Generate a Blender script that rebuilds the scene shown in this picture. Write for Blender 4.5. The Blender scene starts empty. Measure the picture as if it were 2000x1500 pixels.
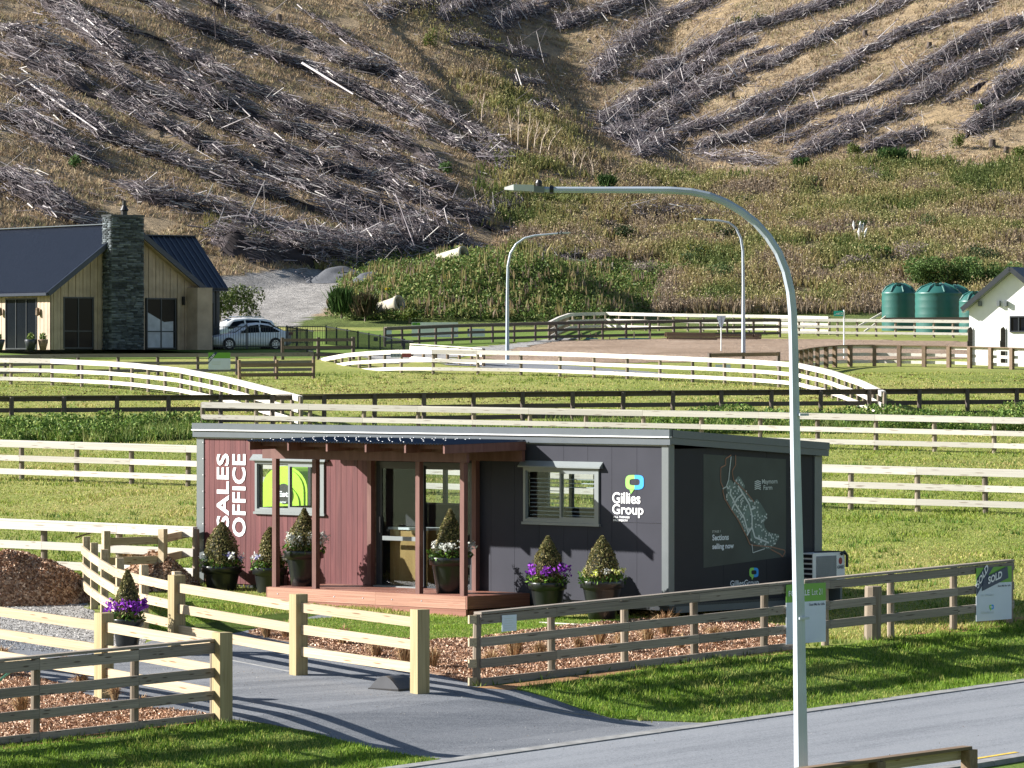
import bpy, bmesh, math, random
import numpy as np
from mathutils import Matrix, Vector

random.seed(7)
rng = np.random.default_rng(7)
SC = bpy.context.scene
COL = SC.collection
R = math.radians

# ------------------------------------------------------------------ camera, world, sun, exposure
F = 9000.0          # focal length in pixels of the 2000 px wide photograph
YH = 700.0          # pixel row of the true horizon
EYE = 8.0           # eye height (m)
SLOPE = 308.0 / F   # the fields climb gently towards the hills
cam_data = bpy.data.cameras.new('camera')
cam = bpy.data.objects.new('camera', cam_data)
COL.objects.link(cam)
cam.location = (0, 0, EYE)
cam.rotation_euler = (R(90), 0, 0)
cam_data.sensor_width = 36.0
cam_data.lens = F / 2000.0 * 36.0
cam_data.shift_y = -(750.0 - YH) / 2000.0
cam_data.clip_start = 1.0
cam_data.clip_end = 4000.0
SC.camera = cam

SUN_TRAVEL = Vector((2.04, -0.22, -1.04)).normalized()
world = bpy.data.worlds.new('World')
SC.world = world
world.use_nodes = True
wn = world.node_tree.nodes
wl = world.node_tree.links
bg = wn['Background']
sky = wn.new('ShaderNodeTexSky')
sky.sky_type = 'NISHITA'
sky.sun_disc = False
sky.sun_elevation = math.asin(-SUN_TRAVEL.z)
sky.sun_rotation = math.atan2(-SUN_TRAVEL.x, -SUN_TRAVEL.y) % (2 * math.pi)
sky.air_density = 1.0
sky.dust_density = 0.6
wl.new(sky.outputs['Color'], bg.inputs['Color'])
bg.inputs['Strength'].default_value = 0.05
sun_data = bpy.data.lights.new('sun', 'SUN')
sun_data.energy = 5.0
sun_data.angle = R(0.5)
sun_data.color = (1.0, 0.965, 0.91)
sun = bpy.data.objects.new('sun', sun_data)
COL.objects.link(sun)
sun.location = (-60, 20, 60)
sun.rotation_euler = (-SUN_TRAVEL).to_track_quat('Z', 'Y').to_euler()
SC.view_settings.view_transform = 'Standard'
SC.view_settings.look = 'None'
SC.view_settings.exposure = 1.4
SC.view_settings.gamma = 1.0
SC.view_settings.use_curve_mapping = False
SC.cycles.max_bounces = 6
SC.cycles.transparent_max_bounces = 12

# ------------------------------------------------------------------ measuring helpers
QK = [0.35, 0.9, 1.5, 2.2, 2.9, 3.4]
QD = [0.0, 0.05, 0.16, 0.32, 0.45, 0.50]
def qdist(x, y):
    """distance in front of the verge fence line, towards the road"""
    return (x + 0.66) * 0.758 - (y - 75.9) * 0.652
def drop(x, y):
    """the verge falls half a metre from the fence to the road"""
    return np.interp(qdist(x, y), QK, QD)
def gz(x, y):
    return SLOPE * np.asarray(y) - drop(x, y)

def G(px, py):
    """point of the ground under a pixel of the photograph"""
    lo, hi = 30.0, 2000.0
    for _ in range(40):
        d = (lo + hi) / 2
        if d * (py - 392.0) / F - 8.0 - float(drop((px - 1000.0) * d / F, d)) > 0: hi = d
        else: lo = d
    x = (px - 1000.0) * d / F
    return Vector((x, d, float(gz(x, d))))

def GX(px, s):
    d = F / s
    return Vector(((px - 1000.0) / s, d, SLOPE * d))

def Q(px, py, d):
    return Vector(((px - 1000.0) * d / F, d, EYE - (py - YH) * d / F))

def plane_z(y):
    return SLOPE * y

# ------------------------------------------------------------------ tagging and linking
def tag(o, label=None, cat=None, group=None, kind=None):
    if label: o['label'] = label
    if cat: o['category'] = cat
    if group: o['group'] = group
    if kind: o['kind'] = kind
    return o

def empty(name, loc=(0, 0, 0), rz=0.0, label=None, cat=None, group=None):
    o = bpy.data.objects.new(name, None)
    o.empty_display_size = 0.3
    COL.objects.link(o)
    o.location = loc
    o.rotation_euler = (0, 0, rz)
    return tag(o, label, cat, group)

def link(name, me, parent=None, loc=None, rot=None, scale=None):
    o = bpy.data.objects.new(name, me)
    COL.objects.link(o)
    if parent: o.parent = parent
    if loc is not None: o.location = loc
    if rot is not None: o.rotation_euler = rot
    if scale is not None: o.scale = scale
    return o

def kids(o):
    return [c for c in bpy.data.objects if c.parent == o]

def copy_tree(o, parent=None):
    c = o.copy()
    COL.objects.link(c)
    if parent is not None: c.parent = parent
    for ch in kids(o):
        copy_tree(ch, c)
    return c

# ------------------------------------------------------------------ mesh collector
class MB:
    def __init__(self):
        self.v = []; self.f = []; self.m = []
    def add(self, vs, fs, mi=0):
        n = len(self.v)
        self.v += [tuple(p) for p in vs]
        self.f += [tuple(i + n for i in q) for q in fs]
        self.m += [mi] * len(fs)
        return self
    def box(self, c, s, rz=0.0, mi=0, M=None):
        cx, cy, cz = c; sx, sy, sz = s[0] / 2, s[1] / 2, s[2] / 2
        co, si = math.cos(rz), math.sin(rz)
        vs = []
        for z in (-sz, sz):
            for x, y in ((-sx, -sy), (sx, -sy), (sx, sy), (-sx, sy)):
                p = Vector((cx + x * co - y * si, cy + x * si + y * co, cz + z))
                if M: p = M @ p
                vs.append(p)
        return self.add(vs, [(0, 3, 2, 1), (4, 5, 6, 7), (0, 1, 5, 4), (1, 2, 6, 5), (2, 3, 7, 6), (3, 0, 4, 7)], mi)
    def bb(self, x0, x1, y0, y1, z0, z1, mi=0):
        return self.box(((x0 + x1) / 2, (y0 + y1) / 2, (z0 + z1) / 2), (abs(x1 - x0), abs(y1 - y0), abs(z1 - z0)), 0, mi)
    def beam(self, a, b, w, h, mi=0, up=Vector((0, 0, 1))):
        """box from a to b; w across, h along 'up'"""
        a = Vector(a); b = Vector(b)
        d = (b - a).normalized()
        if abs(d.dot(up)) > 0.999: up = Vector((0, 1, 0))
        s = d.cross(up).normalized(); u = s.cross(d).normalized()
        vs = []
        for p in (a, b):
            for i, j in ((-1, -1), (1, -1), (1, 1), (-1, 1)):
                vs.append(p + s * (i * w / 2) + u * (j * h / 2))
        return self.add(vs, [(0, 3, 2, 1), (4, 5, 6, 7), (0, 1, 5, 4), (1, 2, 6, 5), (2, 3, 7, 6), (3, 0, 4, 7)], mi)
    def tube(self, pts, rad, n=8, mi=0, caps=True, phase=0.0):
        pts = [Vector(p) for p in pts]
        if not hasattr(rad, '__len__'): rad = [rad] * len(pts)
        base = len(self.v); ref = None
        for i, p in enumerate(pts):
            t = (pts[min(i + 1, len(pts) - 1)] - pts[max(i - 1, 0)]).normalized()
            if ref is None:
                ref = Vector((0, 1, 0)) if abs(t.y) < 0.9 else Vector((1, 0, 0))
            a = t.cross(ref).normalized(); b = a.cross(t).normalized(); ref = b
            for k in range(n):
                an = 2 * math.pi * (k + phase) / n
                self.v.append(tuple(p + a * (math.cos(an) * rad[i]) + b * (math.sin(an) * rad[i])))
        for i in range(len(pts) - 1):
            for k in range(n):
                q = (base + i * n + k, base + i * n + (k + 1) % n, base + (i + 1) * n + (k + 1) % n, base + (i + 1) * n + k)
                self.f.append(q); self.m.append(mi)
        if caps:
            self.f.append(tuple(base + k for k in range(n))[::-1]); self.m.append(mi)
            e = base + (len(pts) - 1) * n
            self.f.append(tuple(e + k for k in range(n))); self.m.append(mi)
        return self
    def lathe(self, prof, n=24, c=(0, 0, 0), mi=0):
        base = len(self.v)
        for r, z in prof:
            for k in range(n):
                a = 2 * math.pi * k / n
                self.v.append((c[0] + math.cos(a) * r, c[1] + math.sin(a) * r, c[2] + z))
        for i in range(len(prof) - 1):
            for k in range(n):
                self.f.append((base + i * n + k, base + i * n + (k + 1) % n, base + (i + 1) * n + (k + 1) % n, base + (i + 1) * n + k))
                self.m.append(mi)
        return self
    def prism(self, poly, off, mi=0):
        """closed polygon of 3D points extruded by vector off"""
        n = len(poly); off = Vector(off)
        vs = [Vector(p) for p in poly] + [Vector(p) + off for p in poly]
        fs = [tuple(range(n))[::-1], tuple(range(n, 2 * n))]
        fs += [(i, (i + 1) % n, n + (i + 1) % n, n + i) for i in range(n)]
        return self.add(vs, fs, mi)
    def mesh(self, name, mats, smooth=False):
        me = bpy.data.meshes.new(name)
        me.from_pydata(self.v, [], self.f)
        if not isinstance(mats, (list, tuple)): mats = [mats]
        for m in mats: me.materials.append(m)
        if len(mats) > 1: me.polygons.foreach_set('material_index', self.m)
        if smooth: me.polygons.foreach_set('use_smooth', [True] * len(self.f))
        me.update()
        return me
    def build(self, name, mats, parent=None, smooth=False, loc=None, kind=None):
        o = link(name, self.mesh(name, mats, smooth), parent, loc)
        if kind: o['kind'] = kind
        return o

def bevel(o, w=0.01, seg=1):
    m = o.modifiers.new('bevel', 'BEVEL'); m.width = w; m.segments = seg; m.limit_method = 'ANGLE'
    return o

def np_mesh(name, verts, faces, mat, cols=None, smooth=False):
    """fast mesh from arrays; faces (n,3) or (n,4); cols per vertex"""
    me = bpy.data.meshes.new(name)
    verts = np.ascontiguousarray(verts, dtype=np.float32); faces = np.ascontiguousarray(faces, dtype=np.int32)
    k = faces.shape[1]
    me.vertices.add(len(verts)); me.vertices.foreach_set('co', verts.ravel())
    me.loops.add(faces.size); me.loops.foreach_set('vertex_index', faces.ravel())
    me.polygons.add(len(faces)); me.polygons.foreach_set('loop_start', np.arange(0, faces.size, k, dtype=np.int32))
    if cols is not None:
        ca = me.color_attributes.new('Col', 'FLOAT_COLOR', 'POINT')
        c4 = np.ones((len(verts), 4), dtype=np.float32); c4[:, :3] = cols
        ca.data.foreach_set('color', c4.ravel())
    if smooth: me.polygons.foreach_set('use_smooth', np.ones(len(faces), dtype=bool))
    me.materials.append(mat)
    me.update(calc_edges=True)
    me.validate()
    return me

# ------------------------------------------------------------------ value noise
_tab = np.random.default_rng(3).random(65536).astype(np.float64)
def vnoise(x, y, seed=0):
    x = np.asarray(x, float); y = np.asarray(y, float)
    xi = np.floor(x).astype(np.int64); yi = np.floor(y).astype(np.int64)
    fx = x - xi; fy = y - yi
    fx = fx * fx * (3 - 2 * fx); fy = fy * fy * (3 - 2 * fy)
    def h(a, b): return _tab[(a * 73856093 ^ b * 19349663 ^ (seed * 83492791 + 977)) & 65535]
    return (h(xi, yi) * (1 - fx) + h(xi + 1, yi) * fx) * (1 - fy) + (h(xi, yi + 1) * (1 - fx) + h(xi + 1, yi + 1) * fx) * fy
def fbm(x, y, seed=0, o=4):
    s = 0; a = 0.5; f = 1.0
    for i in range(o):
        s = s + a * vnoise(np.asarray(x) * f, np.asarray(y) * f, seed + i * 7); a *= 0.5; f *= 2.03
    return s / (1 - 0.5 ** o)
def sstep(a, b, x):
    t = np.clip((np.asarray(x, float) - a) / (b - a), 0, 1)
    return t * t * (3 - 2 * t)

# ------------------------------------------------------------------ terrain
def terrain(x, y):
    x = np.asarray(x, float); y = np.asarray(y, float)
    pl = SLOPE * y
    base = pl + 2.5 * sstep(288, 330, y) * sstep(-6, -10, x)
    mound = 4.0 * np.exp(-(((x + 1.2) / 7.2) ** 4)) * sstep(291, 306, y) * sstep(352, 330, y) * (0.72 + 0.5 * fbm(x / 5, y / 7, 5))
    L = 16.6 + 0.25 * (y - 335) - 0.3 * (x + 14.9)
    xb = np.interp(y, [330, 340, 355, 406, 450, 500, 600], [3, 2, -1, -6.8, -18, -30, -50])
    L = L - 0.55 * np.maximum(0, x - xb) * sstep(0, 4, x - xb)
    L = L + 1.5 * (fbm(x / 16 + 3, y / 40, 11) - 0.5)
    W = 10.8 + 0.155 * (y - 316) + 1.6 * (fbm(x / 9, y / 12, 21) - 0.5) * sstep(316, 330, y)
    U = 26.2 + 0.32 * (y - 415) + 0.17 * (x - 20) * sstep(395, 450, y) + 1.6 * (fbm(x / 12, y / 30, 31) - 0.5) + 0.34 * np.maximum(0, 16 - x) * sstep(402, 455, y)
    k = 1.5
    Rr = np.maximum(W, U)
    Rr = np.where(y > 380, np.log(np.exp(np.clip((W - Rr) / k, -30, 0)) + np.exp(np.clip((U - Rr) / k, -30, 0))) * k + Rr, W)
    Lx = 16.6 + 0.25 * (y - 335) - 0.3 * (xb + 14.9)
    Rr = Rr + 0.85 * np.maximum(0, Lx - Rr) * sstep(24, 0, x - xb) * sstep(345, 372, y)
    z = np.maximum(np.maximum(L, Rr), base + mound)
    z = np.where((y < 316) & (x > 6.0), np.maximum(base + mound, L), z)
    z = z + 0.35 * (fbm(x / 2.3, y / 2.3, 41) - 0.5) * sstep(300, 330, y)
    return z

def tz(x, y):
    return float(terrain(np.array([x]), np.array([y]))[0])

_D = np.arange(286.0, 640.0, 0.5)
def ray(px, py):
    """where the ray through a pixel of the photograph meets the hillside"""
    z = EYE - (py - YH) * _D / F
    t = terrain((px - 1000.0) * _D / F, _D)
    w = np.nonzero(t >= z)[0]
    d = _D[w[0]] if len(w) else _D[-1]
    x = (px - 1000.0) * d / F
    return Vector((x, d, tz(x, d)))
# ------------------------------------------------------------------ materials
def nmat(name):
    m = bpy.data.materials.new(name); m.use_nodes = True
    nt = m.node_tree; b = nt.nodes['Principled BSDF']
    return m, nt.nodes, nt.links, b

def ramp(n, stops):
    r = n.new('ShaderNodeValToRGB')
    while len(r.color_ramp.elements) < len(stops): r.color_ramp.elements.new(0.5)
    for e, (p, c) in zip(r.color_ramp.elements, stops):
        e.position = p; e.color = (*c, 1)
    return r

def plain(name, col, rough=0.6, metal=0.0, noise=0.15, scale=3.0, spec=0.5, bump=0.0, bscale=60):
    m, n, l, b = nmat(name)
    tc = n.new('ShaderNodeTexCoord')
    t = n.new('ShaderNodeTexNoise'); t.inputs['Scale'].default_value = scale; t.inputs['Detail'].default_value = 6
    l.new(tc.outputs['Object'], t.inputs['Vector'])
    r = ramp(n, [(0.3, tuple(c * (1 - noise) for c in col)), (0.7, tuple(min(1, c * (1 + noise)) for c in col))])
    l.new(t.outputs['Fac'], r.inputs['Fac']); l.new(r.outputs['Color'], b.inputs['Base Color'])
    b.inputs['Roughness'].default_value = rough; b.inputs['Metallic'].default_value = metal
    b.inputs['Specular IOR Level'].default_value = spec
    if bump:
        t2 = n.new('ShaderNodeTexNoise'); t2.inputs['Scale'].default_value = bscale; t2.inputs['Detail'].default_value = 4
        l.new(tc.outputs['Object'], t2.inputs['Vector'])
        bp = n.new('ShaderNodeBump'); bp.inputs['Strength'].default_value = bump; bp.inputs['Distance'].default_value = 0.01
        l.new(t2.outputs['Fac'], bp.inputs['Height']); l.new(bp.outputs['Normal'], b.inputs['Normal'])
    return m

def wood(name, c0, c1, knot=(0.12, 0.07, 0.04), rough=0.75, gs=(2.2, 9, 14), var=0.25, kn=0.5):
    """timber: grain along local x (planks are unit boxes, so x runs the length)"""
    m, n, l, b = nmat(name)
    tc = n.new('ShaderNodeTexCoord'); oi = n.new('ShaderNodeObjectInfo')
    mp = n.new('ShaderNodeMapping'); mp.inputs['Scale'].default_value = gs
    va = n.new('ShaderNodeVectorMath'); va.operation = 'ADD'
    mul = n.new('ShaderNodeMath'); mul.operation = 'MULTIPLY'; mul.inputs[1].default_value = 37.0
    l.new(oi.outputs['Random'], mul.inputs[0]); l.new(tc.outputs['Object'], mp.inputs['Vector'])
    l.new(mp.outputs['Vector'], va.inputs[0]); l.new(mul.outputs[0], va.inputs[1])
    t = n.new('ShaderNodeTexNoise'); t.inputs['Scale'].default_value = 1.0; t.inputs['Detail'].default_value = 5; t.inputs['Distortion'].default_value = 0.7
    l.new(va.outputs[0], t.inputs['Vector'])
    r = ramp(n, [(0.28, c0), (0.72, c1)])
    l.new(t.outputs['Fac'], r.inputs['Fac'])
    vo = n.new('ShaderNodeTexVoronoi'); vo.inputs['Scale'].default_value = 0.95
    mp2 = n.new('ShaderNodeMapping'); mp2.inputs['Scale'].default_value = (gs[0] * 2.4, 2.0, 2.6)
    va2 = n.new('ShaderNodeVectorMath'); va2.operation = 'ADD'
    l.new(tc.outputs['Object'], mp2.inputs['Vector']); l.new(mp2.outputs['Vector'], va2.inputs[0]); l.new(mul.outputs[0], va2.inputs[1])
    l.new(va2.outputs[0], vo.inputs['Vector'])
    kr = ramp(n, [(0.13, (kn, kn, kn)), (0.23, (0, 0, 0))])
    l.new(vo.outputs['Distance'], kr.inputs['Fac'])
    mx = n.new('ShaderNodeMix'); mx.data_type = 'RGBA'
    l.new(kr.outputs['Color'], mx.inputs[0]); l.new(r.outputs['Color'], mx.inputs[6]); mx.inputs[7].default_value = (*knot, 1)
    hs = n.new('ShaderNodeHueSaturation')
    mr = n.new('ShaderNodeMapRange'); mr.inputs[3].default_value = 1 - var; mr.inputs[4].default_value = 1 + var * 0.6
    l.new(oi.outputs['Random'], mr.inputs[0]); l.new(mr.outputs[0], hs.inputs['Value']); l.new(mx.outputs[2], hs.inputs['Color'])
    l.new(hs.outputs['Color'], b.inputs['Base Color'])
    b.inputs['Roughness'].default_value = rough; b.inputs['Specular IOR Level'].default_value = 0.3
    bp = n.new('ShaderNodeBump'); bp.inputs['Strength'].default_value = 0.25; bp.inputs['Distance'].default_value = 0.01
    l.new(t.outputs['Fac'], bp.inputs['Height']); l.new(bp.outputs['Normal'], b.inputs['Normal'])
    return m

def vcol(name, rough=0.8, noise=0.0, nscale=20.0, trans=0.0, bump=0.0):
    """base colour from the mesh's own colour attribute (each leaf, stick or tuft its own)"""
    m, n, l, b = nmat(name)
    a = n.new('ShaderNodeVertexColor'); a.layer_name = 'Col'
    out = a.outputs['Color']
    tc = n.new('ShaderNodeTexCoord')
    if noise:
        t = n.new('ShaderNodeTexNoise'); t.inputs['Scale'].default_value = nscale; t.inputs['Detail'].default_value = 5; t.inputs['Roughness'].default_value = 0.7
        l.new(tc.outputs['Object'], t.inputs['Vector'])
        mr = n.new('ShaderNodeMapRange'); mr.inputs[1].default_value = 0.25; mr.inputs[2].default_value = 0.75
        mr.inputs[3].default_value = 1 - noise; mr.inputs[4].default_value = 1 + noise
        l.new(t.outputs['Fac'], mr.inputs[0])
        hs = n.new('ShaderNodeHueSaturation'); l.new(mr.outputs[0], hs.inputs['Value']); l.new(out, hs.inputs['Color']); out = hs.outputs['Color']
    l.new(out, b.inputs['Base Color'])
    b.inputs['Roughness'].default_value = rough; b.inputs['Specular IOR Level'].default_value = 0.15
    if bump:
        t2 = n.new('ShaderNodeTexNoise'); t2.inputs['Scale'].default_value = 2.2; t2.inputs['Detail'].default_value = 8; t2.inputs['Roughness'].default_value = 0.75
        l.new(tc.outputs['Object'], t2.inputs['Vector'])
        bp = n.new('ShaderNodeBump'); bp.inputs['Strength'].default_value = bump; bp.inputs['Distance'].default_value = 0.5
        l.new(t2.outputs['Fac'], bp.inputs['Height']); l.new(bp.outputs['Normal'], b.inputs['Normal'])
    if trans:
        tr = n.new('ShaderNodeBsdfTranslucent'); l.new(out, tr.inputs['Color'])
        mx = n.new('ShaderNodeMixShader'); mx.inputs[0].default_value = trans
        l.new(b.outputs[0], mx.inputs[1]); l.new(tr.outputs[0], mx.inputs[2])
        l.new(mx.outputs[0], n['Material Output'].inputs['Surface'])
    return m

def glass(name, tint=(0.82, 0.86, 0.87), fac=0.01, gl=(0.9, 0.95, 1.0)):
    m, n, l, b = nmat(name)
    n.remove(b)
    tr = n.new('ShaderNodeBsdfTransparent'); tr.inputs['Color'].default_value = (*tint, 1)
    gs = n.new('ShaderNodeBsdfGlossy'); gs.inputs['Roughness'].default_value = 0.02; gs.inputs['Color'].default_value = (*gl, 1)
    lw = n.new('ShaderNodeLayerWeight'); lw.inputs['Blend'].default_value = 0.5
    pw = n.new('ShaderNodeMath'); pw.operation = 'POWER'; pw.inputs[1].default_value = 5.0
    l.new(lw.outputs['Facing'], pw.inputs[0])
    ad = n.new('ShaderNodeMath'); ad.operation = 'MULTIPLY_ADD'; ad.inputs[1].default_value = 0.9; ad.inputs[2].default_value = 0.025 + fac
    l.new(pw.outputs[0], ad.inputs[0])
    mx = n.new('ShaderNodeMixShader'); l.new(ad.outputs[0], mx.inputs[0]); l.new(tr.outputs[0], mx.inputs[1]); l.new(gs.outputs[0], mx.inputs[2])
    l.new(mx.outputs[0], n['Material Output'].inputs['Surface'])
    return m

def ground_mat(name, stops, big=0.12, small=6.0, bump=0.5, bdist=0.05, stretch=(1, 1, 1), vscale=None, rough=0.95, mix=0.5, rot=0.0, streak=0.0):
    m, n, l, b = nmat(name)
    tc = n.new('ShaderNodeTexCoord'); mp = n.new('ShaderNodeMapping'); mp.inputs['Scale'].default_value = stretch; mp.inputs['Rotation'].default_value = (0, 0, rot)
    l.new(tc.outputs['Object'], mp.inputs['Vector'])
    a = n.new('ShaderNodeTexNoise'); a.inputs['Scale'].default_value = big; a.inputs['Detail'].default_value = 7; a.inputs['Roughness'].default_value = 0.65
    c = n.new('ShaderNodeTexNoise'); c.inputs['Scale'].default_value = small; c.inputs['Detail'].default_value = 6; c.inputs['Roughness'].default_value = 0.75
    l.new(mp.outputs[0], a.inputs['Vector']); l.new(mp.outputs[0], c.inputs['Vector'])
    mx = n.new('ShaderNodeMix'); mx.data_type = 'FLOAT'; mx.inputs[0].default_value = mix
    l.new(a.outputs['Fac'], mx.inputs[2]); l.new(c.outputs['Fac'], mx.inputs[3])
    fac = mx.outputs[0]; hsrc = c.outputs['Fac']
    if vscale:
        vo = n.new('ShaderNodeTexVoronoi'); vo.inputs['Scale'].default_value = vscale
        l.new(mp.outputs[0], vo.inputs['Vector'])
        sp = n.new('ShaderNodeSeparateColor'); l.new(vo.outputs['Color'], sp.inputs[0])
        m2 = n.new('ShaderNodeMix'); m2.data_type = 'FLOAT'; m2.inputs[0].default_value = 0.55
        l.new(fac, m2.inputs[2]); l.new(sp.outputs[0], m2.inputs[3]); fac = m2.outputs[0]; hsrc = sp.outputs[0]
    if streak:
        m3 = n.new('ShaderNodeMapping'); m3.vector_type = 'TEXTURE'; m3.inputs['Rotation'].default_value = (0, 0, -rot); m3.inputs['Scale'].default_value = (9.0, 0.7, 1)
        l.new(tc.outputs['Object'], m3.inputs['Vector'])
        t3 = n.new('ShaderNodeTexNoise'); t3.inputs['Scale'].default_value = 1.0; t3.inputs['Detail'].default_value = 6; t3.inputs['Roughness'].default_value = 0.7
        l.new(m3.outputs[0], t3.inputs['Vector'])
        m4 = n.new('ShaderNodeMix'); m4.data_type = 'FLOAT'; m4.inputs[0].default_value = streak
        l.new(fac, m4.inputs[2]); l.new(t3.outputs['Fac'], m4.inputs[3]); fac = m4.outputs[0]
    r = ramp(n, stops); l.new(fac, r.inputs['Fac']); l.new(r.outputs['Color'], b.inputs['Base Color'])
    b.inputs['Roughness'].default_value = rough; b.inputs['Specular IOR Level'].default_value = 0.2
    bp = n.new('ShaderNodeBump'); bp.inputs['Strength'].default_value = bump; bp.inputs['Distance'].default_value = bdist
    l.new(hsrc, bp.inputs['Height']); l.new(bp.outputs['Normal'], b.inputs['Normal'])
    return m

M = {}
M['field'] = ground_mat('field_grass', [(0.30, (0.095, 0.12, 0.026)), (0.42, (0.14, 0.17, 0.034)), (0.52, (0.20, 0.225, 0.048)), (0.62, (0.31, 0.275, 0.10)), (0.75, (0.17, 0.22, 0.04))], 0.10, 5.0, 0.6, 0.06, (1, 0.55, 1))
M['lawn'] = ground_mat('lawn_grass', [(0.3, (0.055, 0.10, 0.014)), (0.5, (0.11, 0.17, 0.025)), (0.7, (0.16, 0.22, 0.04))], 0.5, 14.0, 0.6, 0.03)
M['asphalt'] = ground_mat('asphalt', [(0.34, (0.095, 0.103, 0.117)), (0.47, (0.155, 0.163, 0.178)), (0.58, (0.22, 0.228, 0.242)), (0.72, (0.135, 0.142, 0.155))], 0.35, 30.0, 0.35, 0.010, (1, 1, 1), 70, 0.85, 0.45, R(-30), 0.6)
M['road'] = ground_mat('road_asphalt', [(0.30, (0.125, 0.135, 0.15)), (0.45, (0.19, 0.20, 0.218)), (0.58, (0.25, 0.262, 0.28)), (0.75, (0.17, 0.178, 0.19))], 1.0, 9.0, 0.5, 0.012, (1, 1, 1), 50, 0.8, 0.5, R(-49.3), 0.6)
M['gravel'] = ground_mat('gravel', [(0.25, (0.16, 0.155, 0.15)), (0.5, (0.28, 0.27, 0.26)), (0.75, (0.42, 0.41, 0.39))], 0.4, 8.0, 0.8, 0.03, (1, 1, 1), 14)
M['dirt'] = ground_mat('arena_dirt', [(0.3, (0.17, 0.12, 0.08)), (0.5, (0.27, 0.195, 0.14)), (0.7, (0.40, 0.31, 0.24))], 0.25, 2.2, 1.0, 0.12, (1, 0.6, 1))
M['soil'] = ground_mat('orange_soil', [(0.3, (0.17, 0.085, 0.04)), (0.5, (0.30, 0.16, 0.075)), (0.7, (0.42, 0.25, 0.12))], 1.0, 8.0, 0.8, 0.03)
M['mulch'] = ground_mat('bark_mulch', [(0.25, (0.10, 0.052, 0.032)), (0.45, (0.24, 0.14, 0.085)), (0.6, (0.37, 0.235, 0.155)), (0.8, (0.52, 0.38, 0.27))], 1.0, 12.0, 1.0, 0.05, (1, 1, 1), 22)
M['kerb'] = plain('kerb_concrete', (0.24, 0.238, 0.232), 0.85, 0, 0.25, 4.0, 0.3, 0.3, 40)
M['chips'] = vcol('bark_chips', 0.85)
M['blades'] = vcol('grass_blades', 0.65, trans=0.25)
M['leaves'] = vcol('leaves', 0.6, trans=0.2)
M['sticks'] = vcol('dead_branches', 0.85)
M['hill'] = vcol('hill_ground', 0.95, noise=0.4, nscale=1.6, bump=0.7)
M['pine'] = wood('pale_pine', (0.53, 0.485, 0.43), (0.73, 0.69, 0.63), (0.24, 0.18, 0.13), var=0.18, kn=0.8)
M['grey_wood'] = wood('weathered_grey_timber', (0.18, 0.15, 0.12), (0.36, 0.31, 0.26), (0.08, 0.055, 0.04), var=0.22, kn=0.9)
M['dark_wood'] = wood('dark_timber_with_shade', (0.085, 0.066, 0.055), (0.15, 0.12, 0.10), (0.05, 0.035, 0.03), var=0.2)  # fence faces turned from the sun: their shade is put into the timber colour
M['brown_wood'] = wood('brown_timber', (0.15, 0.10, 0.062), (0.26, 0.185, 0.125), (0.08, 0.05, 0.03), var=0.2)
M['fresh_wood'] = wood('fresh_yellow_timber', (0.33, 0.255, 0.155), (0.56, 0.455, 0.31), (0.20, 0.11, 0.055), var=0.18, kn=0.9)
M['round_post'] = wood('round_post_timber', (0.15, 0.12, 0.09), (0.30, 0.245, 0.185), (0.08, 0.06, 0.04), gs=(9, 9, 1.5), var=0.35, kn=0.2)
M['gate_post'] = wood('square_post_timber', (0.27, 0.21, 0.10), (0.43, 0.35, 0.195), (0.14, 0.08, 0.04), gs=(9, 9, 1.2), var=0.12, kn=0.25)
M['galv'] = plain('galvanised_steel', (0.40, 0.45, 0.52), 0.5, 0.1, 0.16, 1.6, 0.4, 0.15, 12)
M['black'] = plain('black_plastic', (0.012, 0.012, 0.014), 0.45)
M['dark'] = plain('dark_interior', (0.02, 0.02, 0.022), 0.8)
M['white'] = plain('white_paint', (0.78, 0.78, 0.77), 0.5, 0, 0.04)
M['grey_trim'] = plain('grey_trim', (0.125, 0.142, 0.148), 0.4, 0.1, 0.05)
M['fascia'] = plain('grey_blue_fascia', (0.095, 0.112, 0.13), 0.38, 0.2, 0.06)
M['frame'] = plain('window_frame_grey', (0.20, 0.222, 0.226), 0.4, 0.1, 0.04)
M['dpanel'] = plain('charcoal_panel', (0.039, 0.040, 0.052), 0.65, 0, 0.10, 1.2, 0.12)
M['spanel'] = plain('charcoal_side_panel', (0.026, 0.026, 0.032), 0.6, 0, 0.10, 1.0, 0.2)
M['glass'] = glass('clear_glass')
M['white_room'] = plain('interior_lining', (0.35, 0.35, 0.34), 0.8)
M['carpet'] = plain('interior_floor', (0.06, 0.06, 0.065), 0.9)
M['steel_dark'] = plain('dark_aluminium', (0.035, 0.04, 0.048), 0.4, 0.3, 0.1)
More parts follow.
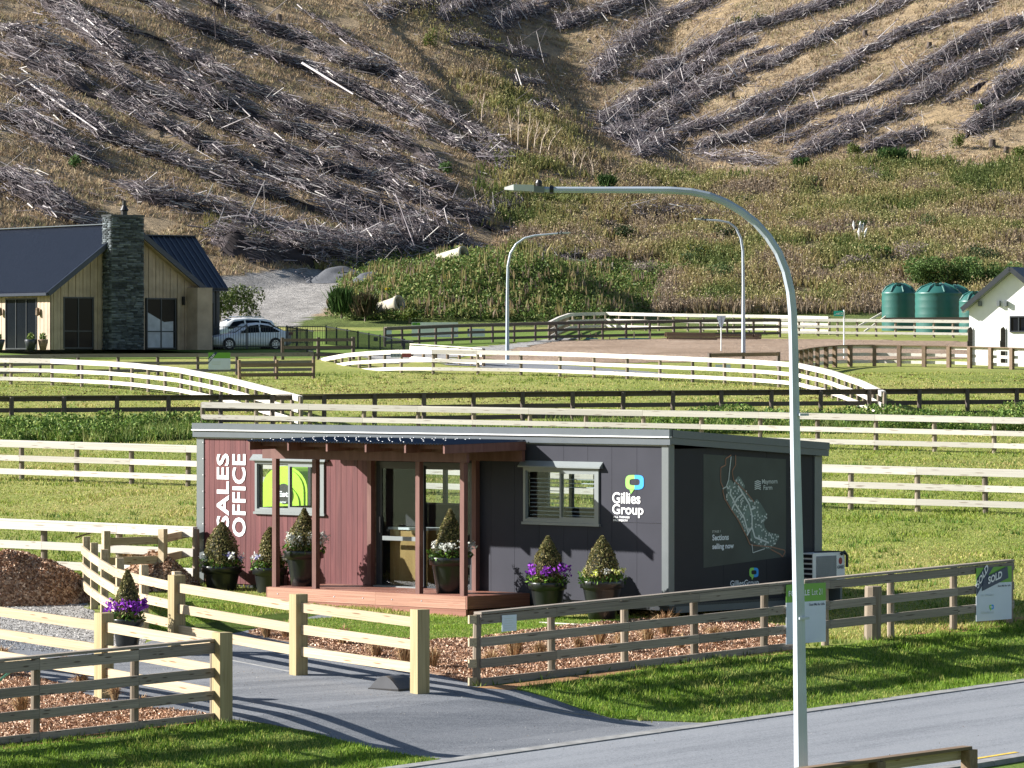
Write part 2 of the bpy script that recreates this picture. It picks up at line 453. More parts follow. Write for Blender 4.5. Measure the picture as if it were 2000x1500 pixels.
# ------------------------------------------------------------------ ground sheets
def sheet(name, pts, z, mat, kind='structure', wob=0.0, label=None):
    """flat sheet following the field plane; pts world xy"""
    if wob:
        out = []
        for i, p in enumerate(pts):
            q = pts[(i + 1) % len(pts)]
            L = math.hypot(q[0] - p[0], q[1] - p[1]); n = max(1, int(L / 0.35))
            for k in range(n):
                t = k / n; x = p[0] + (q[0] - p[0]) * t; y = p[1] + (q[1] - p[1]) * t
                out.append((x + wob * (float(vnoise(x * 2.2, y * 2.2, 5)) - 0.5) * 2, y + wob * (float(vnoise(x * 2.2, y * 2.2, 9)) - 0.5) * 2))
        pts = out
    bm = bmesh.new()
    bm.faces.new([bm.verts.new((x, y, 0)) for x, y in pts])
    qs = [float(qdist(x, y)) for x, y in pts]
    if max(qs) > QK[0]:
        for q in QK:
            if min(qs) < q < max(qs):
                bmesh.ops.bisect_plane(bm, geom=bm.verts[:] + bm.edges[:] + bm.faces[:], plane_co=(-0.66 + 0.758 * q, 75.9 - 0.652 * q, 0), plane_no=(0.758, -0.652, 0))
    bmesh.ops.triangulate(bm, faces=bm.faces[:])
    for v in bm.verts: v.co.z = float(gz(v.co.x, v.co.y)) + z
    bmesh.ops.recalc_face_normals(bm, faces=bm.faces[:])
    bm.normal_update()
    if bm.faces and sum(f.normal.z * f.calc_area() for f in bm.faces) < 0:
        for f in bm.faces: f.normal_flip()
    me = bpy.data.meshes.new(name); bm.to_mesh(me); bm.free()
    me.materials.append(mat)
    o = link(name, me)
    return tag(o, label, None, None, kind)

def gp(*pp):
    return [tuple(G(a, b)[:2]) for a, b in pp]

sheet('ground', [(-1200, -200), (1200, -200), (1200, 1500), (-1200, 1500)], 0.0, M['field'])

# the road in front, running away to the right
RE = Vector((0.652, 0.758)); RN = Vector((0.758, -0.652)); R0 = Vector(G(770, 1500)[:2])
def rd(a, b):
    p = R0 + RE * a + RN * b
    return (p.x, p.y)
sheet('road', [rd(-40, 0.28), rd(60, 0.28), rd(60, 6.5), rd(-40, 6.5)], 0.016, M['road'])
def kerb(name, b0, b1, h):
    mb = MB()
    for i in range(-12, 18):
        a0, a1 = i * 3.0 + 0.006, (i + 1) * 3.0 - 0.006
        q = [rd(a0, b0), rd(a1, b0), rd(a1, b1), rd(a0, b1)]
        lo = [(x, y, float(gz(x, y)) - 0.12) for x, y in q]
        mb.prism(lo, (0, 0, 0.12 + h))
    tag(mb.build(name, M['kerb']), kind='structure')
kerb('far_kerb', 0.0, 0.28, 0.035)
kerb('near_kerb', 6.5, 6.72, 0.09)
ym = plain('yellow_road_paint', (0.62, 0.42, 0.06), 0.7, 0, 0.3, 20)
for i in range(-3, 8):
    a = 6.2 + i * 3.2
    sheet('yellow_line', [rd(a, 5.98), rd(a + 1.4, 5.98), rd(a + 1.4, 6.08), rd(a, 6.08)], 0.022, ym)
sheet('near_verge', [rd(-30, 6.72), rd(50, 6.72), rd(50, 30), rd(-30, 30)], 0.012, M['lawn'])

drive_px = [(760, 1503), (1430, 1411), (1190, 1403), (1010, 1347), (930, 1338), (830, 1312), (600, 1262), (485, 1238), (560, 1212), (650, 1207), (640, 1198), (540, 1200), (380, 1222), (330, 1240), (240, 1272), (100, 1262), (0, 1250), (-300, 1215), (-300, 1262), (0, 1300), (200, 1372), (240, 1378), (455, 1405), (640, 1440), (860, 1484)]
sheet('driveway', gp(*drive_px), 0.008, M['asphalt'], wob=0.05)
sheet('gravel_yard', gp((-300, 1150), (0, 1152), (170, 1160), (175, 1190), (300, 1236), (250, 1290), (100, 1275), (0, 1268), (-300, 1240)), 0.004, M['gravel'], wob=0.15)
mulchB = [(485, 1238), (600, 1262), (830, 1312), (930, 1338), (1300, 1292), (1560, 1262), (1600, 1235), (1400, 1212), (1240, 1214), (1080, 1228), (930, 1249), (840, 1254), (620, 1240), (520, 1229)]
mulchA = [(-300, 1290), (0, 1300), (200, 1372), (240, 1378), (440, 1403), (0, 1457), (-300, 1500)]
sheet('mulch_bed', gp(*mulchB), 0.014, M['mulch'], wob=0.08)
sheet('mulch_bed', gp(*mulchA), 0.014, M['mulch'], wob=0.06)
lawnA = [(-300, 1495), (0, 1459), (250, 1431), (440, 1409), (500, 1414), (640, 1440), (770, 1470), (860, 1483), (760, 1502), (400, 1552), (-300, 1650)]
lawnB = [(1000, 1347), (1120, 1330), (1300, 1301), (1500, 1279), (1740, 1250), (1900, 1226), (2000, 1214), (2300, 1180), (2300, 1285), (2000, 1330), (1550, 1392), (1430, 1409), (1200, 1404)]
lawnC = [(345, 1262), (380, 1221), (540, 1199), (640, 1198), (540, 1180), (360, 1168), (300, 1185), (290, 1240)]
lawnD = [(520, 1229), (560, 1213), (650, 1208), (830, 1207), (1240, 1205), (1260, 1213), (1080, 1228), (930, 1249), (840, 1254), (620, 1240)]
for nm, pg in (('verge_lawn', lawnA), ('verge_lawn', lawnB), ('office_lawn', lawnC), ('office_lawn', lawnD)):
    sheet(nm, gp(*pg), 0.010, M['lawn'], wob=0.05)
sheet('bare_soil', gp((1760, 1243), (1870, 1222), (2000, 1205), (2300, 1180), (2300, 1190), (2000, 1219), (1880, 1236)), 0.013, M['soil'], wob=0.15)
sheet('bare_soil', gp((925, 1345), (1100, 1324), (1300, 1296), (1560, 1268), (1560, 1275), (1300, 1303), (1100, 1333), (1000, 1350)), 0.013, M['soil'], wob=0.08)
sheet('bare_soil', gp((0, 1455), (250, 1428), (430, 1405), (440, 1411), (250, 1436), (0, 1464)), 0.013, M['soil'], wob=0.06)
# thin concrete edging strip of the driveway
eds = MB()
for a, b in (((455, 1291), (565, 1312)), ((565, 1312), (905, 1363)), ((905, 1363), (1000, 1377)), ((1000, 1377), (1100, 1391)), ((1100, 1391), (1190, 1404)), ((-200, 1272), (0, 1302))):
    A, B = G(*a), G(*b)
    eds.beam(A, B, 0.045, 0.03)
tag(eds.build('edging_strip', M['kerb']), kind='structure')
# far ground: riding arena and tracks
sheet('arena_dirt', gp((930, 700), (1030, 672), (1130, 664), (1300, 661), (1700, 664), (1890, 668), (2200, 668), (2200, 695), (1600, 705), (1385, 706), (1000, 712)), 0.02, M['dirt'], wob=1.2)
sheet('far_track', gp((700, 695), (940, 678), (1040, 668), (1090, 661), (1130, 661), (1060, 671), (1000, 684), (860, 704), (760, 712)), 0.03, M['gravel'], wob=0.5)
sheet('far_track', gp((860, 712), (960, 706), (1120, 716), (1300, 730), (1200, 732), (1000, 722)), 0.03, M['asphalt'], wob=0.3)
sheet('house_lawn', gp((-300, 705), (0, 700), (640, 700), (760, 676), (760, 655), (560, 655), (200, 668), (-300, 668)), 0.016, M['lawn'], wob=0.5)
sheet('far_lawn', gp((560, 668), (760, 700), (930, 676), (1100, 660), (1500, 655), (1500, 648), (1000, 646), (700, 646), (540, 650)), 0.012, M['lawn'], wob=0.5)

# ------------------------------------------------------------------ hillside
def proj(x, y, z):
    return 1000 + x * F / y, YH - (z - EYE) * F / y
def inpoly(px, py, poly):
    px = np.asarray(px); py = np.asarray(py)
    c = np.zeros(px.shape, bool); j = len(poly) - 1
    for i in range(len(poly)):
        xi, yi = poly[i]; xj, yj = poly[j]
        if yi != yj:
            c ^= ((yi > py) != (yj > py)) & (px < (xj - xi) * (py - yi) / (yj - yi) + xi)
        j = i
    return c
GRAV = [(380, 660), (500, 625), (560, 640), (640, 606), (700, 580), (735, 550), (760, 525), (560, 528), (430, 538), (300, 560)]
def zones(x, y, z):
    """weights of gravel, green weeds, green mound cover, bare earth"""
    px, py = proj(x, y, z)
    n1 = fbm(x / 3.1, y / 4.0, 51); n2 = fbm(x / 8, y / 10, 53)
    grav = inpoly(px + (n1 - .5) * 40, py + (n1 - .5) * 18, GRAV) & (y < 342)
    weed_line = np.interp(px, [950, 1020, 1120, 1250, 1400, 1520, 1700, 1900, 2200], [560, 440, 395, 322, 345, 335, 318, 322, 312])
    weed = sstep(-14, 22, py - weed_line + (n1 - .5) * 60) * sstep(880, 1050, px + (n2 - .5) * 60)
    gul = np.exp(-((px - np.interp(py, [-50, 0, 90, 200, 300, 420], [760, 790, 900, 1010, 1060, 1080])) / np.interp(py, [0, 200, 350], [70, 75, 110])) ** 2) * (py < 450)
    weed = np.clip(weed + gul * 0.9 * (n1 > 0.4), 0, 1)
    mound = sstep(620, 740, px + (n1 - .5) * 60) * sstep(1330, 1150, px + (n2 - .5) * 80) * sstep(496, 518, py) * (y < 345)
    bare = ((n2 > 0.66) & (px > 1300)) * 0.7
    return grav, weed, mound, bare
def grid_axis(parts):
    out = []
    for a, b, st in parts: out += list(np.arange(a, b, st))
    return np.array(out + [parts[-1][1]])
hx = grid_axis([(-220, -60, 4.0), (-60, 64, 0.55), (64, 220, 4.0)])
hy = grid_axis([(284, 460, 0.55), (460, 540, 1.0), (540, 700, 4.0)])
X, Y = np.meshgrid(hx, hy)
Z = terrain(X, Y)
Z = np.where(Y < 292, np.minimum(Z, SLOPE * Y - 0.25 + 0.25 * sstep(286, 292, Y)), Z) + 0.012
gr, we, mo, ba = zones(X, Y, Z)
nA = fbm(X / 1.4, Y / 2.0, 61)[..., None]; nB = fbm(X / 6, Y / 7, 63)[..., None]
dry = np.array([0.30, 0.228, 0.145]) * (0.62 + 0.75 * nA) * (1 + 0.25 * (nB - 0.5)) + np.array([0.10, 0.06, 0.01]) * np.clip(nB - 0.55, 0, 1) * 2
green = np.array([0.21, 0.175, 0.095]) * (0.6 + 0.9 * nA)
grv = np.array([0.29, 0.275, 0.26]) * (0.7 + 0.6 * nA)
bar = np.array([0.38, 0.275, 0.155]) * (0.7 + 0.6 * nA)
c = dry * (1 - ba[..., None]) + bar * ba[..., None]
c = c * (1 - we[..., None]) + green * we[..., None]
c = c * (1 - mo[..., None]) + np.array([0.05, 0.07, 0.02]) * (0.6 + 0.8 * nA) * mo[..., None]
c = np.where(gr[..., None], grv, c)
flatz = (Z - SLOPE * Y < 0.5) & (Y < 330) & ~gr
c = np.where(flatz[..., None], np.array([0.10, 0.13, 0.035]) * (0.6 + 0.8 * nA), c)
nx, ny = len(hx), len(hy)
I, J = np.meshgrid(np.arange(nx - 1), np.arange(ny - 1))
a = (J * nx + I).ravel()
hf = np.stack([a, a + 1, a + nx + 1, a + nx], 1)
hme = np_mesh('hillside', np.stack([X.ravel(), Y.ravel(), Z.ravel()], 1), hf, M['hill'], c.reshape(-1, 3), True)
tag(link('hillside', hme), kind='structure')

# ------------------------------------------------------------------ scattered plants as meshes
def blades(n, x, y, z, h, w, col, cvar=0.25, lean=0.35, per=1, spread=0.0, tip=None):
    """n*per thin upright triangles; returns verts, faces, colours"""
    x = np.repeat(x, per); y = np.repeat(y, per); z = np.repeat(z, per); m = len(x)
    if spread:
        x = x + rng.normal(0, spread, m); y = y + rng.normal(0, spread, m)
    hh = (np.repeat(h, per) if hasattr(h, '__len__') else h) * rng.uniform(0.55, 1.2, m)
    an = rng.uniform(0, math.pi, m); dx = np.cos(an) * w / 2; dy = np.sin(an) * w / 2
    lx = rng.normal(0, lean, m) * hh; ly = rng.normal(0, lean, m) * hh
    V = np.empty((m, 3, 3)); V[:, 0] = np.stack([x - dx, y - dy, z - 0.02], 1); V[:, 1] = np.stack([x + dx, y + dy, z - 0.02], 1)
    V[:, 2] = np.stack([x + lx, y + ly, z + hh], 1)
    col = np.repeat(col, per, 0) if np.ndim(col) == 2 else np.tile(np.array(col), (m, 1))
    cc = col * (1 + rng.uniform(-cvar, cvar, (m, 1))) + rng.normal(0, 0.008, (m, 3))
    C3 = np.repeat(np.clip(cc, 0.004, 1)[:, None, :], 3, 1)
    return V.reshape(-1, 3), np.arange(m * 3).reshape(-1, 3), C3.reshape(-1, 3)

def leafcloud(n, c, r, size, cols, shell=0.0, squash=1.0):
    """n leaf quads in an ellipsoid; cols (k,3) palette"""
    d = rng.normal(size=(n, 3)); d /= np.linalg.norm(d, axis=1)[:, None]
    rad = rng.uniform(shell, 1.0, (n, 1)) ** (1 / 3 if shell == 0 else 1)
    p = np.array(c) + d * rad * np.array(r)
    return quads_at(p, size, cols)
def quads_at(p, size, cols):
    n = len(p)
    u = rng.normal(size=(n, 3)); u /= np.linalg.norm(u, axis=1)[:, None]
    v = np.cross(u, rng.normal(size=(n, 3))); v /= np.linalg.norm(v, axis=1)[:, None]
    s = (size * rng.uniform(0.6, 1.3, n))[:, None]
    V = np.stack([p - u * s, p - v * s * 0.5, p + u * s, p + v * s * 0.5], 1)
    cols = np.array(cols); cc = cols[rng.integers(0, len(cols), n)] * rng.uniform(0.75, 1.25, (n, 1))
    return V.reshape(-1, 3), np.arange(n * 4).reshape(-1, 4), np.repeat(cc[:, None, :], 4, 1).reshape(-1, 3)
def merge(parts):
    vs, fs, cs, o = [], [], [], 0
    for v, f, c_ in parts:
        vs.append(v); fs.append(f + o); cs.append(c_); o += len(v)
    return np.concatenate(vs), np.concatenate(fs), np.concatenate(cs)
def build_np(name, parts, mat, parent=None):
    v, f, c_ = merge(parts) if isinstance(parts, list) else parts
    return link(name, np_mesh(name, v, f, mat, c_), parent)

def sample_poly(poly, dens):
    xs = [p[0] for p in poly]; ys = [p[1] for p in poly]
    A = (max(xs) - min(xs)) * (max(ys) - min(ys)); n = int(A * dens)
    x = rng.uniform(min(xs), max(xs), n); y = rng.uniform(min(ys), max(ys), n)
    k = inpoly(x, y, poly)
    return x[k], y[k]

# near lawns
LG = np.array([[0.13, 0.23, 0.022], [0.19, 0.31, 0.033], [0.26, 0.36, 0.055], [0.075, 0.15, 0.016], [0.36, 0.38, 0.10]])
parts = []
for pg, dens, h in ((lawnA, 1500, 0.055), (lawnB, 1200, 0.06), (lawnC, 900, 0.04), (lawnD, 900, 0.04)):
    w = [p for p in gp(*pg)]
    x, y = sample_poly(w, dens)
    keep = (np.abs(x) < 0.118 * y) & (y > 60)
    x, y = x[keep], y[keep]
    tuft = sstep(0.45, 0.8, fbm(x * 1.3, y * 1.3, 71))
    cidx = np.clip((fbm(x * 0.9, y * 0.9, 72) * 5.2 + rng.normal(0, .8, len(x))).astype(int), 0, 4)
    parts.append(blades(len(x), x, y, gz(x, y) + 0.01, h * (0.7 + 0.9 * tuft), 0.018, LG[cidx], 0.25, 0.4))
tag(build_np('lawn_grass', parts, M['blades']), kind='stuff')
x = rng.uniform(-10, 14, 60000); y = rng.uniform(58, 68, 60000)
q = (x - R0.x) * RN.x + (y - R0.y) * RN.y
k = (q > 6.75) & (np.abs(x) < 0.125 * y)
tag(build_np('near_verge_grass', [blades(k.sum(), x[k], y[k], gz(x[k], y[k]) + 0.01, 0.06, 0.02, LG[rng.integers(0, 4, k.sum())])], M['blades']), kind='stuff')

# paddock grass: short, patchy, yellow-green
FG = np.array([[0.15, 0.22, 0.028], [0.22, 0.285, 0.042], [0.33, 0.33, 0.085], [0.46, 0.38, 0.16], [0.19, 0.26, 0.036]])
n = 420000
y = 1.0 / rng.uniform(1 / 215.0, 1 / 84.0, n); x = rng.uniform(-0.118, 0.118, n) * y
pxx, pyy = proj(x, y, plane_z(y))
k = (qdist(x, y) < 0.3) & ~inpoly(x, y, gp(*drive_px)) & ~inpoly(x, y, gp(*mulchB)) & ~inpoly(x, y, gp(*mulchA)) & ~inpoly(pxx, pyy, [(-400, 1150), (200, 1150), (345, 1236), (250, 1300), (-400, 1300)]) & ~inpoly(pxx, pyy, [(860, 712), (960, 706), (1120, 716), (1300, 730), (1200, 732), (1000, 722)])
x, y, pyy = x[k], y[k], pyy[k]
fn = fbm(x / 3, y / 5, 81); fn2 = fbm(x / 9, y / 14, 83)
ci = np.clip(((fn * 0.6 + fn2 * 0.7 - 0.12) * 4.6 + rng.normal(0, .7, len(x))).astype(int), 0, 4)
tag(build_np('paddock_grass', [blades(len(x), x, y, gz(x, y), 0.035 + 0.05 * sstep(0.5, 0.75, fbm(x * 0.7, y * 0.5, 84)), 0.035 * (y / 100) , FG[ci], 0.25, 0.6)], M['blades']), kind='stuff')
# longer tufts left by the mower, and darker weeds
n = 5200
y = 1.0 / rng.uniform(1 / 212.0, 1 / 86.0, n); x = rng.uniform(-0.118, 0.118, n) * y
k = (qdist(x, y) < 0.2) & ~inpoly(x, y, gp(*drive_px)) & ~inpoly(x, y, gp(*mulchB)) & (fbm(x / 2.5, y / 4, 87) > 0.52); x, y = x[k], y[k]
px_, py_ = proj(x, y, gz(x, y)); k = ~((px_ < 345) & (py_ > 1140)) & ~((px_ > 380) & (px_ < 1640) & (py_ > 1120)); x, y = x[k], y[k]
tag(build_np('paddock_tufts', [blades(len(x), x, y, gz(x, y), 0.13, 0.035, np.array([[0.10, 0.19, 0.025], [0.07, 0.13, 0.02], [0.22, 0.27, 0.06]])[rng.integers(0, 3, len(x))], 0.3, 0.5, per=9, spread=0.09)], M['blades']), kind='stuff')
x, y = sample_poly(gp(*lawnB), 26); x2, y2 = sample_poly(gp(*lawnA), 26); x = np.concatenate([x, x2]); y = np.concatenate([y, y2])
k = (np.abs(x) < 0.12 * y) & (fbm(x * 1.1, y * 1.1, 88) > 0.5); x, y = x[k], y[k]
tag(build_np('verge_tufts', [blades(len(x), x, y, gz(x, y), 0.11, 0.022, LG[rng.integers(0, 5, len(x))] * 0.9, 0.3, 0.5, per=14, spread=0.06)], M['blades']), kind='stuff')
# grit and leaf litter on the asphalt
x, y = sample_poly(gp(*drive_px), 14); x3 = rng.uniform(-8, 14, 5000); y3 = rng.uniform(58, 86, 5000); q3 = (x3 - R0.x) * RN.x + (y3 - R0.y) * RN.y
k3 = (q3 > 0.3) & (q3 < 6.4) & (rng.uniform(0, 1, 5000) < np.where(q3 < 1.0, 0.9, 0.15)); x = np.concatenate([x, x3[k3]]); y = np.concatenate([y, y3[k3]])
k = np.abs(x) < 0.12 * y; x, y = x[k], y[k]
tag(build_np('asphalt_grit', [quads_at(np.stack([x, y, gz(x, y) + 0.026], 1), 0.010, [[0.3, 0.28, 0.24], [0.08, 0.07, 0.06], [0.2, 0.14, 0.08], [0.45, 0.43, 0.4]])], M['chips']), kind='stuff')
# clods and dead clumps in the far paddocks
n = 2600
y = rng.uniform(165, 212, n); x = rng.uniform(-0.118, 0.118, n) * y
k = fbm(x / 4, y / 6, 85) > 0.5; x, y = x[k], y[k]
tag(build_np('paddock_clods', [blades(len(x), x, y, plane_z(y), 0.06, 0.12, np.array([[0.13, 0.095, 0.04]] * len(x)), 0.3, 1.0, per=4, spread=0.12)], M['blades']), kind='stuff')

# long grass growing along the fence lines
def fringe(poly_px, dens, h, cols, wd=0.03, per=5, lean=0.35):
    w = gp(*poly_px); x, y = sample_poly(w, dens)
    keep = np.abs(x) < 0.12 * y; x, y = x[keep], y[keep]
    lump = 0.45 + 0.9 * fbm(x / 1.1, y / 1.1, 91)
    cols = np.array(cols)
    return blades(len(x), x, y, plane_z(y), h * lump, wd, cols[rng.integers(0, len(cols), len(x))], 0.3, lean, per=per, spread=0.12)
RG = [[0.07, 0.13, 0.02], [0.11, 0.18, 0.03], [0.16, 0.22, 0.05], [0.25, 0.27, 0.09]]
tag(build_np('long_grass', [fringe([(-60, 856), (-60, 830), (200, 832), (420, 834), (420, 856), (200, 868)], 22, 0.42, RG, 0.05, 6),
                           fringe([(1060, 832), (1300, 826), (1600, 822), (2060, 818), (2060, 842), (1600, 848), (1250, 846)], 20, 0.42, RG, 0.05, 6),
                           fringe([(380, 838), (1060, 832), (1250, 845), (900, 848), (380, 856)], 12, 0.22, RG, 0.05, 4)], M['blades']), kind='stuff')
def lumps(poly_px, dens, h, pal):
    w = gp(*poly_px); x, y = sample_poly(w, dens); k = (np.abs(x) < 0.12 * y) & (fbm(x / 1.3, y / 1.3, 131) > 0.40); x, y = x[k], y[k]
    hh = h * sstep(0.36, 0.7, fbm(x / 1.3, y / 1.3, 131)) * 1.5
    return quads_at(np.stack([x, y, plane_z(y) + hh * rng.uniform(0.1, 1, len(x))], 1), 0.06, pal)
WP = [[0.08, 0.15, 0.03], [0.12, 0.20, 0.04], [0.17, 0.26, 0.05], [0.27, 0.32, 0.09], [0.05, 0.10, 0.022]]
tag(build_np('roadside_weeds', [lumps([(-60, 860), (-60, 836), (200, 838), (400, 838), (400, 856), (200, 866)], 700, 0.45, WP),
                                lumps([(1100, 838), (1300, 831), (1600, 826), (2060, 822), (2060, 843), (1600, 848), (1300, 848)], 450, 0.5, WP)], M['leaves']), kind='stuff')
def line_fringe(a, b, wdt, dens, h, s_mode=False, cols=RG):
    A = G(*a); B = G(*b); L = (B - A).length; n = int(L * wdt * dens)
    t = rng.uniform(0, 1, n); dx = rng.normal(0, wdt / 2, n)
    nrm = Vector((-(B - A).y, (B - A).x, 0)).normalized()
    x = A.x + (B.x - A.x) * t + nrm.x * dx; y = A.y + (B.y - A.y) * t + nrm.y * dx
    cc = np.array(cols)
    return blades(n, x, y, gz(x, y), h, 0.04, cc[rng.integers(0, len(cc), n)], 0.3, 0.4, per=3, spread=0.06)
# ------------------------------------------------------------------ fences
_cube = MB().box((0, 0, 0), (1, 1, 1))
PLANK = {}
def plank_mesh(mk):
    if mk not in PLANK: PLANK[mk] = _cube.mesh('plank_' + mk, M[mk])
    return PLANK[mk]
ROUND = {}
def round_mesh(mk):
    if mk not in ROUND:
        mb = MB(); mb.lathe([(0, 1.0), (0.92, 1.0), (1.0, 0.985), (1.0, 0.0)], 10)
        ROUND[mk] = mb.mesh('round_' + mk, M[mk], False)
    return ROUND[mk]

def plank(name, a, b, t, h, mk, parent, roll=0.0):
    """board from a to b (centre line), thickness t across, height h"""
    a = Vector(a); b = Vector(b); d = b - a; L = d.length; d.normalize()
    s = d.cross(Vector((0, 0, 1))).normalized(); u = s.cross(d).normalized()
    if roll:
        q = Matrix.Rotation(roll, 3, d); s = q @ s; u = q @ u
    mid = (a + b) / 2
    org = parent.location if parent else Vector((0, 0, 0))
    m = Matrix(((d.x * L, s.x * t, u.x * h, mid.x - org.x), (d.y * L, s.y * t, u.y * h, mid.y - org.y), (d.z * L, s.z * t, u.z * h, mid.z - org.z), (0, 0, 0, 1)))
    o = bpy.data.objects.new(name, plank_mesh(mk)); COL.objects.link(o)
    if parent: o.parent = parent
    o.matrix_local = m
    return o

def post(p, r, h, mk, parent, square=False, rz=0.0, name='post', below=0.3):
    org = parent.location if parent else Vector((0, 0, 0))
    if square:
        o = bpy.data.objects.new(name, plank_mesh(mk)); COL.objects.link(o); o.parent = parent
        o.location = (p[0] - org.x, p[1] - org.y, p[2] - org.z + (h - below) / 2); o.rotation_euler = (0, 0, rz); o.scale = (2 * r, 2 * r, h + below)
    else:
        o = bpy.data.objects.new(name, round_mesh(mk)); COL.objects.link(o); o.parent = parent
        o.location = (p[0] - org.x, p[1] - org.y, p[2] - org.z - below); o.rotation_euler = (R(random.uniform(-1, 1)), R(random.uniform(-1, 1)), random.uniform(0, 6)); o.scale = (r, r, h + below)
    return o

def top_line(pts, h):
    """(pixel x, pixel y of the fence top) -> ground points"""
    return [GX(px, (py - 392.0) / (8.0 - h)) for px, py in pts]

def resample(P, spacing, closed=False):
    L = [0]
    for a, b in zip(P, P[1:]): L.append(L[-1] + (b - a).length)
    n = max(1, round(L[-1] / spacing)); out = []
    for i in range(n + 1):
        t = L[-1] * i / n; k = 0
        while k < len(L) - 2 and L[k + 1] < t: k += 1
        f = (t - L[k]) / max(1e-6, L[k + 1] - L[k])
        out.append(P[k].lerp(P[k + 1], f))
    return out

RAILS3 = [(0.17, 0.33), (0.56, 0.72), (0.95, 1.11)]
def fence(label, P, h=1.15, rails=RAILS3, mk='pine', pm='round_post', cap=True, spacing=1.85, pr=0.075, side=-1, square=False, span=2, group=None, name='timber_fence', posts=None, rt=0.045, posth=None, capmk=None):
    """P ground points; side -1 puts the rails on the camera's side"""
    pts = posts if posts is not None else resample(P, spacing)
    root = empty(name, pts[0], 0, label, 'fence', group)
    scale = h / 1.15 if rails is RAILS3 else 1.0
    n = len(pts); nr = []
    for i, p in enumerate(pts):
        d = (pts[min(i + 1, n - 1)] - pts[max(i - 1, 0)]); d.z = 0; d.normalize()
        nm = Vector((-d.y, d.x, 0))
        if (nm.y > 0) == (side < 0): nm = -nm
        nr.append(nm)
    for i, p in enumerate(pts):
        post(p, pr, (posth or (h - (0.045 if cap else -0.02))), pm, root, square, math.atan2(nr[i].y, nr[i].x))
    for k, (z0, z1) in enumerate(rails):
        z0 *= scale; z1 *= scale
        i = 0 if span == 1 or k % 2 == 0 else -(span // 2)
        while i < n - 1:
            j = min(i + span, n - 1); i0 = max(i, 0)
            if span > 1 and j - i0 > 1 and max(((pts[q] - pts[i0].lerp(pts[j], (q - i0) / (j - i0))).length for q in range(i0, j)), default=0) > 0.06: j = i0 + 1
            off = pr + rt / 2 - 0.004
            dz = random.uniform(-0.006, 0.006)
            a = pts[i0] + nr[i0] * off; b = pts[j] + nr[j] * off
            zc = (z0 + z1) / 2 + dz
            d = (b - a).normalized() * 0.003
            plank('rail', a + Vector((0, 0, zc)) + d, b + Vector((0, 0, zc)) - d, rt, z1 - z0, mk, root)
            i = j
    if cap:
        i = 0
        while i < n - 1:
            j = min(i + span, n - 1)
            if span > 1 and j - i > 1 and max(((pts[q] - pts[i].lerp(pts[j], (q - i) / (j - i))).length for q in range(i, j)), default=0) > 0.06: j = i + 1
            off = 0.03
            a = pts[i] + nr[i] * off; b = pts[j] + nr[j] * off
            d = (b - a).normalized() * 0.003
            plank('cap_rail', a + Vector((0, 0, h - 0.02)) + d, b + Vector((0, 0, h - 0.02)) - d, 0.17, 0.04, capmk or mk, root)
            i = j
    return root

GF = 'post and rail fences round the paddocks'
R4 = [(0.0, 0.125), (0.30, 0.45), (0.65, 0.80), (1.02, 1.17)]
# right foreground fence, beside the sales office
P = top_line([(930, 1195), (1500, 1137), (1985, 1091)], 1.22)
A = P[0]; B = P[2]
def along(px):
    u = (px - 1000) / F
    return A.lerp(B, (u * A.y - A.x) / ((B.x - A.x) - u * (B.y - A.y)))
fence('weathered grey four-rail fence running from the driveway opening along the front verge', None, 1.22, R4, 'grey_wood', 'round_post', True, side=-1, posts=[along(q) for q in (930, 1078, 1220, 1357, 1492, 1556)], group=GF, pr=0.07)
f1b = fence('weathered grey three-rail fence on the verge with the SOLD board at its end', None, 1.22, R4[1:], 'grey_wood', 'round_post', True, side=-1, posts=[along(q) for q in (1562, 1612, 1740, 1862, 1972)], group=GF, pr=0.07)
F1A, F1B = A.copy(), B.copy()
post(along(1694) + Vector((0.1, 0.16, 0)), 0.16, 0.98, 'round_post', f1b)
# end posts of the front fence
e1 = along(926)
epr = bpy.data.objects['timber_fence']
plank('end_board', e1 + Vector((-0.10, 0.02, -0.05)), e1 + Vector((-0.10, 0.02, 1.17)), 0.05, 0.17, 'grey_wood', epr, R(35))
for z in (0.075, 0.375, 0.725, 1.1):
    plank('rail_end', e1 + Vector((-0.09, -0.09, z)), e1 + Vector((0.03, -0.02, z)), 0.05, 0.14, 'fresh_wood', epr)

# left foreground fence
A = GX(-260, (1312 - 392) / 6.73); A = GX(0, (1286 - 392) / 6.73); B = GX(418, (1246.5 - 392) / 6.73)
A2 = A + (A - B) * 0.55
posts = [A2, A.lerp(B, -0.22)] + [along(q) for q in (68, 262)] + [B]
fence('weathered grey four-rail fence in the left foreground ending at a square post', None, 1.27, [(0.02, 0.13), (0.34, 0.48), (0.68, 0.83), (1.05, 1.215)], 'grey_wood', 'round_post', True, side=-1, posts=posts, group=GF, pr=0.07)

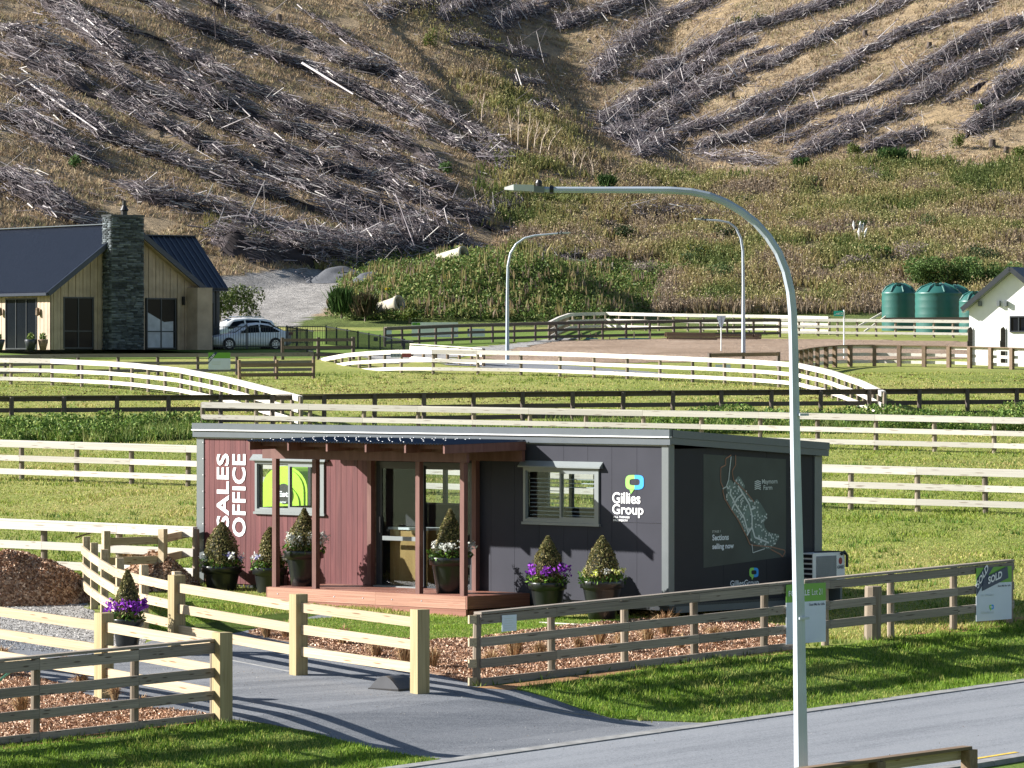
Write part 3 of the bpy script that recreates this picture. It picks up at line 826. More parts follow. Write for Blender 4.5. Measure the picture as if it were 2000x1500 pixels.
# square-post gateway fences
def gate_fence(label, tops, h, rails, group=None):
    pts = top_line(tops, h)
    root = empty('gateway_fence', pts[0], 0, label, 'fence', 'square post fences beside the driveway')
    d = (pts[-1] - pts[0]).normalized(); rz = math.atan2(d.y, d.x)
    for p in pts:
        post(p, 0.115, h, 'gate_post', root, True, rz)
    for a, b in zip(pts, pts[1:]):
        dd = (b - a).normalized() * 0.10
        for z0, z1 in rails:
            zc = Vector((0, 0, (z0 + z1) / 2))
            plank('rail', a + dd + zc, b - dd + zc, 0.05, z1 - z0, 'fresh_wood', root)
    return root
GR = [(0.33, 0.49), (0.70, 0.86), (1.07, 1.23)]
gate_fence('fresh yellow three-rail fence of square posts on the office side of the driveway', [(345, 1123), (583, 1160), (820, 1190)], 1.37, GR)
gate_fence('fresh yellow three-rail fence of square posts on the near side of the driveway', [(-250, 1140), (-18, 1166), (203, 1197), (434, 1235)], 1.37, GR)
# curved turning fence
cp = top_line([(345, 1116), (281, 1103), (234, 1090), (204, 1073), (184, 1060), (169, 1048)], 1.3)
cr = fence('yellow timber fence curving round the mulch pile beside the driveway', None, 1.26, [(0.28, 0.44), (0.62, 0.78), (0.96, 1.12)], 'fresh_wood', 'fresh_wood', False, side=-1, posts=cp, span=1, group=None, pr=0.07, square=True, posth=1.3)
cp2 = top_line([(169, 1048), (207, 1037), (318, 1033), (391, 1018)], 1.25)
fence('yellow timber fence running from the mulch pile behind the left end of the sales office', None, 1.2, [(0.14, 0.30), (0.54, 0.70), (0.94, 1.10)], 'fresh_wood', 'fresh_wood', False, side=1, posts=cp2[1:], span=1, pr=0.07, square=True, posth=1.25)

# paddock fences, nearest first
fence('pale pine fence passing behind the mulch pile, nearest of the lit paddock fences', top_line([(-60, 1010), (0, 1012), (383, 1029)], 1.2), 1.2, RAILS3, group=GF, spacing=1.85)
fence('pale pine three-rail fence seen on both sides of the sales office at window height', top_line([(-60, 857), (0, 859), (385, 870), (1605, 907), (2060, 919)], 1.15), group=GF)
fence('pale pine fence just above the office roof, its open end over the left corner', top_line([(396, 785), (1100, 798), (1500, 805), (2060, 817)], 1.15), group=GF, spacing=1.95, posts=None)
fence('shade-darkened fence crossing the whole view behind the long grass', top_line([(-80, 773.5), (600, 770), (1000, 765), (1500, 761), (2080, 757)], 1.15), mk='dark_wood', pm='dark_wood', group=GF, side=1, spacing=1.8, pr=0.085, capmk='dark_wood')
fence('curved pale pine fence sweeping down across the left paddock', top_line([(-60, 698), (0, 699), (110, 701), (240, 707), (350, 718), (440, 735), (520, 755), (588, 773)], 1.15), group=GF, span=1, spacing=2.1)
f9l = [GX(px, s_) for px, s_ in ((612, 38.2), (640, 39.2), (680, 40.4), (730, 41.4))]
for p, ty, s_ in zip(f9l, (705, 697.5, 690, 685.5), (38.2, 39.2, 40.4, 41.4)): p.z = EYE - (ty - YH) / s_ - 1.12
fence('long curved pale pine fence arching across the middle paddock', f9l + top_line([(800, 682.6), (900, 683.6), (1000, 685), (1100, 687.5), (1200, 691), (1300, 695), (1400, 699), (1500, 704), (1560, 709), (1620, 722), (1680, 742), (1727, 764)], 1.12), 1.12, group=GF, span=1, spacing=2.25)
fence('weathered fence with shade-darkened posts along the front lawn of the timber house', top_line([(-60, 695), (100, 691.5), (400, 690), (612, 688)], 1.0), 1.0, mk='grey_wood', pm='dark_wood', group=GF, spacing=1.9)
fence('short lower brown fence below the dark house fence, beside the start of the curved fence', top_line([(468, 704), (540, 703.5), (612, 703)], 0.85), 0.85, mk='brown_wood', pm='brown_wood', group=GF, cap=False, rails=[(0.12, 0.28), (0.55, 0.72)], spacing=1.6)
fence('dark fence along the far side of the dirt arena', top_line([(752, 638.5), (900, 632.5), (1100, 627.5), (1300, 624), (1523, 622)], 1.1), 1.1, mk='dark_wood', pm='dark_wood', group=GF, spacing=1.7, capmk='grey_wood')
fence('pale lit fence running right from the arena corner below the water tanks', top_line([(1523, 621.5), (1700, 623), (1900, 625)], 1.05), 1.05, group=GF, spacing=1.15)
fence('farthest pale fence at the foot of the weedy slope', top_line([(1072, 628), (1090, 619), (1112, 611.5), (1180, 609.5), (1300, 612), (1500, 615), (1620, 618)], 1.1), 1.1, group=GF, span=1, spacing=1.05)
fence('fence with brown posts in front of the white house, rails fixed behind the posts', top_line([(1556, 684), (1590, 678), (1640, 673.5), (1700, 672.8), (1850, 675), (2060, 681)], 1.05), 1.05, mk='pine', pm='brown_wood', side=1, group=GF, span=1, spacing=1.3, square=True, pr=0.09, capmk='brown_wood')
fence('single-rail brown fence below the give way sign', top_line([(1386, 690.5), (1455, 689), (1520, 688)], 0.75), 0.75, mk='brown_wood', pm='dark_wood', cap=False, rails=[(0.58, 0.76)], group=GF, spacing=1.8, square=True)
fence('short low fence with a lit rail beside the far track', top_line([(804, 671), (860, 674.5), (945, 680)], 0.9), 0.9, mk='pine', pm='brown_wood', rails=[(0.1, 0.26), (0.5, 0.8)], group=GF, spacing=1.3)
fence('dark low fence right of the parked cars', top_line([(552, 660), (640, 659.5), (690, 659)], 1.1), 1.1, mk='dark_wood', pm='dark_wood', cap=False, group=GF, spacing=1.7, square=True)
# corner fence at the bottom right
A = GX(1560, (1501 - 392) / 7.3); B = GX(1893, (1457 - 392) / 7.3); A.z -= 0.5; B.z -= 0.5
fence('timber fence corner with a flat cap at the bottom right edge, on the near verge', None, 1.2, R4[1:], 'fresh_wood', 'brown_wood', True, side=1, posts=[A.lerp(B, -0.5), A.lerp(B, 0.45), B], group=GF, pr=0.08, square=True, capmk='brown_wood')
# grass along the nearer fences
thin = [line_fringe((-40, 943), (2040, 1012), 0.25, 22, 0.13), line_fringe((-40, 1122), (385, 1140), 0.25, 30, 0.12),
        line_fringe((390, 854), (2040, 893), 0.3, 20, 0.16), line_fringe((612, 735), (1500, 755), 0.4, 12, 0.2), line_fringe((-40, 752), (360, 775), 0.3, 14, 0.18),
        line_fringe((0, 1458), (430, 1407), 0.12, 60, 0.09), line_fringe((925, 1343), (1985, 1214), 0.14, 50, 0.11)]
tag(build_np('fence_line_grass', thin, M['blades']), kind='stuff')

# black picket pool-style fence by the cars
pick = M['steel_dark']
def picket_fence(label, pts, h, step=0.13):
    P = [Q(px, py, d) for px, py, d in pts]      # top points
    root = empty('picket_fence', P[0] - Vector((0, 0, h)), 0, label, 'fence', 'black metal picket fences by the cars')
    o = root.location
    for a, b in zip(P, P[1:]):
        L = (b - a).length; n = int(L / step)
        for z in (-0.04, -h + 0.12):
            MB().beam(a - o + Vector((0, 0, z)), b - o + Vector((0, 0, z)), 0.04, 0.045).build('rail', pick, root)
        bar = MB().box((0, 0, -h / 2), (0.022, 0.022, h)).mesh('picket', pick)
        for i in range(n):
            p = a.lerp(b, (i + 0.5) / n) - o
            link('picket', bar, root, p)
        for i in range(0, n, 18):
            p = a.lerp(b, i / n) - o
            MB().box((p.x, p.y, p.z - h / 2 + 0.02), (0.07, 0.07, h + 0.04)).build('post', pick, root)
    return root
picket_fence('black metal picket fence standing directly in front of the two parked cars', [(395, 637, 242), (560, 637, 242), (612, 645.5, 236)], 1.2)
picket_fence('black metal picket fence sloping down to the right of the parked cars', [(560, 636.5, 256), (637, 636.5, 256), (790, 663, 240), (808, 665, 238)], 1.25)
# ------------------------------------------------------------------ windrows of logging slash on the hillside
LROWS = [
 [(238,-15),(350,45),(395,63),(507,105),(574,130),(640,158),(765,217),(846,266),(930,308),(990,338)],
 [(378,-10),(472,38),(539,70),(612,98),(680,131),(755,150),(800,175),(846,217),(895,245),(947,276),(995,312)],
 [(88,-10),(115,28),(147,52),(196,91),(252,122),(308,147),(367,185),(420,210),(490,227),(546,252),(630,287),(765,336),(846,364),(895,388)],
 [(315,101),(402,133),(437,168),(507,192),(595,224),(690,258),(755,276),(807,301),(860,336)],
 [(-10,60),(88,101),(157,126),(210,147),(280,196),(350,220),(472,266),(560,315),(630,336),(697,352),(755,367),(804,395),(867,420),(930,437),(1000,462)],
 [(-10,90),(70,133),(157,175),(227,210),(297,245),(350,270),(420,308),(507,336),(577,360),(665,392),(755,420),(825,451),(867,466)],
 [(-10,160),(88,203),(157,241),(210,273),(280,301),(350,329),(395,350),(455,367),(525,385),(630,416),(740,455),(780,470)],
 [(-10,230),(52,252),(105,287),(157,315),(210,336)],
 [(237,368),(297,395),(385,413),(455,434),(542,458),(630,472),(690,482)],
 [(-10,343),(52,378),(105,413),(140,434),(190,455)],
 [(395,478),(490,497),(595,510),(700,508),(760,492),(850,480),(930,494)],
]
RROWS = [
 [(860,42),(912,21),(985,-5)],
 [(961,56),(1017,31),(1105,-4)],
 [(1087,63),(1140,45),(1210,17),(1258,-6)],
 [(1164,168),(1192,126),(1227,94),(1280,49),(1350,21),(1418,-5)],
 [(1241,154),(1297,140),(1352,108),(1422,70),(1510,52),(1615,17),(1665,-6)],
 [(1168,248),(1210,224),(1262,196),(1350,147),(1390,118),(1475,80)],
 [(1196,280),(1262,259),(1315,224),(1387,182),(1457,147),(1545,108),(1615,70),(1702,35),(1790,-4)],
 [(1252,308),(1300,280),(1387,252),(1475,217),(1562,175),(1632,140),(1685,112),(1755,80),(1842,45),(1930,-4)],
 [(1360,297),(1422,280),(1492,259),(1562,231),(1632,210),(1702,189),(1790,147),(1860,108),(1930,70),(2020,30)],
 [(1545,315),(1615,287),(1667,259),(1737,224),(1807,189),(1877,147),(1947,105),(2020,70)],
 [(1685,297),(1755,280),(1807,262)],
 [(1912,210),(1965,175),(2020,140)],
 [(1877,273),(1930,238),(2020,203)],
]
MISC = [
 ([(1480, 62), (1560, 28), (1640, -4)], 'thin broken slash row right of the dark top-centre rows', 1.2, 0.5),
 ([(1310, 200), (1380, 160), (1450, 122), (1520, 92)], 'thin slash row between the two long upper rows of the right slope', 1.1, 0.45),
 ([(1500, 292), (1560, 268), (1640, 240), (1700, 218)], 'thin slash row above the lowest long row of the right slope', 1.1, 0.45),
 ([(1800, 70), (1870, 38), (1950, 2)], 'thin slash row near the upper right corner', 1.3, 0.5),
 ([(1840, 205), (1900, 172), (1960, 140)], 'thin slash row left of the upper pile at the right edge', 1.2, 0.45),
 ([(590, 20), (650, 62), (700, 95), (760, 128)], 'thin slash row beside the gully at the top of the left spur', 1.2, 0.5),
 ([(180, 20), (250, 62), (330, 92), (410, 128)], 'thin slash row under the uppermost long row of the left spur', 1.3, 0.6),
 ([(0, 205), (70, 240), (130, 275), (190, 300)], 'thin slash row at the left edge below the pale trunk', 1.4, 0.6),
 ([(690, 300), (760, 330), (830, 362)], 'thin slash row low in the middle of the left spur', 1.3, 0.6),
 ([(874,84),(947,94),(1000,108),(1070,112)], 'loose slash pile across the head of the gully', 2.2, 0.8),
 ([(730,31),(790,17),(867,2)], 'short slash pile at the top centre above the gully', 2.2, 0.8),
 ([(1360,300),(1422,312),(1515,326)], 'spread-out grey slash where the right-hand rows end', 3.5, 0.7),
 ([(1205,425),(1300,423),(1420,438)], 'grey slash heap on the weedy slope behind the far street lamps', 2.6, 0.9),
 ([(1060,508),(1120,503),(1205,498)], 'low pale slash strip behind the green mound', 1.6, 0.35),
 ([(1000,170),(1060,165)], 'small slash clump beside the gully', 1.5, 0.6),
 ([(925,432),(975,410),(1015,395)], 'slash clump at the foot of the left spur', 2.0, 0.8),
 ([(1020,240),(1060,225),(1085,215)], 'pale dead branches heaped in the gully', 2.0, 1.0),
]
LC = np.array([[0.185, 0.158, 0.17], [0.28, 0.248, 0.26], [0.10, 0.082, 0.09], [0.43, 0.395, 0.39], [0.05, 0.042, 0.045], [0.19, 0.155, 0.145], [0.62, 0.58, 0.54]])
LP = np.array([0.24, 0.18, 0.20, 0.10, 0.17, 0.085, 0.025])
def prisms(a, b, r, cols):
    """n three-sided sticks from a to b"""
    n = len(a); d = b - a; d /= np.linalg.norm(d, axis=1)[:, None] + 1e-9
    u = np.cross(d, np.array([0.03, 0.1, 1.0])); u /= np.linalg.norm(u, axis=1)[:, None] + 1e-9
    v = np.cross(d, u); V = np.empty((n, 6, 3))
    for k in range(3):
        an = 2 * math.pi * k / 3 + 0.5
        off = (u * math.cos(an) + v * math.sin(an)) * r[:, None]
        V[:, k] = a + off; V[:, 3 + k] = b + off * 0.6
    base = (np.arange(n) * 6)[:, None]
    Fq = np.concatenate([base + np.array([k, (k + 1) % 3, 3 + (k + 1) % 3, 3 + k]) for k in range(3)], 0)
    return V.reshape(-1, 3), Fq, np.repeat(cols[:, None, :], 6, 1).reshape(-1, 3)

def windrow(pxs, width, height, label, group, dens=30, seed=0):
    fine = []
    for (ax0, ay0), (bx0_, by0) in zip(pxs, pxs[1:]):
        m_ = max(1, int(math.hypot(bx0_ - ax0, by0 - ay0) / 26))
        for q_ in range(m_): fine.append((ax0 + (bx0_ - ax0) * q_ / m_ + random.uniform(-4, 4), ay0 + (by0 - ay0) * q_ / m_ + random.uniform(-5, 5)))
    fine.append(pxs[-1])
    W = [ray(*p) for p in fine]
    P = np.array([tuple(p) for p in W]); seg = np.diff(P[:, :2], axis=0); sl = np.hypot(seg[:, 0], seg[:, 1]); cum = np.concatenate([[0], np.cumsum(sl)])
    L = cum[-1]; n = int(L * dens)
    ends = np.minimum(1, np.minimum(rng.uniform(0, L, n), 1e9) * 0 + 1)
    t = rng.uniform(0, L, n)
    k = np.clip(np.searchsorted(cum, t) - 1, 0, len(sl) - 1); f = (t - cum[k]) / sl[k]
    c = P[k, :2] + seg[k] * f[:, None]; dr = seg[k] / sl[k][:, None]; nr = np.stack([-dr[:, 1], dr[:, 0]], 1)
    wl = 0.45 + 1.1 * vnoise(t / 2.6, np.full(n, 3.3 + seed), 15)
    wl *= np.clip(np.minimum(t, L - t) / 3.0, 0.3, 1)
    gap = vnoise(t / 3.0, np.full(n, 8.3 + seed), 16) > 0.24
    off = rng.normal(0, width * 0.30, n) * wl * np.where(rng.uniform(0, 1, n) < 0.12, 2.0, 1.0)
    c = (c + nr * off[:, None])[gap]; dr = dr[gap]; off = off[gap]; wl = wl[gap]; n = len(c)
    zz = terrain(c[:, 0], c[:, 1]); hmax = height * wl * np.clip(1 - np.abs(off) / (width * 0.9), 0.1, 1)
    hz = (0.35 + 0.65 * rng.uniform(0, 1, n)) * hmax + rng.uniform(0, 0.18, n)
    yaw = rng.normal(0, 0.5, n); up = rng.normal(0, 0.18, n); wild = rng.uniform(0, 1, n) < 0.2
    yaw = np.where(wild, rng.uniform(-1.6, 1.6, n), yaw); up = np.where(wild, rng.uniform(-0.2, 1.1, n), up)
    ln = np.where(rng.uniform(0, 1, n) < 0.07, rng.uniform(2.0, 4.0, n), rng.uniform(0.4, 1.7, n)) * 0.5
    ca, sa = np.cos(yaw), np.sin(yaw)
    d2 = np.stack([dr[:, 0] * ca - dr[:, 1] * sa, dr[:, 0] * sa + dr[:, 1] * ca], 1)
    za = terrain(c[:, 0] - d2[:, 0] * ln, c[:, 1] - d2[:, 1] * ln); zb = terrain(c[:, 0] + d2[:, 0] * ln, c[:, 1] + d2[:, 1] * ln)
    a = np.stack([c[:, 0] - d2[:, 0] * ln, c[:, 1] - d2[:, 1] * ln, za + hz - np.tan(up) * ln * 0.5 * ~wild], 1)
    b = np.stack([c[:, 0] + d2[:, 0] * ln * np.where(wild, 0.6, 1), c[:, 1] + d2[:, 1] * ln * np.where(wild, 0.6, 1), zb + hz + np.tan(up) * ln], 1)
    r = np.where(rng.uniform(0, 1, n) < 0.06, rng.uniform(0.045, 0.08, n), rng.uniform(0.010, 0.030, n))
    cols = LC[rng.choice(len(LC), n, p=LP)] * rng.uniform(0.8, 1.2, (n, 1))
    big = r > 0.06
    cols[big] = LC[rng.choice([1, 3, 3, 6, 5], big.sum())]
    v1 = prisms(a, b, r, cols)
    # core of the heap, shade among the branches put into its dark colour
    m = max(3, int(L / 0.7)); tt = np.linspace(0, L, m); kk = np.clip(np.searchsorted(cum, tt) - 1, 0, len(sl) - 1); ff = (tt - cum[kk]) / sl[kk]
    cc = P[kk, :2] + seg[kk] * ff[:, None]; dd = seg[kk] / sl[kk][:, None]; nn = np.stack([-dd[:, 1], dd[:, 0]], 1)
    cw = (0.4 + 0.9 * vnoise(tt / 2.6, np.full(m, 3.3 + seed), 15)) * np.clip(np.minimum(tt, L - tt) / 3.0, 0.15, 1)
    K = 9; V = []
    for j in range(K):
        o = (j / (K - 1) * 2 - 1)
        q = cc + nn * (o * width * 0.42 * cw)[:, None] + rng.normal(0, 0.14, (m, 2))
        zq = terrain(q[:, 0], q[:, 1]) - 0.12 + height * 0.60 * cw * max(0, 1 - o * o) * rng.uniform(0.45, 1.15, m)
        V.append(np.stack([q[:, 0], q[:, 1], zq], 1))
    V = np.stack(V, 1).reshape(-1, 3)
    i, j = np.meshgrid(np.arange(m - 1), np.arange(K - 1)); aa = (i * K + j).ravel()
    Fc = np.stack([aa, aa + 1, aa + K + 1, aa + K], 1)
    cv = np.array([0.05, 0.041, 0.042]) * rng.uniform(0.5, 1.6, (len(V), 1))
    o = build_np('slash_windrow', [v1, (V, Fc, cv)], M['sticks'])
    return tag(o, label, 'slash pile', group)

ORD = ['first', 'second', 'third', 'fourth', 'fifth', 'sixth', 'seventh', 'eighth', 'ninth', 'tenth', 'eleventh', 'twelfth', 'thirteenth']
LW = [2.3, 2.3, 3.3, 2.3, 3.0, 3.0, 3.0, 3.2, 3.0, 4.2, 4.6]
LH = [1.1, 1.1, 1.7, 1.2, 1.4, 1.4, 1.4, 1.2, 1.5, 1.6, 2.3]
LN = ['upper row of grey logging slash meeting the gully below the topmost one', 'topmost row of grey logging slash on the left spur', 'thick slash row with a splayed bundle of pale poles near its top', 'short slash row starting mid-slope above the long middle row', 'long slash row crossing the middle of the left spur to its foot', 'long slash row directly below the middle row of the left spur', 'slash row above the stone chimney reaching the concrete pipes', 'short broken slash row at the left edge above the house roof', 'wide slash row just above the right wing of the timber house', 'tangled slash heap directly above the house ridge at the left edge', 'tall dark slash heap along the foot of the left spur, behind the gravel']
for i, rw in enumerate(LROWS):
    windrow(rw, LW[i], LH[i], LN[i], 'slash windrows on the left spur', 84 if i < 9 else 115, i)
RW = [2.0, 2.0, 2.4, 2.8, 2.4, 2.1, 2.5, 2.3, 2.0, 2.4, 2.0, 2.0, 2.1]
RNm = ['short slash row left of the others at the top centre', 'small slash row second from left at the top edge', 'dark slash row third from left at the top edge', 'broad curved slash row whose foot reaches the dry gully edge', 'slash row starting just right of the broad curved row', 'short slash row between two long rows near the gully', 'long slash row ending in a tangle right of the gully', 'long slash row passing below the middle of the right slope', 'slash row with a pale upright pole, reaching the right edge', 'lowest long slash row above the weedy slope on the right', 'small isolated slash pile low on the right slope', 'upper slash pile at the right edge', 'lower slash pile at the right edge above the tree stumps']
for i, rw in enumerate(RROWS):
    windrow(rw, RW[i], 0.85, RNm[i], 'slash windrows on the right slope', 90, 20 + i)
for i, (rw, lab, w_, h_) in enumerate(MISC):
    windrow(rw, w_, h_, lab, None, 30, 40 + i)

# pale pole bundle on the thick row, and lone logs
pl_ = []
def sticks_px(lst, r, name, label, cat):
    a, b = [], []
    for (x0, y0), (x1, y1) in lst:
        A_ = ray(x0, y0); B_ = ray(x1, y1); a.append(tuple(A_ + Vector((0, 0, 0.9)))); b.append(tuple(B_ + Vector((0, 0, 0.9))))
    a = np.array(a); b = np.array(b); n = len(a)
    return tag(build_np(name, [prisms(a, b, np.full(n, r) * rng.uniform(0.7, 1.2, n), LC[3] * rng.uniform(0.9, 1.7, (n, 1)))], M['sticks']), label, cat)
sticks_px([((134 + random.uniform(-6, 20), 44 + random.uniform(-4, 16)), (200 + random.uniform(-8, 30), 90 + random.uniform(-8, 22))) for _ in range(26)], 0.05, 'pole_bundle', 'splayed bundle of pale poles on the thick upper left slash row', 'pole bundle')
for a_, b_, lab in (((52, 182), (190, 280), 'long pale trunk lying along a slash row on the left spur'), ((590, 145), (690, 205), 'pale log near the right end of the uppermost rows'), ((790, 425), (850, 480), 'leaning pale log above the concrete pipe')):
    o = sticks_px([(a_, b_)], 0.12, 'fallen_log', lab, 'log')

n = 16000
y = rng.uniform(330, 520, n); x = rng.uniform(-0.122, 0.122, n) * y; z = terrain(x, y); gr, we, mo, ba = zones(x, y, z)
k = (~gr) & (mo < .2) & (we < 0.5) & (z - SLOPE * y > 1.5) & (fbm(x / 4, y / 5, 141) > 0.44); x, y, z = x[k], y[k], z[k]; n = len(x)
an = rng.uniform(-2.2, 0.6, n); ll = rng.uniform(0.15, 1.1, n) * 0.5
a = np.stack([x - np.cos(an) * ll, y - np.sin(an) * ll, terrain(x - np.cos(an) * ll, y - np.sin(an) * ll) + 0.1], 1); b = np.stack([x + np.cos(an) * ll, y + np.sin(an) * ll, terrain(x + np.cos(an) * ll, y + np.sin(an) * ll) + rng.uniform(0.05, 0.4, n)], 1)
tag(build_np('scattered_twigs', [prisms(a, b, rng.uniform(0.012, 0.045, n), LC[rng.choice(len(LC), n, p=LP)])], M['sticks']), kind='stuff')
# tree stumps
stp = MB(); stp.lathe([(0.0, 0.62), (0.28, 0.6), (0.30, 0.5), (0.34, 0.1), (0.5, -0.25)], 9)
stm = stp.mesh('stump', plain('stump_wood', (0.09, 0.07, 0.06), 0.9, 0, 0.5, 6))
STL = [(955, 75, 'grey stump near the top of the gully'), (1690, 72, 'pale stump high on the right slope'), (1815, 95, 'dark stump between two right-hand slash rows'), (1938, 288, 'left one of two stumps in the bare bank at the right edge'), (1965, 300, 'right one of two stumps in the bare bank at the right edge'), (545, 42, 'stump near the top of the left spur'), (1055, 200, 'stump in the gully'), (1430, 192, 'stump between slash rows right of centre'), (78, 60, 'pale stump at the top left')]
for px, py, lab in STL:
    p = ray(px, py)
    o = link('tree_stump', stm, None, p + Vector((0, 0, 0.1)), (R(random.uniform(-8, 8)), R(random.uniform(-8, 8)), random.uniform(0, 6)), (random.uniform(.7, 1.0),) * 3)
    tag(o, lab, 'tree stump', 'tree stumps on the hillside')

# ------------------------------------------------------------------ dry grass and weeds of the hillside
n = 330000
y = rng.uniform(292, 540, n); x = rng.uniform(-0.122, 0.122, n) * y
z = terrain(x, y); gr, we, mo, ba = zones(x, y, z)
k = (~gr) & (rng.uniform(0, 1, n) > we * 0.9) & (mo < 0.4) & (z - SLOPE * y > 0.8) & (ba < .3) & (fbm(x / 2.2, y / 3, 99) > 0.36)
x, y, z = x[k], y[k], z[k]
DG = np.array([[0.52, 0.41, 0.265], [0.43, 0.325, 0.205], [0.34, 0.25, 0.155], [0.24, 0.175, 0.11], [0.28, 0.25, 0.13], [0.46, 0.36, 0.225]])
ci = np.clip((fbm(x / 3.5, y / 5, 97) * 7 - 0.5 + rng.normal(0, .9, len(x))).astype(int), 0, 5)
tag(build_np('dry_hill_grass', [blades(len(x), x, y, z, 0.30 * (0.5 + fbm(x / 2, y / 2, 98)), 0.10, DG[ci], 0.18, 0.5, per=2, spread=0.12)], M['blades']), kind='stuff')

def spikes(x, y, z, h, w, cols, per=3, spread=0.25, cv=0.25, lean=0.10):
    """feathery upright weed stems: crossed tall diamonds"""
    x = np.repeat(x, per) ; y = np.repeat(y, per); m = len(x)
    x = x + rng.normal(0, spread, m); y = y + rng.normal(0, spread, m); z = np.repeat(z, per)
    hh = np.repeat(h, per) * rng.uniform(0.55, 1.15, m); w = w * rng.uniform(0.6, 1.4, m)
    an = rng.uniform(0, math.pi, m); parts = []
    lx = rng.normal(0, lean, m) * hh; ly = rng.normal(0, lean, m) * hh
    cc = np.repeat(cols, per, 0) * (1 + rng.uniform(-cv, cv, (m, 1)))
    for q in range(2):
        dx = np.cos(an + q * 1.57) * w / 2; dy = np.sin(an + q * 1.57) * w / 2
        V = np.stack([np.stack([x, y, z - 0.05], 1), np.stack([x - dx + lx * .4, y - dy + ly * .4, z + hh * 0.38], 1), np.stack([x + lx, y + ly, z + hh], 1), np.stack([x + dx + lx * .4, y + dy + ly * .4, z + hh * 0.45], 1)], 1)
        parts.append((V.reshape(-1, 3), np.arange(m * 4).reshape(-1, 4), np.repeat(cc[:, None, :], 4, 1).reshape(-1, 3)))
    return merge(parts)
n = 90000
y = rng.uniform(312, 520, n); x = rng.uniform(-0.03, 0.122, n) * y
z = terrain(x, y); gr, we, mo, ba = zones(x, y, z)
ln_ = fbm(x / 2.6, y / 3.5, 101)
k = (we > rng.uniform(0.1, 1, n)) & (mo < 0.1) & (z - SLOPE * y > 0.15) & (ln_ > 0.34) & (rng.uniform(0, 1, n) < np.where(y < 420, 1, 0.5))
x, y, z, ln_ = x[k], y[k], z[k], ln_[k]
WG = np.array([[0.15, 0.185, 0.06], [0.24, 0.245, 0.09], [0.34, 0.315, 0.135], [0.39, 0.335, 0.165], [0.38, 0.30, 0.175], [0.31, 0.245, 0.18]])
wi = np.clip(((fbm(x / 5, y / 9, 103) - 0.5) * 13 + 3.4 + rng.normal(0, 0.8, len(x))).astype(int), 0, 5)
pz = np.stack([np.repeat(x, 5), np.repeat(y, 5), np.repeat(z + (0.25 + 0.75 * ln_), 5)], 1) + rng.normal(0, 1, (len(x) * 5, 3)) * np.array([0.25, 0.25, 0.28])
qv, qf, qc = quads_at(pz, 0.085, [[1, 1, 1]]); qc = np.repeat(np.repeat(WG[wi], 5, 0) * rng.uniform(0.6, 1.1, (len(pz), 1)), 4, 0)
tag(build_np('brown_green_weeds', [spikes(x, y, z, (0.35 + 1.3 * ln_) * np.where(y < 420, 0.85, 0.55), 0.17, WG[wi], 2, 0.3, lean=0.2), (qv, qf, qc)], M['leaves']), kind='stuff')

# the green mound: low scrambling greenery with taller stalks
n = 26000
x = rng.uniform(-12, 13, n); y = rng.uniform(289, 342, n); z = terrain(x, y); gr, we, mo, ba = zones(x, y, z)
k = (mo > rng.uniform(0, 0.6, n)) & (z - SLOPE * y > 0.3); x, y, z = x[k], y[k], z[k]
bl = fbm(x / 1.6, y / 2.2, 111); p = np.stack([x, y, z + 0.1 + 0.75 * bl * rng.uniform(0, 1, len(x))], 1)
p = np.concatenate([p + rng.normal(0, 0.16, p.shape) for _ in range(7)])
MG = [[0.08, 0.14, 0.03], [0.12, 0.18, 0.04], [0.055, 0.095, 0.024], [0.17, 0.21, 0.06], [0.24, 0.23, 0.09]]
tag(build_np('mound_greenery', [quads_at(p, 0.11, MG)], M['leaves']), kind='stuff')
k = (rng.uniform(0, 1, len(x)) < 0.09) & (fbm(x / 3, y / 4, 113) > 0.5)
tag(build_np('mound_stalks', [spikes(x[k], y[k], z[k] + 0.2, 0.5 + 0.7 * bl[k], 0.16, WG[rng.integers(1, 6, k.sum())], 2, 0.2)], M['leaves']), kind='stuff')
# stalks along the edge of the slope and the gravel
n = 3000
y = rng.uniform(327, 333, n); x = rng.uniform(-22, -11, n); z = terrain(x, y)
tag(build_np('slope_foot_weeds', [spikes(x, y, z, np.full(n, 0.55), 0.14, WG[rng.integers(1, 6, n)], 2, 0.15)], M['leaves']), kind='stuff')

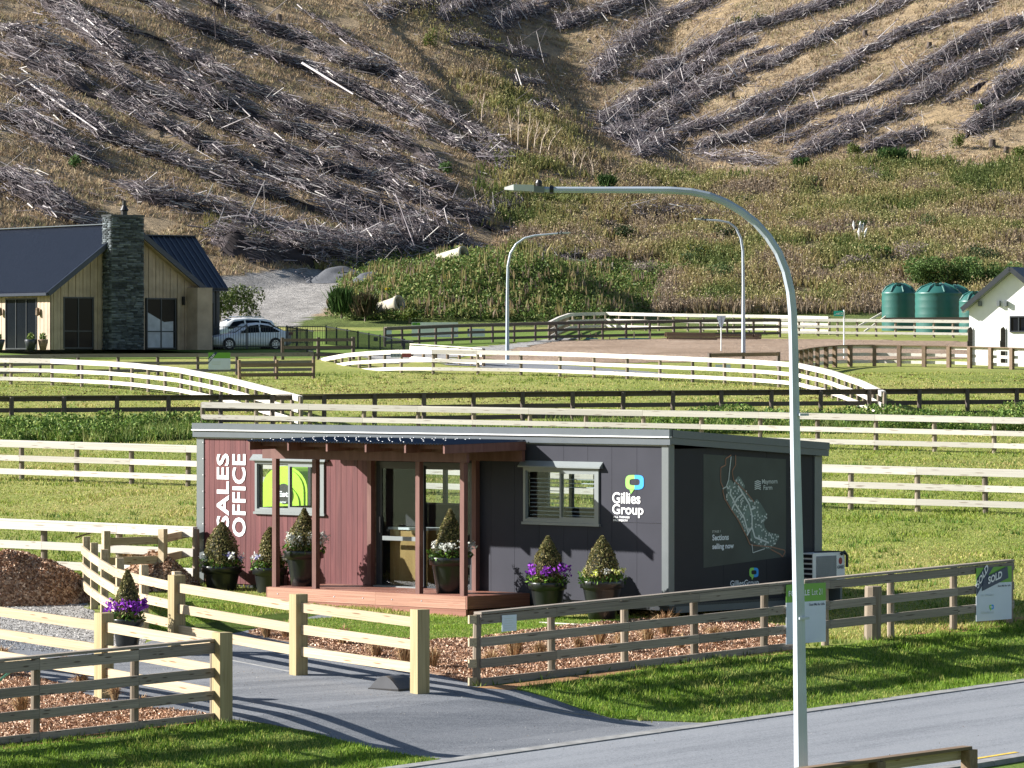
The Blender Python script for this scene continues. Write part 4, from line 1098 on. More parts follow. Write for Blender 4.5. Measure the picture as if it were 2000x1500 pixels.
# ------------------------------------------------------------------ individual shrubs and saplings
def shrub(px, py, w, h, label, pal, d=None, kind_='shrub', up=False, n=900, size=0.09, group=None, onto=None):
    if onto is not None: p = onto
    elif d: 
        p = Q(px, py, d)
    else: p = ray(px, py)
    root = empty(kind_, p, 0, label, 'shrub', group)
    MB().tube([(0, 0, -0.2), (0.03, 0, h * 0.35), (0.08, 0.02, h * 0.7)], [0.06, 0.045, 0.02], 6).build('trunk', M['round_post'], root)
    parts = []
    if up:
        m = int(n / 3); an = rng.uniform(0, 6.28, m); rr = rng.uniform(0, 1, m) ** 0.6 * w / 2
        parts.append(spikes(np.cos(an) * rr * 0.75, np.sin(an) * rr * 0.75, 0.1 + rng.uniform(0, h * 0.5, m), np.full(m, h * 0.6), 0.12, np.array(pal)[rng.integers(0, len(pal), m)], 2, 0.08, lean=0.3))
        for q in range(7):
            parts.append(leafcloud(n // 8, (rng.uniform(-.33, .33) * w, rng.uniform(-.3, .3) * w, h * rng.uniform(0.3, 0.75)), (w * 0.2, w * 0.2, h * 0.3), size * 0.8, np.array(pal) * rng.uniform(0.7, 1.2)))
    else:
        for q in range(9):
            a_ = rng.uniform(0, 6.28); r_ = rng.uniform(0.1, 0.32) * w
            cz = h * rng.uniform(0.2, 0.72)
            parts.append(leafcloud(n // 9, (math.cos(a_) * r_, math.sin(a_) * r_, cz), (w * 0.24, w * 0.24, h * 0.27), size, np.array(pal) * rng.uniform(0.85, 1.15)))
    build_np('foliage', parts, M['leaves'], root)
    return root
BR = [[0.07, 0.13, 0.04], [0.09, 0.16, 0.05], [0.055, 0.095, 0.03]]
YG = [[0.10, 0.14, 0.025], [0.07, 0.105, 0.025], [0.15, 0.17, 0.04]]
DK = [[0.02, 0.04, 0.015], [0.035, 0.06, 0.02], [0.05, 0.08, 0.025]]
GS = 'shrubs on the hillside'
shrub(667, 616, 1.7, 1.7, 'dark green broom bush left of the lower concrete pipe', BR, up=True, n=900, d=296)
shrub(713, 622, 1.5, 1.5, 'reddish-green bush touching the lower concrete pipe', [[0.10, 0.075, 0.045], [0.06, 0.07, 0.03]], up=True, n=700, d=294)
shrub(800, 625, 1.2, 0.9, 'yellowish bush right of the lower concrete pipe', YG, d=293)
shrub(760, 578, 0.8, 0.5, 'small bush with yellow flowers on the mound', [[0.45, 0.36, 0.02], [0.1, 0.13, 0.03]], n=300)
shrub(470, 630, 3.0, 2.5, 'leafy bush growing beside the right wing of the house', [[0.07, 0.10, 0.03], [0.11, 0.13, 0.045], [0.045, 0.07, 0.02]], d=284, n=2200)
shrub(430, 620, 2.2, 2.1, 'bush half hidden by the right wing of the house', [[0.11, 0.13, 0.045], [0.06, 0.09, 0.025]], d=282, n=1200)
shrub(145, 330, 1.3, 1.2, 'green gorse bush among the left slash rows', BR, n=500, group=GS)
shrub(870, 345, 1.3, 1.3, 'small green bush near the foot of the left spur', BR, n=500, group=GS)
shrub(840, 95, 1.4, 2.2, 'tall young green tree at the head of the gully', YG, n=600, group=GS)
shrub(1440, 52, 1.2, 1.1, 'left bush of the pair at the top of the right slope', YG, n=350, group=GS)
shrub(1482, 48, 1.5, 1.2, 'right bush of the pair at the top of the right slope', YG, n=400, group=GS)
shrub(1670, 308, 1.6, 1.5, 'yellow-green bush under the middle right slash row', YG, n=600, group=GS)
shrub(1868, 293, 1.6, 1.6, 'yellow-green bush left of the lower right slash pile', YG, n=600, group=GS)
shrub(1912, 222, 1.1, 1.0, 'green bush at the foot of the upper right slash pile', YG, n=350, group=GS)
shrub(1995, 318, 2.4, 1.6, 'large yellow-green bush at the right edge below the stumps', YG, n=900, group=GS)
shrub(1360, 515, 2.4, 1.6, 'dark bush with yellow lower leaves behind the far street lamp', DK + [[0.2, 0.2, 0.03]], n=1100, group=GS)
shrub(1420, 478, 2.4, 1.9, 'dark green bush left of the right-hand far street lamp', DK, n=1100, group=GS)
shrub(1235, 480, 3.0, 1.6, 'dark bush on the weedy slope between the far street lamps', DK, n=1200, group=GS)
shrub(1185, 385, 1.6, 1.8, 'bright green broom bush beneath the lamp arm', BR, n=500, up=True, group=GS)
shrub(1742, 318, 3.4, 1.2, 'wide green bush at the top of the weedy slope', BR, n=900, up=True, group=GS)
shrub(1565, 332, 2.0, 1.0, 'small green bush left of the wide green bush', BR, n=500, up=True, group=GS)
shrub(1700, 505, 3.2, 1.2, 'bright green patch of bush above the left water tank', [[0.07, 0.13, 0.03], [0.05, 0.1, 0.02]], n=1300, group=GS)
for i, (px, w_) in enumerate(((1795, 3.4), (1850, 3.6), (1905, 3.4), (1960, 3.4))):
    shrub(px, 560 + i * 2, w_, 2.3, ['leftmost', 'second', 'third', 'rightmost'][i] + ' broom bush of the green row behind the water tanks', [[0.10, 0.17, 0.05], [0.14, 0.21, 0.06], [0.08, 0.13, 0.04]], n=2600, size=0.1, group='broom bushes behind the tanks')
shrub(1920, 520, 4.0, 1.8, 'dark green bush above the broom row near the white house', DK, n=1500, group=GS)
# scattered shrubs that break up the weedy slope
KIND = [([[0.05, 0.085, 0.03], [0.08, 0.12, 0.04]], 'dark green'), ([[0.16, 0.18, 0.06], [0.22, 0.24, 0.08]], 'olive'), ([[0.24, 0.19, 0.17], [0.17, 0.13, 0.12], [0.32, 0.27, 0.24]], 'bare grey-brown')]
rs_ = random.Random(11)
COLS_ = ['near the gully', 'above the left far lamp arm', 'left of the right far lamp', 'behind the right far lamp', 'behind the curve of the big lamp', 'left of the pampas plumes', 'right of the pampas plumes', 'above the water tanks', 'at the right edge']
ROWS_ = ['high on the weedy slope', 'halfway up the weedy slope', 'low on the weedy slope']
for r_ in range(3):
    for c_ in range(9):
        sz = rs_.sample(['small', 'wide'], 2)
        for q_ in range(2):
            px = 1085 + c_ * 102 + rs_.uniform(2, 46) + q_ * 50; py = 352 + r_ * 70 + rs_.uniform(0, 60)
            pal, nm = KIND[rs_.choice([0, 1, 1, 2, 2])]
            w_ = rs_.uniform(0.8, 1.5) if sz[q_] == 'small' else rs_.uniform(1.9, 3.0)
            shrub(px, py, w_, w_ * rs_.uniform(0.35, 0.6), sz[q_] + ' ' + nm + ' shrub ' + ROWS_[r_] + ' ' + COLS_[c_], pal, n=int(260 * w_), size=rs_.uniform(0.05, 0.09), group='shrubs dotted over the weedy slope')
# pale dead saplings in the gully
def dead_sapling(px, py, h, label, lean):
    p = ray(px, py); mb = MB()
    top = Vector((lean, 0, h)); mb.tube([(0, 0, -0.2), (lean * 0.3, 0.05, h * 0.5), tuple(top)], [0.07, 0.05, 0.015], 5)
    for k in range(5):
        t = random.uniform(0.4, 0.9); b = Vector((lean * t * 0.8, 0, h * t)); a_ = random.uniform(0, 6.28)
        mb.tube([tuple(b), tuple(b + Vector((math.cos(a_) * 0.5, math.sin(a_) * 0.4, 0.75)))], [0.025, 0.008], 4)
    o = mb.build('dead_sapling', MDS); o.location = p
    tag(o, label, 'dead tree', 'dead saplings in the gully')
MDS = plain('bleached_wood', (0.42, 0.34, 0.26), 0.9)
for i, (px, py, h, ln2) in enumerate(((1000, 285, 3.2, -0.4), (1012, 290, 3.6, 0.1), (1030, 300, 3.4, 0.3), (1042, 305, 3.0, 0.5), (1053, 312, 3.0, 0.9), (1066, 308, 2.6, 1.4), (940, 245, 2.8, 0.3), (1120, 335, 1.8, 0.2), (1133, 345, 1.6, 0.3), (1160, 350, 1.7, -0.2))):
    dead_sapling(px, py, h, ['leftmost pale dead sapling in the gully clump', 'second pale dead sapling from the left in the gully', 'straight pale dead sapling in the middle of the gully clump', 'slightly leaning dead sapling right of the middle of the clump', 'dead sapling leaning right at the edge of the clump', 'strongly leaning dead sapling right of the clump', 'forked dead sapling standing in the gully shadow', 'short dead sapling left above the lamp arm', 'short dead sapling second above the lamp arm', 'short dead sapling right above the lamp arm'][i], ln2)
# pampas grass
pr_ = empty('pampas_grass', ray(1678, 485), 0, 'white pampas plumes standing out of the brown weeds', 'pampas grass')
for k in range(6):
    a_ = Vector((random.uniform(-0.45, 0.45), random.uniform(-0.2, 0.2), 0)); hh = random.uniform(0.9, 1.5)
    MB().tube([tuple(a_ * 0.4), tuple(a_ + Vector((0, 0, hh)))], [0.015, 0.01], 4).build('stem', MDS, pr_)
    MB().tube([tuple(a_ + Vector((0, 0, hh - 0.1))), tuple(a_ * 1.1 + Vector((0, 0, hh + 0.25))), tuple(a_ * 1.3 + Vector((0.05, 0, hh + 0.6)))], [0.03, 0.10, 0.02], 6).build('plume', M['white'], pr_)
# ------------------------------------------------------------------ text and flat print
def text_mesh(s, bold=0.0, sp=1.0):
    cu = bpy.data.curves.new('t', 'FONT'); cu.body = s; cu.size = 1.0; cu.offset = bold; cu.space_character = sp; cu.resolution_u = 3
    o = bpy.data.objects.new('t', cu); COL.objects.link(o)
    dg = bpy.context.evaluated_depsgraph_get(); dg.update()
    me = bpy.data.meshes.new_from_object(o.evaluated_get(dg))
    bpy.data.objects.remove(o); bpy.data.curves.remove(cu)
    return me
def text_at(s, parent, o, ax, ay, mat, bold=0.0, name='lettering', sp=1.0, off=None):
    """flat lettering filling the parallelogram o, o+ax, o+ay"""
    me = text_mesh(s, bold, sp)
    xs = [v.co.x for v in me.vertices]; ys = [v.co.y for v in me.vertices]
    x0, x1, y0, y1 = min(xs), max(xs), min(ys), max(ys)
    o = Vector(o); ax = Vector(ax); ay = Vector(ay); nn = ax.cross(ay).normalized() * 0.004
    for v in me.vertices:
        p = o + ax * ((v.co.x - x0) / (x1 - x0)) + ay * ((v.co.y - y0) / (y1 - y0)) + nn
        v.co = p
    me.materials.clear(); me.materials.append(mat); me.update()
    me.name = name
    return link(name, me, parent)
def poly_at(pts, mat, parent, name, nn=(0, 0, 0)):
    me = bpy.data.meshes.new(name); nn = Vector(nn)
    me.from_pydata([tuple(Vector(p) + nn) for p in pts], [], [tuple(range(len(pts)))]); me.materials.append(mat); me.update()
    return link(name, me, parent)
M['print_white'] = plain('white_print', (0.80, 0.80, 0.82), 0.5, 0, 0.02)
M['print_grey'] = plain('pale_print', (0.55, 0.60, 0.60), 0.6, 0, 0.02)
M['print_green'] = plain('lime_print', (0.25, 0.62, 0.10), 0.5, 0, 0.03)
M['print_blue'] = plain('blue_print', (0.01, 0.30, 0.80), 0.5, 0, 0.03)
M['print_navy'] = plain('navy_print', (0.03, 0.05, 0.10), 0.5, 0, 0.03)
M['sign_green'] = plain('sign_green', (0.14, 0.36, 0.03), 0.45, 0, 0.04)
M['sign_white'] = plain('sign_white', (0.62, 0.68, 0.76), 0.45, 0, 0.03)

def logo(parent, f, cx, cy, w, h, gm, bm_, n=Vector((0, 0, 0)), ring=0.40):
    """two interlocking halves of a speech bubble; f(u,v) maps unit coordinates to a point"""
    def half(sg, mat):
        out, inn = [], []
        for k in range(13):
            a = math.pi / 2 + sg * math.pi * k / 12
            ca, sa = math.cos(a), math.sin(a)
            e = 0.55
            out.append((math.copysign(abs(ca) ** e, ca), math.copysign(abs(sa) ** e, sa) * 0.78))
            inn.append((math.copysign(abs(ca) ** e, ca) * 0.56, math.copysign(abs(sa) ** e, sa) * 0.34 + 0.02))
        out = [(x if abs(x) > 0.02 else -0.02 * sg * -1 * -1, y) for x, y in out]
        me = bpy.data.meshes.new('logo_half')
        vs = [f(cx + x * w / 2, cy + y * h / 2) + n for x, y in out] + [f(cx + x * w / 2, cy + y * h / 2) + n for x, y in inn]
        fs = [(i, i + 1, 13 + i + 1, 13 + i) for i in range(12)]
        if sg > 0:
            b = len(vs)
            vs += [f(cx + x * w / 2, cy + y * h / 2) + n for x, y in ((-0.55, -0.72), (-0.04, -0.72), (-0.42, -1.25))]
            fs.append((b, b + 1, b + 2))
        me.from_pydata([tuple(v) for v in vs], [], fs); me.materials.append(mat); me.update()
        link('logo', me, parent)
    half(1, gm); half(-1, bm_)

# ------------------------------------------------------------------ the sales office
TH = R(43); CZ = 2.92
cu_ = Vector((math.cos(TH), -math.sin(TH), 0)); cv_ = Vector((math.sin(TH), math.cos(TH), 0))
_k = (385.0 - 1000) / F; CW = (2.97 - _k * 87.4) / (cu_.x - _k * cu_.y)
_k = (1604.0 - 1000) / F; CD = (_k * 87.4 - 2.97) / (cv_.x - _k * cv_.y)
CO = Vector((2.97, 87.4, CZ)) - cu_ * CW
office = empty('sales_office', CO, -TH, 'long charcoal and burgundy portable cabin lettered SALES OFFICE', 'sales office')
def cab(px, py, yl):
    k = (px - 1000) / F
    ax = CO.x + cv_.x * yl; ay = CO.y + cv_.y * yl
    xl = (k * ay - ax) / (cu_.x - k * cu_.y)
    d = ay + cu_.y * xl
    return xl, EYE - (py - YH) * d / F - CZ
def side(px, py, xl):
    k = (px - 1000) / F
    ax = CO.x + cu_.x * xl; ay = CO.y + cu_.y * xl
    yl = (k * ay - ax) / (cv_.x - k * cv_.y)
    d = ay + cv_.y * yl
    return yl, EYE - (py - YH) * d / F - CZ
def wall_grid(mb, x0, x1, z0, z1, holes, y0, y1, axis='x', mi=0):
    xs = sorted({x0, x1, *[h[i] for h in holes for i in (0, 1) if x0 < h[i] < x1]})
    zs = sorted({z0, z1, *[h[i] for h in holes for i in (2, 3) if z0 < h[i] < z1]})
    for a, b in zip(xs, xs[1:]):
        runs = []
        for c, d in zip(zs, zs[1:]):
            mx, mz = (a + b) / 2, (c + d) / 2
            if any(h[0] < mx < h[1] and h[2] < mz < h[3] for h in holes): continue
            if runs and abs(runs[-1][1] - c) < 1e-6: runs[-1][1] = d
            else: runs.append([c, d])
        for c, d in runs: mb.bb(a, b, y0, y1, c, d, mi)
    return mb
def each_piece(mb, name, mat, parent):
    for i in range(0, len(mb.v), 8):
        q = MB(); q.v = mb.v[i:i + 8]; q.f = [(0, 3, 2, 1), (4, 5, 6, 7), (0, 1, 5, 4), (1, 2, 6, 5), (2, 3, 7, 6), (3, 0, 4, 7)]; q.m = [0] * 6
        q.build(name, mat, parent)
ZB, ZT = 0.41, 3.46
def opening(pa, pb, ya, yb, yl):
    x0 = cab(pa, ya, yl)[0]; x1 = cab(pb, yb, yl)[0]
    z0 = cab((pa + pb) / 2, yb, yl)[1]; z1 = cab((pa + pb) / 2, ya, yl)[1]
    return (x0, x1, z0, z1)
WL = opening(505, 637, 901, 1001, 0); WR = opening(1024, 1171, 914, 1021, 0)
DO = opening(737, 926, 903, 1142, 0); DO = (DO[0], DO[1], ZB + 0.02, DO[3])
xb0 = cab(399, 900, 0)[0]; xb1 = DO[0] - 0.10
nb = 32; bw = (xb1 - xb0) / nb
snap = lambda x: xb0 + round((x - xb0) / bw) * bw
WL = (snap(WL[0]), snap(WL[1]), WL[2], WL[3])
M['board'] = wood('burgundy_cladding', (0.085, 0.022, 0.026), (0.150, 0.047, 0.047), (0.14, 0.05, 0.05), 0.5, (14, 14, 0.9), 0.16, 0.15)
holes_f = [WL, WR, DO]
wall_grid(MB(), 0.03, CW - 0.03, ZB, ZT, holes_f, 0.035, 0.10).build('front_wall', M['white_room'], office)
for i in range(nb):
    a, b = xb0 + i * bw, xb0 + (i + 1) * bw
    mb = MB(); wall_grid(mb, a + 0.003, b - 0.003, ZB, ZT, [WL], 0.0 + random.uniform(0, 0.004), 0.034)
    each_piece(mb, 'board', M['board'], office)
jx = sorted([DO[1] + 0.14, cab(959, 900, 0)[0]] + [cab(p, 900, 0)[0] for p in (1005, 1053, 1101, 1148, 1195, 1244)] + [cab(1293, 900, 0)[0]])
zs_ = cab(1240, 1021, 0)[1]
for a, b in zip(jx, jx[1:]):
    if a > WR[1]: 
        for z0, z1 in ((ZB, zs_ - 0.003), (zs_ + 0.003, ZT)):
            MB().bb(a + 0.003, b - 0.003, 0.0, 0.034, z0, z1).build('wall_panel', M['dpanel'], office)
    else:
        each_piece(wall_grid(MB(), a + 0.003, b - 0.003, ZB, ZT, [WR], 0.0, 0.034), 'wall_panel', M['dpanel'], office)
MB().bb(DO[0], DO[1], 0.0, 0.034, DO[3], ZT).build('door_header', M['dpanel'], office)
# corner trims
for x0, x1, nm in ((0.0, xb0 - 0.004, 'corner_trim'), (cab(1293, 900, 0)[0] + 0.004, CW + 0.004, 'corner_trim')):
    MB().bb(x0, x1, -0.014, 0.03, ZB - 0.03, ZT).build(nm, M['grey_trim'], office)
MB().bb(CW - 0.02, CW + 0.014, -0.010, side(1316, 900, CW)[0], ZB - 0.03, ZT).build('corner_trim', M['grey_trim'], office)
MB().bb(CW - 0.02, CW + 0.014, CD - 0.22, CD + 0.01, ZB - 0.03, ZT - 0.3).build('corner_trim', M['grey_trim'], office)
MB().bb(xb1 + 0.003, DO[0] - 0.003, -0.012, 0.034, ZB, ZT).build('door_trim', M['brown_wood'], office)
MB().bb(DO[1] + 0.003, DO[1] + 0.137, -0.006, 0.034, ZB, ZT).build('door_trim', M['dpanel'], office)
# screws of the left trim
for k in range(9):
    MB().box((xb0 - 0.015, -0.02, ZB + 0.2 + k * 0.34), (0.018, 0.012, 0.018)).build('screw', M['print_white'], office)
# side wall, rear wall, floor, ceiling
sy = [side(1316, 900, CW)[0] + 0.003, 1.6, 2.9, 4.3, CD - 0.223]
for a, b in zip(sy, sy[1:]):
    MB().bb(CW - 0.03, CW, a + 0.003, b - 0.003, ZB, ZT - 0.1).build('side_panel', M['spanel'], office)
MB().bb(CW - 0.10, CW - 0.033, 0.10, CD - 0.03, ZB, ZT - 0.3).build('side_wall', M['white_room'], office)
la, lb = side(511, 905, 0.04), side(604, 987, 0.04)
LW_ = (min(la[0], lb[0]), min(max(la[0], lb[0]), CD - 0.3), lb[1], la[1])
def grid_y(x0, x1, y0, y1, z0, z1, hole, name, mat):
    MB().bb(x0, x1, y0, hole[0], z0, z1).build(name, mat, office); MB().bb(x0, x1, hole[1], y1, z0, z1).build(name, mat, office)
    MB().bb(x0, x1, hole[0], hole[1], z0, hole[2]).build(name, mat, office); MB().bb(x0, x1, hole[0], hole[1], hole[3], z1).build(name, mat, office)
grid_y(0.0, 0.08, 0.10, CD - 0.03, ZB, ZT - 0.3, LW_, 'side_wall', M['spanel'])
RA = opening(826, 922, 893, 986, CD); RB = opening(1073, 1168, 905, 994, CD); RC = opening(508, 604, 904, 987, CD)
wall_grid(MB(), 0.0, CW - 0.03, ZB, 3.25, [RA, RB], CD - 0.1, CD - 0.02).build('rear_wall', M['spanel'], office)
for rr in (RA, RB):
    mb = MB(); m_ = (rr[0] + rr[1]) / 2
    for a, b, c, d in ((rr[0], rr[0] + .05, rr[2], rr[3]), (rr[1] - .05, rr[1], rr[2], rr[3]), (m_ - .05, m_ + .05, rr[2], rr[3]), (rr[0], rr[1], rr[2], rr[2] + .04), (rr[0], rr[1], rr[3] - .04, rr[3])):
        mb.bb(a, b, CD - 0.09, CD - 0.03, c, d)
    mb.build('rear_window_frame', M['steel_dark'], office)
MB().bb(0.0, CW, 0.03, CD - 0.02, ZB - 0.12, ZB - 0.002).build('floor_frame', M['steel_dark'], office)
MB().bb(0.09, CW - 0.11, 0.11, CD - 0.11, ZB + 0.001, ZB + 0.012).build('floor', M['carpet'], office)
MB().bb(0.09, CW - 0.11, 0.11, CD - 0.11, 3.12, 3.14).build('ceiling', M['white_room'], office)
MB().bb(CW - 0.06, CW + 0.012, 0.2, CD - 0.1, ZB - 0.17, ZB - 0.05).build('chassis_rail', M['fascia'], office)
for i in range(6):
    for yy in (0.3, CD / 2, CD - 0.4):
        MB().box((0.6 + i * 1.95, yy, 0.08), (0.16, 0.16, 0.42)).build('pile', M['brown_wood'], office)
# fascia and roof
ZF = 3.73
def ftop(y): return ZF - 0.066 * (y + 0.1)
MB().bb(-0.06, CW + 0.10, -0.075, -0.01, ZT - 0.02, ZT + 0.115).build('fascia', M['fascia'], office)
MB().bb(-0.06, CW + 0.10, -0.095, -0.01, ZT + 0.142, ZF).build('fascia', M['fascia'], office)
MB().bb(-0.06, CW + 0.10, -0.112, -0.01, ZT + 0.117, ZT + 0.140).build('fascia_lit_edge', M['white'], office)  # white strip paints the sunlit edge of the fascia step
MB().bb(0.02, CW - 0.02, -0.022, -0.001, ZT - 0.05, ZT - 0.022).build('flashing', M['frame'], office)
for z0, z1, xx in ((-0.27, -0.145, 0.085), (-0.142, 0.0, 0.105)):
    for x0 in (CW + 0.012, -0.075):
        mb = MB()
        w_ = xx if x0 > 0 else 0.06
        vs = [(x0, -0.01, ftop(0) + z0), (x0 + w_, -0.01, ftop(0) + z0), (x0 + w_, -0.01, ftop(0) + z1), (x0, -0.01, ftop(0) + z1)]
        ve = [(a, CD + 0.12, ftop(CD) + (z0 if k < 2 else z1)) for k, (a, b, c_) in enumerate(vs)]
        mb.add(vs + ve, [(0, 1, 2, 3), (7, 6, 5, 4), (0, 4, 5, 1), (1, 5, 6, 2), (2, 6, 7, 3), (3, 7, 4, 0)])
        mb.build('side_fascia', M['fascia'], office)
mb = MB(); mb.add([(-0.01, -0.008, ftop(0) - 0.03), (CW + 0.01, -0.008, ftop(0) - 0.03), (CW + 0.01, CD + 0.12, ftop(CD) - 0.03), (-0.01, CD + 0.12, ftop(CD) - 0.03),
                   (-0.01, -0.008, ftop(0) - 0.1), (CW + 0.01, -0.008, ftop(0) - 0.1), (CW + 0.01, CD + 0.12, ftop(CD) - 0.1), (-0.01, CD + 0.12, ftop(CD) - 0.1)],
                  [(0, 1, 2, 3), (7, 6, 5, 4), (0, 4, 5, 1), (1, 5, 6, 2), (2, 6, 7, 3), (3, 7, 4, 0)])
mb.build('roof', M['fascia'], office)
mb = MB(); mb.bb(0.0, CW, CD - 0.1, CD - 0.02, 3.252, 3.35); mb.build('rear_wall_top', M['spanel'], office)
# windows
def slider(parent, W_, mat, hood=True, y=0.0, split=0.5, blind=False):
    x0, x1, z0, z1 = W_
    fr = MB(); t = 0.06
    for a, b, c, d in ((x0, x0 + t, z0, z1), (x1 - t, x1, z0, z1), (x0 + t, x1 - t, z0, z0 + t), (x0 + t, x1 - t, z1 - t, z1)):
        fr.bb(a, b, y - 0.035, y + 0.06, c, d)
    f = fr.build('window', mat, parent)
    xm = x0 + (x1 - x0) * split
    for a, b, yy in ((x0 + t, xm + 0.03, y + 0.012), (xm - 0.03, x1 - t, y - 0.02)):
        s = MB()
        st = 0.05 if yy < y else 0.025
        for p, q, c, d in ((a, a + st, z0 + t, z1 - t), (b - st, b, z0 + t, z1 - t), (a + st, b - st, z0 + t, z0 + t + st), (a + st, b - st, z1 - t - st, z1 - t)):
            s.bb(p, q, yy - 0.012, yy + 0.02, c, d)
        s.build('sash', mat, f)
        MB().bb(a + st, b - st, yy + 0.002, yy + 0.008, z0 + t + st, z1 - t - st).build('pane', M['glass'], f)
    fl = MB().bb(x0 - 0.03, x1 + 0.03, y - 0.055, y - 0.001, z0 - 0.05, z0 - 0.002); fl.build('sill', mat, f)
    if hood:
        h = MB(); xa, xb = x0 - 0.09, x1 + 0.09
        h.prism([(xa, y - 0.001, z1 + 0.13), (xa, y - 0.10, z1 + 0.03), (xa, y - 0.10, z1 + 0.003), (xa, y - 0.001, z1 + 0.003)], (xb - xa, 0, 0))
        h.build('hood', mat, f)
    if blind:
        sl = MB().box((0, 0, 0), ((xm - x0) - t - 0.04, 0.045, 0.006)).mesh('blind_slat', M['print_white'])
        n_ = int((z1 - z0 - 0.25) / 0.078)
        for i in range(n_):
            z = z0 + 0.14 + i * 0.078
            link('blind_slat', sl, f, ((x0 + t + xm) / 2, y + 0.10, z), (R(12), 0, 0))
            if i < 3 or i > 6: link('blind_slat', sl, f, ((xm + x1 - t) / 2, y + 0.10, z), (R(12), 0, 0))
    return f
slider(office, WL, M['frame'])
slider(office, WR, M['frame'], blind=True)
# sliding door
x0, x1, z0, z1 = DO
fr = MB(); t = 0.07
xm = cab(826, 1000, 0)[0]
for a, b, c, d in ((x0, x0 + t, z0, z1), (x1 - t, x1, z0, z1), (x0 + t, x1 - t, z1 - t, z1), (x0 + t, x1 - t, z0, z0 + 0.04)):
    fr.bb(a, b, -0.03, 0.08, c, d)
dr = fr.build('sliding_door', M['steel_dark'], office)
for a, b, yy in ((x0 + t, xm + 0.04, 0.0), (xm - 0.04, x1 - t, 0.04)):
    s = MB(); st = 0.07
    for p, q, c, d in ((a, a + st, z0 + .04, z1 - t), (b - st, b, z0 + .04, z1 - t), (a + st, b - st, z0 + .04, z0 + .04 + st), (a + st, b - st, z1 - t - st, z1 - t)):
        s.bb(p, q, yy - 0.015, yy + 0.02, c, d)
    s.build('door_leaf', M['steel_dark'], dr)
    MB().bb(a + st, b - st, yy, yy + 0.006, z0 + .04 + st, z1 - t - st).build('pane', M['glass'], dr)
hz = cab(780, 1051, 0)[1]
MB().bb(x0 + t + 0.10, xm - 0.06, -0.03, -0.018, hz - 0.05, hz + 0.035).build('push_rail', M['frame'], dr)
MB().bb(x0 + t + 0.01, x0 + t + 0.055, -0.05, -0.016, hz + 0.10, hz + 0.42).build('handle', M['black'], dr)
MB().bb(x0 + 0.1, x0 + 1.35, -0.22, -0.05, z0 + 0.075, z0 + 0.10).build('threshold', M['frame'], office)
# lettering
def frontp(px, py, yl=-0.006):
    a, b = cab(px, py, yl); return Vector((a, yl, b))
for s_, pa, pb, ya, yb in (('SALES', 423.5, 447.5, 886, 1031), ('OFFICE', 454, 480, 887, 1049)):
    o_ = frontp(pb, yb); up = frontp(pb, ya) - o_; up.x = 0
    lf = frontp(pa, yb) - o_; lf.z = 0
    text_at(s_, office, o_ + Vector((0, 0, 0)), up, lf, M['print_white'], 0.024, 'lettering', 1.06)
def tfront(s_, pa, pb, ya, yb, mat, bold=0.01):
    o_ = frontp(pa, yb); ax = frontp(pb, yb) - o_; ax.z = 0; ay = frontp(pa, ya) - o_; ay.x = 0
    text_at(s_, office, o_, ax, ay, mat, bold)
tfront('Gillies', 1196, 1251, 961, 983, M['print_white'], 0.022)
tfront('Group', 1196, 1257, 984, 1010, M['print_white'], 0.022)
tfront('ALL THINGS', 1198, 1230, 1007.5, 1011.5, M['print_white'], 0.03)
tfront('PROPERTY', 1198, 1227, 1014, 1018, M['print_white'], 0.03)
logo(office, lambda u, v: frontp(u, v, -0.008), 1239.5, 942, 36, -37, M['print_green'], M['print_blue'])
# side graphics
def sidep(px, py, xo=0.008):
    a, b = side(px, py, CW + xo); return Vector((CW + xo, a, b))
M['map_ground'] = plain('map_backdrop', (0.032, 0.042, 0.038), 0.55, 0, 0.25, 1.5)
M['map_lots'] = plain('map_lots', (0.115, 0.165, 0.15), 0.6, 0, 0.3, 6)
M['map_line'] = plain('map_boundary', (0.26, 0.13, 0.08), 0.6, 0, 0.05)
poly_at([sidep(1374, 1109, .003), sidep(1535, 1087, .003), sidep(1535, 897, .003), sidep(1374, 887, .003)], M['map_ground'], office, 'map_backdrop')
Z2 = lambda x, y: (1370 + x / 5.172, 860 + y / 5.172)
lots = [(270,400),(300,400),(330,440),(335,405),(375,360),(400,385),(440,460),(430,500),(450,510),(480,560),(530,620),(560,590),(600,640),(660,740),(660,790),(630,830),(640,880),(680,930),(780,950),(780,1000),(700,1100),(620,1090),(540,1040),(500,1020),(495,950),(500,870),(460,960),(310,700),(250,590),(260,530),(250,500)]
poly_at([sidep(*Z2(*p), .006) for p in lots], M['map_lots'], office, 'map_lots')
def stroke(pts, w, mat, xo, name):
    mb = MB()
    for a, b in zip(pts, pts[1:]):
        mb.beam(sidep(*Z2(*a), xo), sidep(*Z2(*b), xo), 0.003, w, up=Vector((0, 1, 1)).normalized())
    mb.build(name, mat, office)
stroke([(300,150),(245,185),(245,250),(195,275),(195,420),(225,490),(215,510),(235,590),(300,700),(370,800),(450,960),(490,1050),(520,1060),(700,1075),(840,1110),(845,1130),(820,1175),(795,1150),(700,1100)], 0.022, M['map_line'], .009, 'map_boundary')
stroke([(345,150),(345,250),(310,310),(325,400),(440,510),(530,620)], 0.02, M['map_line'], .009, 'map_boundary')
stroke([(300,165),(290,250),(275,400),(250,470),(215,490)], 0.02, M['print_grey'], .010, 'map_outline')
stroke([(510,1050),(520,1135),(640,1095)], 0.015, M['print_grey'], .010, 'map_outline')
